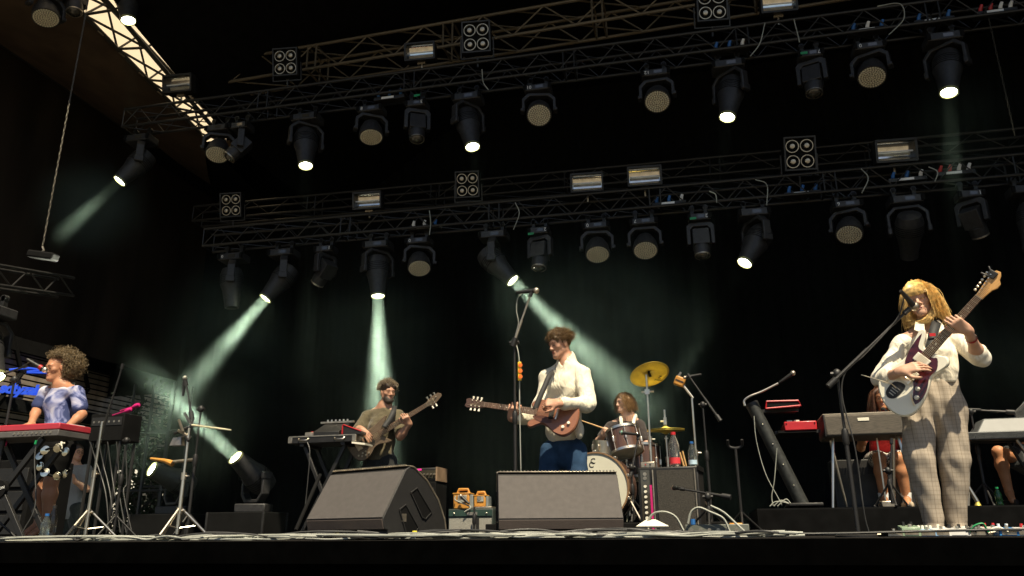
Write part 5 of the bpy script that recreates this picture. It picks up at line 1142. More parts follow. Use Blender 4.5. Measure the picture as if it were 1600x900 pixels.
obj('bridge', MB().box((0, 0, -.004), (.03, .08, .012)), K['chrome'], gt, bevel=.002)
obj('tremolo_plate', MB().prism(smooth_closed([(-.05, .035), (-.03, -.03), (-.12, -.035), (-.15, .0), (-.125, .035)], 4), -.012, -.009), K['black'], gt)
for i in range(4): obj('plate_slot', MB().box((-.07-i*.017, .0, -.0085), (.006, .05-.006*i, .0015)), K['steel'], gt)
obj('tremolo_arm', MB().tube([(-.075, .0, -.004), (-.07, .03, .014), (-.10, .10, .03), (-.14, .20, .03)], .003, 6), K['chrome'], gt)
for i in range(6): obj('tuner', MB().lathe([(.004, -.006), (.004, .006)], 8, M4.Translation((.675+.024*i, .016+.0035*i, 0))).ball((.675+.024*i, .046+.003*i, -.014), .008, 6, sc=(1, 1.2, .6)), K['chrome'], hd)
obj('headstock_clip', MB().box((.80, .03, -.006), (.045, .05, .02)).tube([(.80, .03, 0), (.83, .075, .0)], .006, 6).tube([(.78, .04, 0), (.775, .085, 0)], .006, 6), K['black'], gt, bevel=.003)
obj('jack_plug', MB().tube([(-.09, -.145, -.006), (-.075, -.12, .006), (-.05, -.09, .012)], .005, 6), K['chrome'], gt)
# strap of the white guitar
q = GTR_R[0]
def strap(pts, w_, label, m=None):
    P_ = smooth_open(pts, 5); b = MB(); vs = []
    for i, p in enumerate(P_):
        tn = (P_[min(i+1, len(P_)-1)]-P_[max(i-1, 0)]).normalized(); s_ = tn.cross((CAM-p).normalized()).normalized()*w_/2
        vs += [p-s_, p+s_]
    b.add(vs, [(2*i, 2*i+1, 2*i+3, 2*i+2) for i in range(len(P_)-1)])
    o = obj('guitar_strap', b, m or K['strap'], smooth=80); so2 = o.modifiers.new('thick', 'SOLIDIFY'); so2.thickness = .003
    return tag(o, label, 'strap')
J = px_at(5.6)
strap([J(1468, 498, .02), J(1463, 505, -.12), J(1458, 520, -.19), J(1456, 534, -.22), J(1452, 548, -.235)], .055, 'wide black strap over the shoulder of the blond guitarist')
tag(obj('strap_tab', MB().box((0, 0, 0), (.035, .004, .02)), K['red'], loc=J(1457, 523, -.225)), 'small red leather tab on the wide black guitar strap', 'tab')
# brown single-cut guitar (left-handed)
br, nu = BR2, NU2
SC = [(.215, .03), (.23, .07), (.20, .105), (.14, .118), (.08, .112), (.01, .145), (-.07, .168), (-.14, .14), (-.175, .06), (-.18, -.03), (-.155, -.11), (-.09, -.165), (-.01, -.155), (.05, -.115), (.11, -.092), (.16, -.110), (.205, -.135), (.232, -.12), (.225, -.085), (.185, -.06), (.16, -.03), (.19, -.02)]
hs2 = [(0, .021), (.04, .034), (.15, .042), (.175, .03), (.165, 0), (.175, -.03), (.15, -.042), (.04, -.034), (0, -.021)]
gt, hd = guitar('brown single-cut electric guitar held by the man in the middle', br, nu, (CAM-br).normalized()+V((.15, 0, .32)), .628, SC, hogany, mat('dark_neck', (.06, .03, .02), .4), rose, hs2, flip=-1, join=.19)
obj('pickup', MB().box((.045, 0, -.003), (.04, .09, .016)), K['black'], gt, bevel=.004)
obj('bridge', MB().tube([(-.005, -.045, 0), (.005, .045, 0)], .009, 8), K['chrome'], gt)
obj('pickguard', MB().prism(smooth_closed([(.18, .03), (.19, .055), (.10, .085), (.03, .07), (.07, .03)], 3), -.012, -.009), mat('dark_guard', (.10, .04, .025), .3), gt)
for x, y in ((-.07, .10), (-.11, .06)): obj('knob', MB().lathe([(.013, -.012), (.012, .006), (.001, .007)], 12, M4.Translation((x, y, 0))), K['cream'], gt)
for i in range(3):
    for s_ in (-1, 1): obj('tuner', MB().lathe([(.004, -.006), (.004, .006)], 8, M4.Translation((.67+.036*i, s_*.024, 0))).tube([(.67+.036*i, s_*.03, -.014), (.67+.036*i, s_*.062, -.014)], [.004, .010], 8), K['cream'], hd)
J = px_at(6.6)
strap([J(866, 580, .0), J(859, 586, -.15), J(851, 604, -.22), J(843, 622, -.26), J(836, 640, -.28)], .045, 'narrow black guitar strap across the cream jacket')
# bass guitar
br, nu = BR3, NU3
BS = [(.30, .04), (.37, .09), (.42, .135), (.36, .138), (.26, .115), (.15, .108), (.05, .135), (-.04, .15), (-.10, .115), (-.125, .04), (-.12, -.05), (-.09, -.13), (-.02, -.16), (.06, -.145), (.13, -.105), (.20, -.10), (.27, -.125), (.325, -.135), (.30, -.085), (.275, -.04)]
hs3 = [(0, .023), (.03, .034), (.09, .052), (.17, .05), (.20, .02), (.19, -.005), (.12, -.03), (.06, -.052), (.02, -.034), (0, -.023)]
gt, hd = guitar('dark brown bass guitar slanting up to the right in front of the bearded man', br, nu, (CAM-br).normalized()+V((0, 0, .1)), .86, BS, ash, ash, rose, hs3, bass=True, cat='bass guitar', name='bass_guitar', neckw=(.066, .045), join=.27, nstr=5)
for x in (.07, .15): obj('pickup', MB().box((x, 0, -.003), (.035, .10, .016)), K['black'], gt, bevel=.003)
obj('bridge', MB().box((-.01, 0, -.002), (.06, .085, .02)), K['steel'], gt, bevel=.003)
for i, (x, y) in enumerate(((.05, -.115), (.01, -.12), (-.03, -.11), (-.06, -.085), (-.01, -.085), (.03, -.085))): obj('knob', MB().lathe([(.011, -.012), (.010, .008), (.001, .009)], 10, M4.Translation((x, y, 0))), K['steel'], gt)
for i in range(5): s_ = 1 if i < 3 else -1; obj('tuner', MB().lathe([(.006, -.006), (.006, .006)], 8, M4.Translation((.90+.045*(i % 3), s_*.022, 0))).tube([(.90+.045*(i % 3), s_*.03, -.014), (.90+.045*(i % 3), s_*.075, -.014)], [.005, .014], 8), K['chrome'], hd)
J = px_at(8.5)
strap([J(616, 634, .0), J(615, 642, -.12), J(609, 655, -.18), J(600, 668, -.24)], .06, 'black bass strap over the shoulder of the bearded man')

# ------------------------------------------------------------------ stands and microphones
def mic(p, d, label, group=None, m=None, ballm=None, r=.025, L=.17):
    t = thing('microphone', None, label, 'microphone', group, mx=zframe(p, d))     # p = grille centre, d points to the singer
    obj('handle', MB().lathe([(.010, -L), (.012, -L*.95), (.018, -.03), (.021, -.018)], 14), m or K['black'], t)
    obj('grille', MB().ball((0, 0, 0), r, 9), ballm or K['steel'], t); obj('band', MB().lathe([(r*1.02, -.005), (r*1.02, .005)], 16, cap=False), K['chrome'], t)
    return t
def tripod(t, h, rad, m, r=.012, n=3, a0=.5, hub=.14, feet=True):
    for i in range(n):
        a = a0+i*2*PI/n; e = V((rad*math.cos(a), rad*math.sin(a), .012))
        l = obj('leg', MB().tube([(0, 0, hub+h), (e.x, e.y, e.z)], r, 8), m, t)
        if feet: obj('rubber_foot', MB().ball(e, r*1.5, 6), K['rubber'], l)
def mic_stand(base, label, h, boom=None, m=None, tri=True, a0=.5, rad=.30, r=.011, group='microphone stands'):
    """boom = (world point of the rear end, world point of the mic clip)"""
    m = m or K['black']; base = V(base); t = thing('microphone_stand', base, label, 'microphone stand', group)
    if tri: tripod(t, .06, rad, m, .009, a0=a0, hub=.16)
    else: obj('round_base', MB().lathe([(.135, 0), (.135, .01), (.11, .022), (.02, .03)], 28), m, t)
    hp = obj('lower_tube', MB().tube([(0, 0, .03), (0, 0, h*.6)], r*1.25, 10), m, t); obj('upper_tube', MB().tube([(0, 0, h*.6), (0, 0, h)], r*.85, 10), m, t)
    obj('clutch', MB().lathe([(r*1.5, 0), (r*2, .02), (r*2, .08), (r*1.4, .10)], 12, M4.Translation((0, 0, h*.6-.05))), K['black'], t)
    if boom:
        a, b = V(boom[0])-base, V(boom[1])-base
        k = obj('boom', MB().tube([a, a.lerp(b, .5)], r*1.1, 8).tube([a.lerp(b, .5), b], r*.75, 8), m, t)
        obj('swivel', MB().ball((0, 0, h), .028, 8, sc=(1, 1, 1.2)).tube([(-.04, 0, h), (.04, 0, h)], .014), K['black'], t)
        obj('counterweight', MB().tube([a, a+(b-a).normalized()*.07], r*2.0, 10), K['black'], k)
        obj('clip', MB().tube([b-(b-a).normalized()*.02, b+(b-a).normalized()*.03], .016, 8), K['black'], k)
    return t
def cable(pts, r, label, m='cabled', group=None, cat='cable'): return tag(obj('cable', MB().tube(smooth_open(pts), r, 6), K[m], smooth=60), label, cat, group)
MS = 'microphones on stands'
# right singer's stand
Y = 5.36; bs = at(1341, 832, Y); bs.z = 0; top = at(1326, 583, Y)
mic_stand(bs, 'black boom microphone stand in front of the blond guitarist', top.z, (at(1294, 604, Y-.05), at(1416, 487, Y)), rad=.13, tri=False)
mp = at(1429, 479, 5.38); mic(mp, V(mp)-at(1414, 462, 5.30), 'vocal microphone at the mouth of the blond guitarist', MS, r=.03)
cable([at(1414, 460, 5.3), at(1400, 500, Y-.02), at(1350, 555, Y-.03), at(1322, 580, Y-.04), at(1316, 620, Y-.03), at(1336, 700, Y-.03), at(1350, 800, Y-.03), at(1358, 833, Y-.03)], .0045, 'microphone cable running down the stand of the blond guitarist')
# centre stand
Y = 5.95; bs = at(806, 832, Y); bs.z = 0; top = at(807, 535, Y)
st_ = mic_stand(bs, 'tall black microphone stand before the man with brown guitar, boom steeply raised', top.z, (at(801, 541, Y-.03), at(829, 460, Y-.03)), a0=.2, rad=.3)
for o_ in st_.children:
    if o_.name.startswith('boom'): o_.data.materials.clear(); o_.data.materials.append(K['steel'])
mp = at(838, 454, Y-.03); mic(mp, V(mp)-at(815, 456, Y-.03), 'vocal microphone on top of the tall centre stand', MS)
cable([at(818, 456, Y), at(809, 466, Y), at(807, 485, Y), at(810, 505, Y), at(805, 530, Y), at(811, 560, Y-.02), at(812, 640, Y-.02), at(814, 740, Y-.02), at(816, 832, Y-.02)], .0045, 'white-lit cable looping off the raised centre microphone', 'cable')
ph = thing('pick_holder', at(812, 580, Y-.05), 'yellow pick holder with three orange picks clipped on the centre stand', 'pick holder')
obj('strip', MB().box((0, 0, 0), (.028, .012, .15)), mat('yellow_strip', (.75, .50, .03), .5), ph, bevel=.003)
for k in range(3): obj('pick', MB().lathe([(.017, 0), (.017, .006), (.001, .007)], 12, M4.Translation((.008, -.006, (k-1)*.046)) @ M4.Rotation(PI/2, 4, 'X')), mat('orange_pick', (.80, .16, .02), .4), ph)
# left singer's stand
Y = 5.3; bs = at(-22, 832, Y); bs.z = 0
mic_stand(bs, 'black boom stand reaching in from the left edge to the curly-haired singer', at(-20, 596, Y).z, (at(-50, 605, Y), at(40, 572, Y)), rad=.25)
cable([at(40, 572, Y), at(45, 566, Y), at(52, 564, Y)], .006, 'bent metal end of the boom at the left singer', 'steel')
mp = at(70, 578, 5.36); mic(mp, V(mp)-at(50, 566, Y), 'microphone with red ring at the lips of the curly-haired singer', MS, ballm=K['chrome'])
tag(obj('mic_ring', MB().lathe([(.022, -.012), (.022, .012)], 16, zframe(V(mp).lerp(at(50, 566, Y), .35), V(mp)-at(50, 566, Y))), K['red']), 'red tape ring around the left singer microphone', 'tape')
# chrome stand with percussion, and black boom, left
def hw_stand(base, top, label, group, rad=.30, m=None, a0=.6, hub=.22):
    base = V(base); t = thing('hardware_stand', base, label, 'stand', group); m = m or K['chrome']; h = V(top).z-base.z
    for i in range(3):
        a = a0+i*2*PI/3; e = V((rad*math.cos(a), rad*math.sin(a), .015)); l = obj('leg', MB().tube([(.02*math.cos(a), .02*math.sin(a), hub*1.15), e], .011, 8).tube([(.0, 0, hub*.45), e*.5+V((0, 0, hub*.5))], .006, 6), m, t); obj('rubber_foot', MB().ball(e, .02, 6), K['rubber'], l)
    obj('lower_tube', MB().tube([(0, 0, .05), (0, 0, h*.55)], .016, 10), m, t); obj('upper_tube', MB().tube([(0, 0, h*.55), (0, 0, h)], .0115, 10), m, t)
    for z in (h*.55, hub*1.1): obj('collar', MB().lathe([(.022, -.03), (.024, .03)], 12, M4.Translation((0, 0, z))).tube([(.02, 0, z), (.055, 0, z)], .008, 6), m, t)
    return t
HS = 'chrome hardware stands at the left'
Y = 6.1; bs = at(134, 830, Y); bs.z = 0; hw_stand(bs, at(134, 660, Y), 'chrome tripod stand right behind the red keyboard with tambourine', HS, rad=.27)
b0 = at(178, 828, 6.3); b0.z = 0; mic_stand(b0, 'thin black boom stand leaning up to the right beside the chrome stand', at(160, 690, 6.3).z, (at(152, 700, 6.3), at(191, 573, 6.3)), rad=.22)
Y = 6.0; bs = at(277, 831, Y); bs.z = 0; hs_ = hw_stand(bs, at(300, 665, Y), 'chrome tripod stand with percussion clamps and a drumstick, left of the wedge', HS, rad=.27)
c = at(302, 665, Y)-bs; c.x = 0
for i in range(7): obj('clamp', MB().tube([(rng.normal()*.03, rng.normal()*.03, c.z-.02+rng.normal()*.05), (rng.normal()*.06-.05, rng.normal()*.04, c.z+.01+rng.normal()*.06)], .013, 7), K['chrome'] if i % 2 else K['black'], hs_)
obj('cowbell', MB().add([(-.16, -.03, c.z-.17), (-.04, -.03, c.z-.17), (-.04, .04, c.z-.17), (-.16, .04, c.z-.17), (-.14, -.02, c.z-.10), (-.06, -.02, c.z-.10), (-.06, .02, c.z-.10), (-.14, .02, c.z-.10)], [(3, 2, 1, 0), (4, 5, 6, 7), (0, 1, 5, 4), (1, 2, 6, 5), (2, 3, 7, 6), (3, 0, 4, 7)]).tube([(-.1, 0, c.z-.1), (0, 0, c.z-.08)], .01), K['steel'], hs_)
p0, p1 = at(300, 664, Y-.05), at(361, 672, Y-.15); tag(obj('drumstick', MB().tube([p0, p0.lerp(p1, .85), p1], [.009, .008, .005], 8), mat('pale_stick', (.62, .55, .38), .5)), 'pale drumstick sticking out right from the chrome percussion stand', 'drumstick')
b0 = at(292, 832, 6.15); b0.z = 0; mic_stand(b0, 'slim black pole with small mixer arms behind the percussion stand', at(297, 640, 6.15).z, (at(300, 655, 6.1), at(291, 600, 6.1)), rad=.2)
mp = at(289, 590, 6.1); mic(mp, (0, 0, 1), 'dark microphone pointing up above the percussion stand', MS, r=.02)
tb = thing('glint_grip', at(243, 722, 8.2), 'yellow clamp shape standing in for reflected yellow light left of the percussion stand', 'clamp'); obj('grip', MB().tube([(-.30, 0, .05), (-.1, 0, .02), (.02, 0, -.02)], [.015, .025, .04], 8), K['yellow'], tb); obj('arm', MB().tube([(.0, 0, 0), (.30, 0, .02)], .02), K['steel'], tb)  # yellow shape added for a patch of reflected yellow light
bp = bs.copy(); tb.location = at(268, 722, 8.3)
for i, (x, y) in enumerate(((213, 634), (201, 641))): tag(obj('pink_beater', MB().lathe([(.016, -.04), (.026, 0), (.02, .035), (.005, .04)], 10, zframe(at(x, y, 6.9), (1, 0, .3))).tube([at(x, y, 6.9), at(x-25, y+8, 6.95)], .008), K['pink']), ['pink beater head, upper of two by the left boom', 'pink beater head, lower of two by the left boom'][i], 'beater', 'pink beaters')

# ------------------------------------------------------------------ left keyboard
Y = 5.22; fr_ = at(92, 672, Y); W_ = 1.25; D_ = .34; Hh = .105
kt = thing('stage_keyboard', (fr_.x-W_/2, Y+D_/2, at(60, 682, Y).z), 'red stage keyboard in front of the curly-haired singer', 'keyboard')
obj('case_top', MB().box((0, 0, Hh*.75), (W_, D_, Hh*.5)), mat('red_case', (.40, .03, .045), .4, var=.08, coat=.2), kt, bevel=.008)
obj('case_bottom', MB().box((0, -.002, Hh*.24), (W_*.995, D_*.985, Hh*.48)), mat('grey_case', (.09, .085, .08), .5), kt, bevel=.006)
for i in range(9): obj('socket', MB().tube([(W_/2-.08-i*.045, -D_/2-.004, Hh*.28), (W_/2-.08-i*.045, -D_/2+.002, Hh*.28)], .010, 8), K['steel'], kt)
obj('label_plate', MB().box((-.08, -D_/2-.002, Hh*.25), (.1, .004, .03)), K['cream'], kt)
for k in range(30): obj('white_key', MB().box((-W_/2+.06+k*.0385, D_/2-.09, Hh+.006), (.036, .15, .014)), K['white'], kt)
xs = thing('keyboard_stand', (fr_.x-W_/2, Y+D_/2, 0), 'black folding X stand under the red keyboard', 'stand')
H_ = kt.location.z
for yy in (-.12, .12):
    for s_ in (-1, 1): obj('leg', MB().box((0, 0, 0), (.045, .03, 1.05)), K['black'], xs, bevel=.004, mx=M4.Translation((.12, yy+.012*s_, H_/2)) @ M4.Rotation(s_*math.atan2(.62, H_), 4, 'Y') @ M4.Diagonal((1, 1, math.hypot(.62, H_)/1.05*.985, 1)))
obj('pivot_disc', MB().tube([(.12, -.16, H_/2), (.12, -.13, H_/2)], .07, 18), K['matte'], xs)
tx = text('brand_lettering', 'METRON', .030, K['white'], xs); tx.location = (.12, -.163, H_/2); tx.rotation_euler = (PI/2, R(-12), 0)
cable([at(66, 682, Y-.02), at(58, 690, Y-.02), at(54, 720, Y-.02), at(55, 790, Y-.02), at(35, 832, Y-.05)], .005, 'cable hanging from the red keyboard with a green plug', 'cabled')
tag(obj('plug_boot', MB().tube([at(57, 688, Y-.03), at(55, 694, Y-.03)], .009), K['green']), 'green plug boot under the red keyboard', 'plug')
tag(obj('pink_tape', MB().lathe([(.03, 0), (.03, .012)], 12, zframe(at(7, 693, 5.4), (0, -1, 0))), K['pink']), 'round pink tape under the red keyboard at the left edge', 'tape')
# tambourine
J = px_at(5.12); c = J(86, 722); tb = thing('tambourine', c, 'black tambourine ring with bright jingles hanging under the red keyboard', 'tambourine')
rr = 26*mpp(c); ux, uy = (CR*.96-CU*.28), (CU*.80+CR*.25+(CAM-c).normalized()*.4)
ring = [(ux*math.cos(a)+uy*math.sin(a))*rr for a in [2*PI*i/24+.9 for i in range(21)]]
obj('frame_ring', MB().tube(ring, .008, 8), K['matte'], tb)
for i in range(8):
    p = ring[int(i*20/8)+1]; q = V((.3*rng.normal(), -1, .35*rng.normal()))
    for d_ in (-.006, .006): obj('jingle', MB().lathe([(.008, .004), (.028, .0), (.029, -.002), (.008, .002)], 14, zframe(p+V((0, d_, d_)), q)), K['jbead'], tb)
obj('grip', MB().tube([J(96, 690)-c, J(96, 705)-c], .008).tube([J(88, 695)-c, J(101, 692)-c], .006), K['cream'], tb)
# black desk right of her
dk_ = at(167, 690, 7.2); t = thing('monitor_desk', V((dk_.x, 7.3, 0)), 'black mixing desk on legs behind the left chrome stand', 'desk')
w_ = 62*mpp(dk_); z_ = dk_.z; hh = at(173, 647, 7.2).z-z_
obj('case', MB().box((0, 0, z_+hh/2), (w_, .28, hh)), K['matte'], t, bevel=.01)
obj('panel', MB().box((0, -.142, z_+hh*.72), (w_*.9, .006, hh*.3)), K['black'], t)
for i in range(6): obj('socket', MB().tube([(-w_*.38+i*w_*.15, -.148, z_+hh*.7), (-w_*.38+i*w_*.15, -.14, z_+hh*.7)], .012, 8), K['steel'], t)
for s_ in (-1, 1):
    for y_ in (-.11, .11): obj('leg', MB().tube([(s_*w_*.42, y_, 0), (s_*w_*.42, y_, z_)], .016), K['black'], t)
for i in range(5): cable([at(140+i*14, 690, 6.9), at(150+i*12, 720+8*i, 6.95), at(165+i*7, 770, 6.9), at(170+i*9, 832, 6.9)], .006, 'black cable hanging from the mixing desk', 'cabled', 'cables below the mixing desk')
t = thing('equipment_rack', (at(20, 800, 6.5).x, 6.6, 0), 'black equipment rack behind the keyboard stand at the left edge', 'rack'); obj('case', MB().box((0, 0, .38), (.62, .5, .76)), K['matte'], t, bevel=.01)
for k in range(3): obj('rack_unit', MB().box((0, -.255, .15+k*.22), (.54, .02, .18)), K['black'], t, bevel=.004)
# bottles
def bottle(p, r, h, label, capm, label_m=None, liquid=(.55, .62, .60), group='water bottles'):
    t = thing('bottle', p, label, 'bottle', group)
    gm_ = mat('clear_plastic', liquid, .08, trans=.95, var=.05); pr = [(r*.9, 0), (r, .012), (r, h*.2), (r*.94, h*.24), (r, h*.28), (r, h*.62), (r*.9, h*.70), (r*.5, h*.86), (r*.42, h*.9), (r*.42, h*.93)]
    obj('body', MB().lathe(pr, 18), gm_, t); obj('cap', MB().lathe([(r*.47, h*.92), (r*.47, h), (r*.40, h*1.005)], 14), K[capm], t)
    if label_m: obj('label', MB().lathe([(r*1.02, h*.10), (r*1.02, h*.27)], 20, cap=False), label_m, t)
    return t
lbl = mat('red_label', (.62, .04, .05), .5); lbl2 = mat('pale_blue_label', (.45, .60, .70), .5)
p = at(70, 829, 5.0); p.z = 0; bottle(p, .033, .20, 'clear water bottle with blue cap on the stage floor by her feet', 'blue')
p = at(80, 829, 5.05); p.z = 0; bottle(p, .032, .26, 'dark flask standing right of the blue-capped bottle on the floor', 'black', None, (.12, .11, .10))

# ------------------------------------------------------------------ wedge monitors
wpan = mat('wedge_panel', (.085, .076, .071), .75, var=.1, scale=30, bump=.5, bscale=420); wside = mat('wedge_side', (.012, .0115, .011), .6, var=.2, scale=30, bump=.3, bscale=300)
def wedge(c, rz, W, label, s=1.0):
    t = thing('wedge_monitor', c, label, 'stage monitor', 'wedge monitors at the stage edge', rz); t.scale = (s, s, s)
    pr = [(.03, .0), (.03, .055), (-.0, .06), (-.015, .12), (.155, .405), (.19, .425), (.225, .420), (.34, .345), (.44, .235), (.50, .12), (.52, .03), (.50, .0)]
    X = M4(((0, 0, 1, 0), (1, 0, 0, 0), (0, 1, 0, 0), (0, 0, 0, 1)))
    obj('cabinet', MB().prism(pr, -W/2, W/2, X), wside, t, bevel=.006)
    d = V((0, .17, .285)).normalized(); n = V((0, -.285, .17)).normalized(); L = math.hypot(.17, .285)
    F_ = M4(((1, 0, 0, 0), (0, d.y, n.y, -.015), (0, d.z, n.z, .12), (0, 0, 0, 1)))
    obj('back_panel', MB().prism([(-W/2+.004, .004), (W/2-.004, .004), (W/2-.004, L-.006), (-W/2+.004, L-.006)], -.001, .006, F_), wpan, t, bevel=.002)
    obj('lower_panel', MB().prism([(-W/2+.004, .0), (W/2-.004, .0), (W/2-.004, .058), (-W/2+.004, .058)], -.001, .006, M4(((1, 0, 0, 0), (0, -.243, -.97, -.0), (0, .97, -.243, .061), (0, 0, 0, 1)))), mat('wedge_lower', (.06, .045, .038), .75, var=.1, bump=.4, bscale=400), t, bevel=.002)
    obj('top_strip', MB().box((0, .19, .427), (W, .06, .006)), K['steel'], t, bevel=.002)
    for k in range(34): obj('grille_tooth', MB().box((-W/2+.02+k*(W-.04)/33, .165, .431), (.008, .02, .010)), K['steel'], t)
    for s_ in (-1, 1):
        obj('edge_trim', MB().tube([(s_*W/2, y, z) for y, z in pr[5:11]], .006, 6), K['steel'], t)
        for q in ([(.20, .27), (.25, .30), (.38, .16), (.33, .12), (.30, .13)], [(.11, .17), (.16, .20), (.27, .07), (.24, .03), (.17, .04)]):
            h_ = obj('handle_recess', MB().prism(q if s_ > 0 else q, s_*(W/2-.003), s_*(W/2+.003), X), K['matte'], t)
            obj('handle_lip', MB().tube([(s_*(W/2+.004), y, z) for y, z in q+q[:1]], .005, 5), wside, h_)
        obj('socket_plate', MB().box((s_*(W/2+.004), .15, .125), (.003, .035, .045)), K['steel'], t)
    tx = text('logo_lettering', '-MAX-', .036, K['steel'], t); tx.location = (0, .026, .03); tx.rotation_euler = (R(90), 0, 0)
    return t
c = at(538, 829, 5.04); c.z = 0; wedge(c, R(-24), .70, 'left wedge monitor, its right side with handle recesses turned to the viewer', 1.12)
c = at(877, 829, 5.10); c.z = 0; wedge(c, R(17), .80, 'right wedge monitor seen straight from its grey back panel')

# ------------------------------------------------------------------ bassist's table and amps
def x_table(c, top, W, label):
    t = thing('keyboard_stand', V((c.x, c.y, 0)), label, 'stand')
    for yy in (-.14, .14):
        for s_ in (-1, 1): obj('leg', MB().box((0, 0, 0), (.04, .03, math.hypot(W, top)*.99)), K['black'], t, bevel=.004, mx=M4.Translation((0, yy+.016*s_, top/2)) @ M4.Rotation(s_*math.atan2(W, top), 4, 'Y'))
    for s_ in (-1, 1): obj('arm', MB().box((s_*W/2, 0, top-.015), (.05, .42, .03)), K['black'], t)
    return t
Y = 8.0; c = at(504, 692, Y); c.y += .2; w_ = 112*mpp(c); x_table(c, c.z, .5, 'black X stand carrying the bassist effects case')
t = thing('effects_case', c, 'open black flight case with metal latches beside the bassist', 'case')
obj('tray', MB().box((0, 0, .04), (w_, .45, .08)), K['black'], t, bevel=.006); obj('rail', MB().box((0, -.226, .075), (w_, .008, .012)), K['steel'], t)
for s_ in (-.42, .42): obj('corner', MB().box((s_*w_*1.14, -.222, .04), (.05, .012, .07)), K['steel'], t, bevel=.003)
for s_ in (-.27, .27): obj('handle', MB().tube([(s_*w_-.06, -.23, .05), (s_*w_-.05, -.25, .03), (s_*w_+.05, -.25, .03), (s_*w_+.06, -.23, .05)], .009, 6), K['chrome'], t)
obj('lid_edge', MB().box((w_*.56, -.15, .04), (.16, .2, .02)), K['cream'], t, mx=M4.Rotation(R(8), 4, 'Y'))
e = thing('effects_unit', c+V((.0, -.02, .082)), 'black effects unit with tilted panel on the bassist case', 'effects unit')
obj('body', MB().add([(-.16, -.12, 0), (.16, -.12, 0), (.16, .14, 0), (-.16, .14, 0), (-.16, -.12, .05), (.16, -.12, .05), (.16, .14, .17), (-.16, .14, .17)], [(3, 2, 1, 0), (4, 5, 6, 7), (0, 1, 5, 4), (1, 2, 6, 5), (2, 3, 7, 6), (3, 0, 4, 7)]), K['black'], e, bevel=.005)
obj('panel_bar', MB().box((0, .15, .19), (.42, .03, .02)), K['steel'], e)
for i in range(6): obj('knob', MB().lathe([(.012, 0), (.01, .022), (.001, .023)], 10, M4.Translation((-.125+.05*i, .15, .2))), K['chrome'], e)
e = thing('pedal', c+V((.29, -.08, .082)), 'red wedge-shaped pedal at the right of the bassist case', 'pedal', 'red pedals'); obj('body', MB().add([(-.05, -.12, 0), (.17, -.12, 0), (.17, .12, 0), (-.05, .12, 0), (-.05, -.12, .11), (.17, -.12, .03), (.17, .12, .03), (-.05, .12, .11)], [(3, 2, 1, 0), (4, 5, 6, 7), (0, 1, 5, 4), (1, 2, 6, 5), (2, 3, 7, 6), (3, 0, 4, 7)]), K['black'], e, bevel=.004); obj('side_plate', MB().box((-.055, -.03, .055), (.01, .2, .10)), K['red'], e); obj('trim', MB().tube([(-.05, -.122, .11), (.17, -.122, .032)], .006), K['red'], e)
e = thing('pedal', c+V((-.20, -.08, .082)), 'small pedal with red light left on the bassist case', 'pedal', 'red pedals'); obj('body', MB().box((0, 0, .025), (.12, .12, .05)), K['steel'], e, bevel=.005); obj('switch', MB().lathe([(.012, .05), (.012, .065)], 10), K['red'], e)
cable([at(480, 690, Y-.03), at(484, 705, Y-.05), at(482, 740, Y-.05), at(476, 800, Y-.04)], .006, 'cable hanging from the bassist case', 'cabled')
p0, p1 = at(462, 829, 5.2), at(500, 742, 5.6); tag(obj('stand_leg', MB().tube([p0, p1], .014), K['matte']), 'black pole leaning against the left wedge monitor', 'pole')
Y = 9.4; c = at(655, 829, Y); c.z = 0; w_ = 52*mpp(c); t = thing('bass_amp', c, 'tall bass amplifier behind the left wedge with magenta light strip', 'amplifier')
zt = at(660, 731, Y).z; obj('cabinet', MB().box((0, .2, (zt-.17)/2), (w_, .42, zt-.17)), K['matte'], t, bevel=.01); obj('grille_cloth', MB().box((0, -.012, (zt-.2)/2), (w_*.92, .01, zt-.28)), K['black'], t)
obj('head_unit', MB().box((0, .2, zt-.08), (w_, .36, .16)), K['black'], t, bevel=.008); obj('face_plate', MB().box((.03, .017, zt-.08), (w_*.8, .01, .10)), K['glass'], t); obj('light_strip', MB().box((-.10, .01, zt-.02), (w_*.5, .012, .02)), mat('magenta_glow', (.6, .02, .2), .4, emit=.8), t)
for s_ in (-1, 1): obj('corner', MB().box((s_*w_/2, .2, zt-.075), (.02, .38, .17)), mat('tan_edge', (.24, .16, .10), .6), t)
for i in range(5): obj('knob', MB().tube([(.0+i*.045, .01, zt-.08), (.0+i*.045, -.01, zt-.08)], .012, 8), K['steel'], t)
Y = 7.9; c = at(735, 829, Y); c.z = 0; w_ = 74*mpp(c); zt = at(735, 795, Y).z; t = thing('guitar_amp', c, 'low grey-grilled amplifier between the wedges under two yellow cases', 'amplifier')
gril = mat('grey_grille_cloth', (.30, .29, .25), .8, var=.15, scale=90, bump=.8, bscale=260)
obj('cabinet', MB().box((0, .14, zt/2), (w_, .28, zt)), mat('green_black_vinyl', (.025, .035, .03), .6), t, bevel=.008); obj('grille', MB().box((0, -.004, zt*.36), (w_*.94, .012, zt*.62)), gril, t); obj('control_panel', MB().box((0, -.004, zt*.85), (w_*.96, .010, zt*.2)), mat('dark_green_panel', (.02, .045, .035), .5), t)
obj('badge', MB().box((.02, -.011, zt*.83), (.11, .004, .03)), K['steel'], t)
for s_ in (-1, 1): obj('rivet', MB().ball((s_*w_*.36, -.01, zt*.84), .010, 6), K['chrome'], t)
obj('divider', MB().box((.08, -.012, zt*.36), (.03, .008, zt*.62)), K['black'], t)
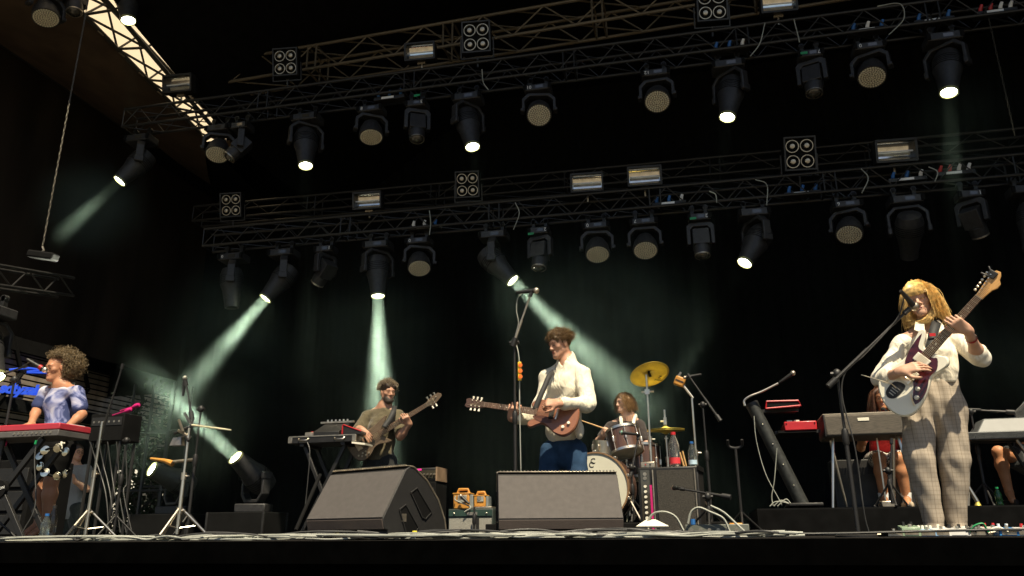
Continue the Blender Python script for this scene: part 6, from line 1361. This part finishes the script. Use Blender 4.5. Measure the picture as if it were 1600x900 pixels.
def yellow_case(p, w_, h_, d_, label):
    t = thing('yellow_case', p, label, 'yellow case', 'yellow cases on the amplifier')
    obj('body', MB().box((0, 0, h_*.38), (w_, d_, h_*.76)), K['yellow'], t, bevel=.012); obj('side_panel', MB().box((w_*.6, .01, h_*.36), (w_*.22, d_*.9, h_*.70)), mat('grey_plastic', (.16, .18, .18), .5), t, bevel=.006)
    obj('lid', MB().box((0, 0, h_*.78), (w_*1.1, d_*1.05, h_*.07)), K['yellow'], t, bevel=.006)
    obj('handle', MB().tube([(-w_*.36, 0, h_*.80), (-w_*.28, 0, h_*1.0), (w_*.28, 0, h_*1.0), (w_*.36, 0, h_*.80)], .016, 8), K['yellow'], t); obj('front_plate', MB().box((w_*.08, -d_/2-.004, h_*.52), (w_*.55, .01, h_*.34)), mat('grey_plate', (.28, .28, .25), .5), t, bevel=.003)
    obj('latch', MB().tube([(.0, -d_/2-.012, h_*.6), (.0, -d_/2, h_*.6)], .022, 12), K['steel'], t); return t
p = at(724, 794, Y+.12); p.z = zt; yellow_case(p, 26*mpp(p), 30*mpp(p), .16, 'larger yellow case with handle on the low amplifier'); p = at(752, 794, Y+.13); p.z = zt+.02; yellow_case(p, 19*mpp(p), 22*mpp(p), .13, 'smaller yellow case at the right of the larger one')
tag(obj('tray', MB().box((p.x+.02, p.y, zt+.011), (.24, .2, .018)), K['steel'], bevel=.003), 'thin grey tray under the smaller yellow case', 'tray')
cable([at(712, 775, Y), at(712, 782, Y-.02), at(735, 792, Y-.03), at(726, 800, Y-.05)], .007, 'pale cable curling from the larger yellow case', 'cable')
p0 = at(720, 775, Y-.02); mic(p0, V(p0)-at(736, 790, Y-.06), 'microphone pointing at the larger yellow case', MS, r=.018, L=.13)
b0 = at(741, 829, Y-.1); b0.z = 0; mic_stand(b0, 'short black stand before the grey-grilled amplifier', at(741, 792, Y-.1).z, None, tri=False)

# ------------------------------------------------------------------ drum kit
Dx = mat('walnut_shell', (.085, .045, .032), .3, var=.3, stretch=(6, 6, 1), coat=.4); skinw = mat('drum_head', (.62, .60, .48), .6, var=.06)
Y = 7.75; bc = at(930, 761, Y); br_ = .335; DZ = max(.08, bc.z-br_)
dr = thing('drum_riser', (bc.x+.1, 8.9, 0), 'low black riser under the drum kit', 'riser'); obj('platform', MB().box((0, 0, DZ/2), (2.3, 2.7, DZ)), K['matte'], dr, bevel=.01)
t = thing('bass_drum', None, 'bass drum with white front head half hidden by the man with brown guitar', 'drum', mx=zframe(bc, V((-.12, -1, .0))))
obj('shell', MB().lathe([(br_-.02, -.42), (br_-.02, 0)], 40), Dx, t); obj('front_head', MB().lathe([(br_-.012, .004), (.001, .006)], 40, cap=False), skinw, t)
hp = obj('hoop', MB().lathe([(br_-.012, -.03), (br_, -.03), (br_, .014), (br_-.014, .014), (br_-.014, .0)], 40, cap=False), mat('maple_hoop', (.24, .14, .07), .4, coat=.3), t)
for i in range(10): a = 2*PI*i/10+.3; obj('lug', MB().box((math.cos(a)*(br_+.004), math.sin(a)*(br_+.004), -.04), (.028, .028, .09)), K['chrome'], t, bevel=.004)
for i, (dx, dy) in enumerate(((-.055, .0), (-.03, -.045))):
    tx = text('monogram', 'C', .075, K['black'], t, .0015); tx.location = (-.01+dx*-.7-.04, .245+dy*.8, .0065)
for s_ in (-1, 1): obj('spur', MB().tube([(s_*br_*.9, -.1, -.1), (s_*(br_+.12), -br_-.0, .05)], .010, 8), K['chrome'], t)
def drum(c, ax_, r, h, label, m=Dx, nl=8):
    t = thing('drum', None, label, 'drum', mx=zframe(c, ax_))
    obj('shell', MB().lathe([(r, -h/2), (r, h/2)], 36), m, t)
    for z in (-h/2, h/2): obj('hoop', MB().lathe([(r+.002, z-.012), (r+.010, z-.012), (r+.010, z+.014), (r-.004, z+.014)], 36, cap=False), K['chrome'], t)
    obj('batter_head', MB().lathe([(r, h/2+.004), (.001, h/2+.006)], 36, cap=False), skinw, t); obj('lower_head', MB().lathe([(.001, -h/2-.004), (r, -h/2-.003)], 36, cap=False), skinw, t)
    for i in range(nl):
        a = 2*PI*i/nl+.2; l = obj('lug', MB().box((math.cos(a)*(r+.012), math.sin(a)*(r+.012), 0), (.02, .02, .06)), K['chrome'], t, bevel=.004); obj('tension_rod', MB().tube([(math.cos(a)*(r+.012), math.sin(a)*(r+.012), -h/2), (math.cos(a)*(r+.012), math.sin(a)*(r+.012), h/2)], .004, 6), K['chrome'], l)
    return t
dc = at(976, 690, 8.35); drum(dc, V((-.20, .22, 1)), 25*mpp(dc), 36*mpp(dc), 'brown rack tom with chrome hoops in front of the drummer')
fl = at(1000, 722, 8.7); drum(fl, V((0, .05, 1)), .21, .34, 'brown floor tom in the dark right of the rack tom')
sn = at(952, 700, 8.75); drum(sn, V((.1, -.1, 1)), .17, .13, 'shallow snare drum between the knees of the drummer', K['chrome'])
th = thing('drum_stool', V((DRUM_HANDS[2].x, DRUM_HANDS[2].y, DZ)), 'black round drum stool under the drummer', 'stool'); hz = DRUM_HANDS[2].z-DZ-.12
obj('seat', MB().lathe([(.17, hz-.08), (.19, hz-.05), (.19, hz), (.15, hz+.02)], 24), K['black'], th); obj('post', MB().tube([(0, 0, .1), (0, 0, hz-.07)], .018), K['chrome'], th); tripod(th, .05, .26, K['chrome'], .012)
def cymbal(c, nrm, r, label, group='cymbals'):
    t = thing('cymbal', None, label, 'cymbal', group, mx=zframe(c, nrm)); n = 9
    pr = [(r*(1-i/n)+.001, .018*(i/n)+(.028*max(0, (i-6.5)/2.5)) - .0) for i in range(n+1)]
    o = obj('disc', MB().lathe(pr, 48, cap=False), K['gold'], t, smooth=80); sl2 = o.modifiers.new('thick', 'SOLIDIFY'); sl2.thickness = .002
    obj('felt', MB().tube([(0, 0, -.03), (0, 0, .075)], .014), K['black'], t); obj('wing_nut', MB().tube([(0, 0, .05), (0, 0, .085)], .008).box((0, 0, .08), (.04, .006, .014)), K['chrome'], t); return t
cc = at(1015, 585, 8.3); up2 = (CU*.95-CR*.31).normalized(); cn = ((CAM-cc).normalized()*-.66+up2*.76)
ct = cymbal(cc, cn, 31*mpp(cc), 'large golden crash cymbal tilted to show its whole underside')
tx = text('brand_lettering', 'Z', .06, K['black'], ct, .001); tx.location = (.10, .09, -.004); tx.rotation_euler = (PI, 0, .5)
tx = text('brand_lettering', 'Zildjian', .032, K['black'], ct, .0008); tx.location = (.08, .135, -.001); tx.rotation_euler = (PI, 0, .5)
def boom_post(base, top, label, m=K['chrome']):
    t = hw_stand(base, top, label, 'chrome stands of the drum kit', rad=.28); return t
b0 = at(1018, 760, 8.3); b0.z = DZ; b0.x = at(1018, 728, 8.3).x; st_ = boom_post(b0, V((b0.x, b0.y, cc.z+.0)), 'tall chrome stand under the golden crash cymbal')
for px_, dz in ((1016, 612),): z_ = at(1016, 612, 8.3).z-DZ; obj('tilter', MB().box((0, 0, z_), (.05, .03, .05)).tube([(-.06, 0, z_), (.07, 0, z_)], .010), K['chrome'], st_)
hc_ = at(1040, 671, 8.7); cymbal(hc_, V((0, -.04, 1)), 29*mpp(hc_), 'upper hi-hat cymbal seen edge-on right of the drummer'); cymbal(hc_-V((0, 0, .015)), V((0, .04, -1)), 29*mpp(hc_), 'lower hi-hat cymbal just below its twin')
b0 = V((hc_.x, 8.7, DZ)); h_ = hw_stand(b0, at(1040, 640, 8.7), 'chrome hi-hat stand with its rod rising above the hats', 'chrome stands of the drum kit', rad=.25); z_ = at(1040, 658, 8.7).z-DZ; obj('hat_clutch', MB().tube([(0, 0, z_-.04), (0, 0, z_+.04)], .018).tube([(-.05, 0, z_), (.0, 0, z_)], .010), K['chrome'], h_)
b0 = at(1087, 760, 8.6); b0.z = DZ; b0.x = at(1087, 700, 8.6).x; h_ = hw_stand(b0, at(1083, 622, 8.6), 'chrome stand right of the hi-hat holding a yellow percussion toy', 'chrome stands of the drum kit', rad=.25)
obj('arm', MB().tube([at(1083, 622, 8.6)-b0, at(1066, 600, 8.6)-b0], .012), K['chrome'], h_)
pt = thing('woodblock', at(1062, 596, 8.55), 'yellow woodblock on an arm at the chrome stand', 'woodblock')
obj('block', MB().box((0, 0, 0), (.11, .06, .10)), K['yellow'], pt, bevel=.012, mx=M4.Rotation(R(25), 4, 'Y')); obj('slot', MB().box((.0, -.031, .0), (.09, .006, .015)), K['black'], pt, mx=M4.Rotation(R(25), 4, 'Y')); obj('clamp', MB().tube([(-.02, 0, .04), (.02, 0, .10)], .012), K['chrome'], pt)
for (x0, y0, x1, y1, dd, lab) in ((908, 657, 948, 671, .2, 'pale drumstick in the raised right hand of the drummer'), (930, 715, 990, 703, .1, 'drumstick low in the left hand of the drummer')): tag(obj('drumstick', MB().tube([at(x0, y0, 9.0), at(x1, y1, 9.1)], [.006, .010], 8), K['wood']), lab, 'drumstick')
mp = at(971, 676, 8.05); mic(mp, V((-.8, .3, .15)), 'green-grilled microphone at the rack tom', MS, ballm=mat('green_grille', (.10, .20, .15), .5, .4), L=.2)
b0 = at(990, 800, 7.9); b0.z = DZ; mic_stand(b0, 'short black stand with clamps between bass drum and amplifier', at(990, 730, 7.9).z-DZ, (at(985, 745, 7.9), at(997, 684, 8.0)), rad=.18)
b0 = at(1113, 820, 8.0); b0.z = 0; mic_stand(b0, 'tall black boom stand right of the drum kit, boom over the woodblock', at(1105, 632, 8.0).z, (at(1126, 658, 8.0), at(1077, 588, 8.1)), rad=.3)
mp = at(1070, 590, 8.12); mic(mp, V((-1, .2, -.1)), 'overhead microphone at the end of the boom over the woodblock', MS, r=.018)
# combo amplifier on its side
Y = 6.9; c = at(1049, 832, Y); c.z = 0; w_ = 97*mpp(c); h_ = at(1049, 729, Y).z; t = thing('combo_amp', c, 'black combo amplifier on its side with a magenta stripe, bottles on top', 'amplifier', None, R(-6))
obj('cabinet', MB().box((0, .15, h_/2), (w_, .30, h_)), K['black'], t, bevel=.012); grl = mat('brown_black_grille', (.045, .04, .032), .8, var=.3, scale=80, bump=.7, bscale=300)
obj('grille_cloth', MB().box((w_*.12, -.004, h_*.5), (w_*.60, .010, h_*.9)), grl, t); obj('panel', MB().box((-w_*.375, -.004, h_*.5), (w_*.15, .010, h_*.92)), K['glass'], t); obj('stripe', MB().box((-w_*.285, -.005, h_*.40), (w_*.035, .012, h_*.68)), K['pink'], t)
for x in (-.245, .44): obj('trim', MB().tube([(w_*x, -.012, h_*.04), (w_*x, -.012, h_*.96)], .007, 6), K['steel'], t)
for i in range(9): obj('knob', MB().tube([(-w_*.375, -.008, h_*(.12+.075*i)), (-w_*.375, -.028, h_*(.12+.075*i))], .012, 10), K['cream'], t)
for i in range(2): obj('socket', MB().tube([(-w_*.375, -.008, h_*(.84+.06*i)), (-w_*.375, -.014, h_*(.84+.06*i))], .016, 10), K['steel'], t)
for sx in (-1, 1):
    for z in (.02, h_-.02): obj('corner', MB().box((sx*w_/2, .15, z), (.02, .31, .045)), K['matte'], t, bevel=.004)
p = at(1055, 728, Y+.12); p.z = h_+.002; bottle(p, .047, .30, 'large soda bottle with red cap and red label on the combo amplifier', 'red', lbl, (.80, .80, .76)); p = at(1083, 728, Y+.14); p.z = h_+.002; bottle(p, .036, .215, 'small water bottle with blue cap on the combo amplifier', 'blue', lbl2)
p = at(1013, 727, Y+.1); p.z = h_; e = thing('direct_box', p, 'small silver box on the left corner of the combo amplifier', 'small box'); obj('body', MB().box((0, 0, .025), (.12, .1, .048)), K['steel'], e, bevel=.004); obj('switch', MB().tube([(.02, -.052, .025), (.02, -.06, .025)], .008), K['black'], e); obj('lamp', MB().tube([(-.02, -.052, .025), (-.02, -.058, .025)], .006), K['red'], e)
p = at(1069, 728, Y+.16); p.z = h_+.002; tag(obj('brush_sticks', MB().tube([p, p+V((-.03, 0, .13))], .008).tube([p+V((.02, 0, 0)), p+V((-.005, 0, .14))], .007), K['wood']), 'wooden sticks leaning between the two bottles', 'sticks')
b0 = at(1110, 828, 6.5); b0.z = 0; mic_stand(b0, 'low black boom stand holding the microphone at the combo amplifier', at(1110, 776, 6.5).z, (at(1142, 777, 6.5), at(1066, 764, 6.6)), rad=.26)
mp = at(1053, 762, 6.68); mic(mp, V((-.4, 1, .1)), 'microphone in front of the combo amplifier grille', MS, r=.02, L=.14)
e = thing('stage_box', at(1121, 832, 6.2).xy.to_3d(), 'long grey stage box on the floor right of the combo amplifier', 'stage box'); w_ = 96*mpp(e.location); obj('body', MB().box((0, 0, .045), (w_, .2, .09)), mat('grey_box', (.11, .12, .10), .6), e, bevel=.006)
for i in range(6): obj('socket', MB().tube([(-w_*.4+i*w_*.14, -.102, .05), (-w_*.4+i*w_*.14, -.108, .05)], .014, 10), K['steel'], e)
obj('blue_plug', MB().tube([(-w_*.38, 0, .09), (-w_*.38, 0, .13)], .018), K['blue'], e)
for pts, lab in (([(1010, 832), (1012, 815), (1022, 802), (1040, 800), (1056, 808), (1068, 829)], 'thick pale cable arching from the combo amplifier to the floor'), ([(1075, 818), (1080, 800), (1092, 793), (1110, 800), (1130, 810), (1140, 830)], 'pale cable arching over the grey stage box'), ([(1110, 790), (1130, 800), (1150, 818), (1165, 832)], 'thin pale cable sloping down right from the low boom stand')):
    cable([at(x, y, 6.05) for x, y in pts], .009, lab, 'cable', 'arching cables by the combo amplifier')
tag(obj('cloth_scrap', MB().prism([(-.12, 0), (.12, 0), (.02, .09), (-.04, .10)], 0, .02, frame(at(1020, 832, 6.0)+V((0, 0, .03)), (1, 0, 0), (0, -.5, .8))), K['cream'], bevel=.006), 'crumpled pale cloth at the foot of the combo amplifier', 'cloth')
# guitar rest
b0 = at(1161, 829, 7.2); b0.z = 0; t = thing('guitar_rest', b0, 'slim black guitar rest with a fork on top, in the dark', 'guitar rest'); z_ = at(1161, 700, 7.2).z
obj('post', MB().tube([(0, 0, .05), (0, 0, z_)], .011), K['black'], t); obj('fork', MB().tube(smooth_open([(-.06, -.03, z_+.07), (-.055, 0, z_+.02), (0, 0, z_), (.055, 0, z_+.02), (.06, -.03, z_+.07)]), .012), K['black'], t); tripod(t, .06, .22, K['black'], .009)
tag(obj('yellow_connector', MB().box((0, 0, 0), (.11, .06, .05)), K['yellow'], loc=at(1150, 822, 7.0), bevel=.01), 'yellow connector on the floor at the guitar rest', 'connector')

# ------------------------------------------------------------------ right riser, piano, keyboards
YR = 7.75; x0 = at(1183, 800, YR).x; rs = thing('stage_riser', ((x0+6.2)/2, YR, 0), 'long black riser at the right carrying piano and keyboards', 'riser'); W_ = 6.2-x0
obj('platform', MB().box((0, 1.3, RZ/2), (W_, 2.6, RZ)), K['matte'], rs); obj('skirt', MB().box((0, -.01, RZ/2-.005), (W_, .012, RZ-.02)), K['drape'], rs)
for i in range(5): obj('bolt', MB().ball((-W_/2+.3+i*1.1, -.02, .03), .012, 6), K['steel'], rs)
Y = 8.0; wood2 = mat('grained_dark_tolex', (.10, .085, .065), .7, var=.4, scale=20, bump=.5, bscale=200, stretch=(1, 8, 12))
pl_, pr_ = at(1290, 678, Y), at(1424, 680, Y); W_ = pr_.x-pl_.x; zb_, zt = at(1300, 682, Y).z, at(1300, 648, Y).z
t = thing('electric_piano', V(((pl_.x+pr_.x)/2, Y+.27, RZ)), 'brown-black electric piano on thin silver legs at the right', 'piano'); z0_, z1_ = zb_-RZ, zt-RZ
obj('case', MB().box((0, 0, (z0_+z1_)/2), (W_, .54, z1_-z0_)), wood2, t, bevel=.02); obj('top_lid', MB().box((0, .02, z1_+.006), (W_*1.01, .5, .02)), mat('lid_tolex', (.17, .145, .11), .6, var=.2, bump=.3), t, bevel=.008)
obj('badge', MB().box((-W_*.03, -.273, z1_-.055), (.10, .005, .03)), K['cream'], t, bevel=.01)
for s_ in (-1, 1): obj('corner', MB().box((s_*W_/2, -.2, (z0_+z1_)/2), (.016, .18, (z1_-z0_)*1.02)), K['black'], t, bevel=.005)
for k in range(22): obj('white_key', MB().box((-W_/2+.08+k*(W_-.16)/21, .30, z1_-.10), (.02, .12, .015)), K['white'], t)
for sx in (-.78, .78):
    for lx in (-.07, 0.07): obj('leg', MB().tube([(sx*W_/2, .1*(-1 if lx < 0 else 1), z0_), (sx*W_/2+lx*(1.3 if sx < 0 else -1), .2*(-1 if lx < 0 else 1), .0)], [.014, .011], 8), K['chrome'], t)
obj('pedal_rod', MB().tube([(.12, 0, z0_), (.12, 0, .08)], .008), K['chrome'], t); obj('pedal', MB().box((.12, -.05, .035), (.12, .14, .06)), K['steel'], t, bevel=.01)
st = thing('piano_stool', V((PIANO_P.x, PIANO_P.y+.02, RZ)), 'black stool under the seated player at the electric piano', 'stool'); obj('seat', MB().box((0, 0, .40), (.42, .34, .06)), K['black'], st, bevel=.02)
for sx in (-1, 1):
    for sy in (-1, 1): obj('leg', MB().tube([(sx*.17, sy*.13, .38), (sx*.2, sy*.16, 0)], .014), K['black'], st)
mp = at(1380, 640, 8.62); mic(mp, V((.05, 1, .2)), 'black microphone before the seated piano player', MS, ballm=K['black']); b0 = at(1396, 795, 7.9); b0.z = RZ
mic_stand(b0, 'short boom stand between the socks of the piano player', at(1393, 735, 7.9).z-RZ, (at(1391, 760, 7.9), at(1393, 690, 7.95)), rad=.16)
fb_ = thing('black_box', V((at(1365, 780, 8.9).x, 8.95, RZ)), 'dark amplifier box behind the legs of the piano player', 'box'); obj('body', MB().box((0, 0, .25), (.75, .3, .5)), K['black'], fb_, bevel=.01); obj('front_cloth', MB().box((0, -.152, .2), (.68, .008, .30)), mat('dull_grey_cloth', (.06, .058, .052), .9), fb_)
# column keyboard stand
Y = 8.05; q0, q1 = at(1176, 634, Y), at(1256, 792, Y); t = thing('keyboard_stand', q1, 'thick black leaning column stand of two red keyboards', 'stand')
obj('column', MB().tube([q0-q1, (q0-q1)*.02], .062, 20), mat('ribbed_black_tube', (.02, .022, .02), .55, var=.5, scale=30), t); obj('end_cap', MB().tube([q0-q1, (q0-q1)*1.03], .066, 20), K['black'], t); obj('foot', MB().box((0, 0, .015), (.30, .5, .03)), K['black'], t, bevel=.008)
for (x, y) in ((1212, 642), (1246, 675)): obj('arm', MB().box((0, 0, 0), (.42, .05, .03)), K['black'], t, mx=M4.Translation(at(x, y, Y+.1)-q1))
for i in range(4): obj('bolt', MB().ball((q0-q1)*(.2+.2*i)+V((.0, -.062, 0)), .009, 6), K['chrome'], t)
def end_keyboard(px, py, wpx, hpx, label, outline=False):
    c = at(px, py, Y); t = thing('stage_keyboard', c, label, 'keyboard', None, 0); w_, h_ = wpx*mpp(c), hpx*mpp(c)
    redk = K['red']
    if outline:
        obj('dark_end', MB().box((0, .2, 0), (w_*.92, .5, h_*.7)), K['matte'], t); 
        pts = [(-w_/2, -.05, -h_*.5), (-w_*.46, -.05, h_*.5), (w_*.44, -.05, h_*.42), (w_/2, -.05, -h_*.25), (w_*.2, -.05, -h_*.35), (-w_/2, -.05, -h_*.5)]
        obj('red_edge', MB().tube(pts, .010, 6), redk, t); obj('cheek', MB().box((w_*.32, -.04, -h_*.3), (w_*.28, .03, h_*.22)), redk, t)
    else:
        obj('body', MB().box((0, .25, 0), (w_, .5, h_)), redk, t, bevel=.008); obj('underside', MB().box((-w_*.12, .25, -h_*.6), (w_*1.2, .48, h_*.28)), K['matte'], t)
        for i in range(2): obj('knob', MB().box((-w_*.3+i*w_*.22, .1, h_*.58), (.05, .04, .03)), K['cream'], t)
        for s_ in (-1, 1): obj('screw', MB().ball((s_*w_*.44, -.002, h_*.25), .007, 5), K['matte'], t)
    return t
end_keyboard(1223, 633, 52, 11, 'upper keyboard seen end-on as a thin red outline', True); end_keyboard(1251, 665, 48, 14, 'lower bright red keyboard on the leaning column stand')
gp = [at(1164, 634, Y-.1), at(1163, 626, Y-.1), at(1172, 619, Y-.1), at(1190, 612, Y-.1), at(1216, 599, Y-.1)]; tag(obj('gooseneck', MB().tube(smooth_open(gp), .011, 8), K['chrome']), 'shiny gooseneck arm on top of the leaning column', 'gooseneck')
mp = at(1239, 583, Y-.1); mic(mp, V(mp)-at(1216, 599, Y-.1), 'microphone on the gooseneck above the red keyboards', MS, L=.16)
cable([at(1178, 650, Y-.08), at(1182, 690, Y-.08), at(1196, 740, Y-.08), at(1216, 778, Y-.08), at(1222, 790, Y-.1)], .005, 'pale cable dropping left of the leaning column', 'cable'); cable([at(1214, 700, Y-.09), at(1210, 750, Y-.09), at(1206, 775, Y-.09), at(1208, 790, Y-.1)], .005, 'thin cable dropping behind the leaning column', 'cable')
for i in range(3): cable([at(1203+i*6, 791, Y-.12), at(1212+i*8, 784-i*2, Y-.12), at(1226+i*5, 785+i, Y-.12), at(1246, 792, Y-.12)], .006, 'white cable coil on the riser at the foot of the column', 'cable', 'white cable coil on the riser')
# right keyboard
Y = 8.1; c = at(1550, 680, Y); t = thing('stage_keyboard', V((c.x+.2, Y+.2, c.z)), 'grey keyboard with humped top at the far right', 'keyboard'); m2 = mat('grey_metal_case', (.10, .105, .105), .5, var=.15)
obj('case', MB().box((.0, 0, .0), (.95, .4, .07)), m2, t, bevel=.008); obj('hump', MB().add([(-.30, -.12, .035), (.45, -.12, .035), (.45, .2, .035), (-.30, .2, .035), (-.2, -.05, .17), (.45, -.05, .17), (.45, .2, .17), (-.2, .2, .17)], [(3, 2, 1, 0), (4, 5, 6, 7), (0, 1, 5, 4), (1, 2, 6, 5), (2, 3, 7, 6), (3, 0, 4, 7)]), m2, t, bevel=.01)
for k in range(12): obj('white_key', MB().box((-.4+k*.07, .21, .03), (.06, .10, .014)), K['white'], t)
t = thing('keyboard_stand', V((c.x+.2, Y+.2, RZ)), 'angled grey legs under the humped grey keyboard', 'stand'); z_ = c.z-RZ-.04
for sx, ex_ in ((-.38, -.5), (.02, .28)): obj('leg', MB().tube([(sx, -.12, z_), (ex_, -.2, 0)], .014), K['steel'], t); obj('leg', MB().tube([(sx, .12, z_), (ex_, .2, 0)], .014), K['black'], t)
obj('cross_bar', MB().tube([(-.38, 0, z_), (.3, 0, z_)], .012), K['black'], t)
b0 = at(1544, 792, 8.4); b0.z = RZ; mic_stand(b0, 'boom stand lying level behind the humped grey keyboard', at(1546, 642, 8.4).z-RZ, (at(1585, 644, 8.4), at(1510, 640, 8.4)), rad=.2)
mp = at(1502, 640, 8.4); mic(mp, V((-1, 0, .05)), 'microphone at the left end of the level boom', MS, r=.02)
t = thing('sax_stand', at(1528, 789, 8.0), 'shiny horn rest leaning beside the plaid trousers on the riser', 'horn rest'); t.location.z = RZ; obj('tube', MB().tube([(-.10, 0, .30), (.0, 0, .04)], [.012, .018], 10), K['chrome'], t); obj('bell', MB().lathe([(.03, 0), (.018, .03), (.012, .06)], 12, M4.Translation((.0, 0, 0))), K['gold'], t)
p = at(1559, 772, 8.2); p.z = RZ; bottle(p, .03, .17, 'green bottle in the dark under the humped keyboard', 'green', None, (.03, .20, .07))

# ------------------------------------------------------------------ pedals and cables on the stage edge
def pedal(px, w_, h_, m, label, knobs=0, knobm='cream', d_=.13, plate=None, dy=0):
    p = at(px, 832, 5.02+dy); p.z = 0; t = thing('effect_pedal', p, label, 'effect pedal', 'effect pedals at the feet of the blond guitarist', R(rng.uniform(-8, 8)))
    obj('housing', MB().add([(-w_/2, -d_/2, .004), (w_/2, -d_/2, .004), (w_/2, d_/2, .004), (-w_/2, d_/2, .004), (-w_/2*.95, -d_/2*.95, h_*.8), (w_/2*.95, -d_/2*.95, h_*.8), (w_/2*.95, d_/2*.95, h_), (-w_/2*.95, d_/2*.95, h_)], [(3, 2, 1, 0), (4, 5, 6, 7), (0, 1, 5, 4), (1, 2, 6, 5), (2, 3, 7, 6), (3, 0, 4, 7)]), m, t, bevel=.004)
    for i in range(knobs): obj('knob', MB().lathe([(.009, h_*.95), (.008, h_+.018), (.001, h_+.019)], 10, M4.Translation(((i-(knobs-1)/2)*w_*.8/max(1, knobs), d_*.25, 0))), K[knobm], t)
    obj('foot_switch', MB().lathe([(.010, h_*.8), (.010, h_*.8+.018), (.001, h_*.8+.02)], 10, M4.Translation((0, -d_*.25, 0))), K['chrome'], t)
    obj('front_plate', MB().box((0, -d_/2*.99-.001, h_*.4), (w_*.7, .003, h_*.4)), plate or K['steel'], t)
    for s_ in (-1, 1): obj('jack', MB().tube([(s_*w_/2, .01, h_*.45), (s_*(w_/2+.02), .01, h_*.45)], .007), K['steel'], t)
cm = lambda n_, c: mat(n_, c, .4, var=.1, coat=.2)
pedal(1394, .12, .035, K['matte'], 'flat black pedal leftmost in the row', 0); pedal(1421, .10, .065, cm('sage_green_paint', (.22, .30, .20)), 'sage green pedal with dark plate', 2, 'black'); pedal(1447, .10, .045, cm('light_blue_paint', (.20, .36, .58)), 'light blue pedal with a row of knobs', 4)
pedal(1469, .09, .05, cm('white_paint', (.72, .71, .68)), 'small white pedal between light blue pedal and silver pedal', 1); pedal(1494, .12, .05, cm('silver_paint', (.60, .60, .58)), 'wide silver white pedal under the plaid trousers', 2, 'black', plate=K['white']); pedal(1523, .11, .045, K['black'], 'black pedal tangled with green cable', 3, 'steel')
pedal(1550, .11, .055, cm('pale_paint', (.62, .62, .55)), 'pale pedal in the cable tangle at the right', 2, 'red', dy=.1); pedal(1571, .10, .05, cm('bright_blue_paint', (.03, .22, .55)), 'bright blue pedal near the right edge', 2, 'white'); pedal(1600, .10, .05, cm('chalk_paint', (.7, .7, .68)), 'chalk white pedal cut by the right edge', 1, 'red', dy=.05)
for pts, mm, lab in (([(1515, 831), (1522, 822), (1535, 818), (1541, 826), (1545, 832)], 'green', 'green cable arching over the black pedal'), ([(1545, 828), (1560, 824), (1575, 831)], 'cream', 'cream patch cable among the right pedals'), ([(1552, 832), (1565, 827), (1590, 829), (1606, 824)], 'cream', 'second cream cable reaching the right edge'), ([(1510, 828), (1518, 824), (1526, 831)], 'cabled', 'short black cable between silver and black pedal')):
    cable([at(x, y, 4.95) for x, y in pts], .006, lab, mm, 'cables among the pedals')
CG = 'cables lying along the front edge of the stage'
for i in range(30):
    xa = -5.6+rng.random()*5.8 if i > 7 else -5.6; xb = xa+(1.2+2.5*rng.random()) if i > 7 else 1.9; y0 = 4.79+.22*rng.random(); z0 = .008+.006*(i % 4); ph = rng.random()*6; r_ = .005+.004*rng.random(); k = 16; pts_left = xb < .6; xa, xb = (xa, xb) if i == 2 else (xa, min(xb, .25+.2*rng.random()))
    pts = [V((xa+(xb-xa)*j/k, y0+.05*math.sin(ph+j*.9)+.03*math.sin(j*.37+ph), z0+(.004+.009*(i % 3))*abs(math.sin(j*.7+ph))*(1.5 if pts_left else .8))) for j in range(k+1)]
    cable(pts, r_, ['pale grey cable lying in the bundle along the stage edge', 'dark cable lying in the bundle along the stage edge'][i % 3 == 2], 'cabled' if i % 3 == 2 else 'cable', CG)
for i, (px_, lab) in enumerate(((526, 'yellow tape piece on the cables before the left wedge'), (648, 'yellow tape piece on the cables right of the left wedge'))): p = at(px_, 832, 4.9); p.z = .05; tag(obj('yellow_tape', MB().box(p, (.03, .02, .012)), mat('bright_yellow', (.75, .60, .05), .6), bevel=.005), lab, 'tape')
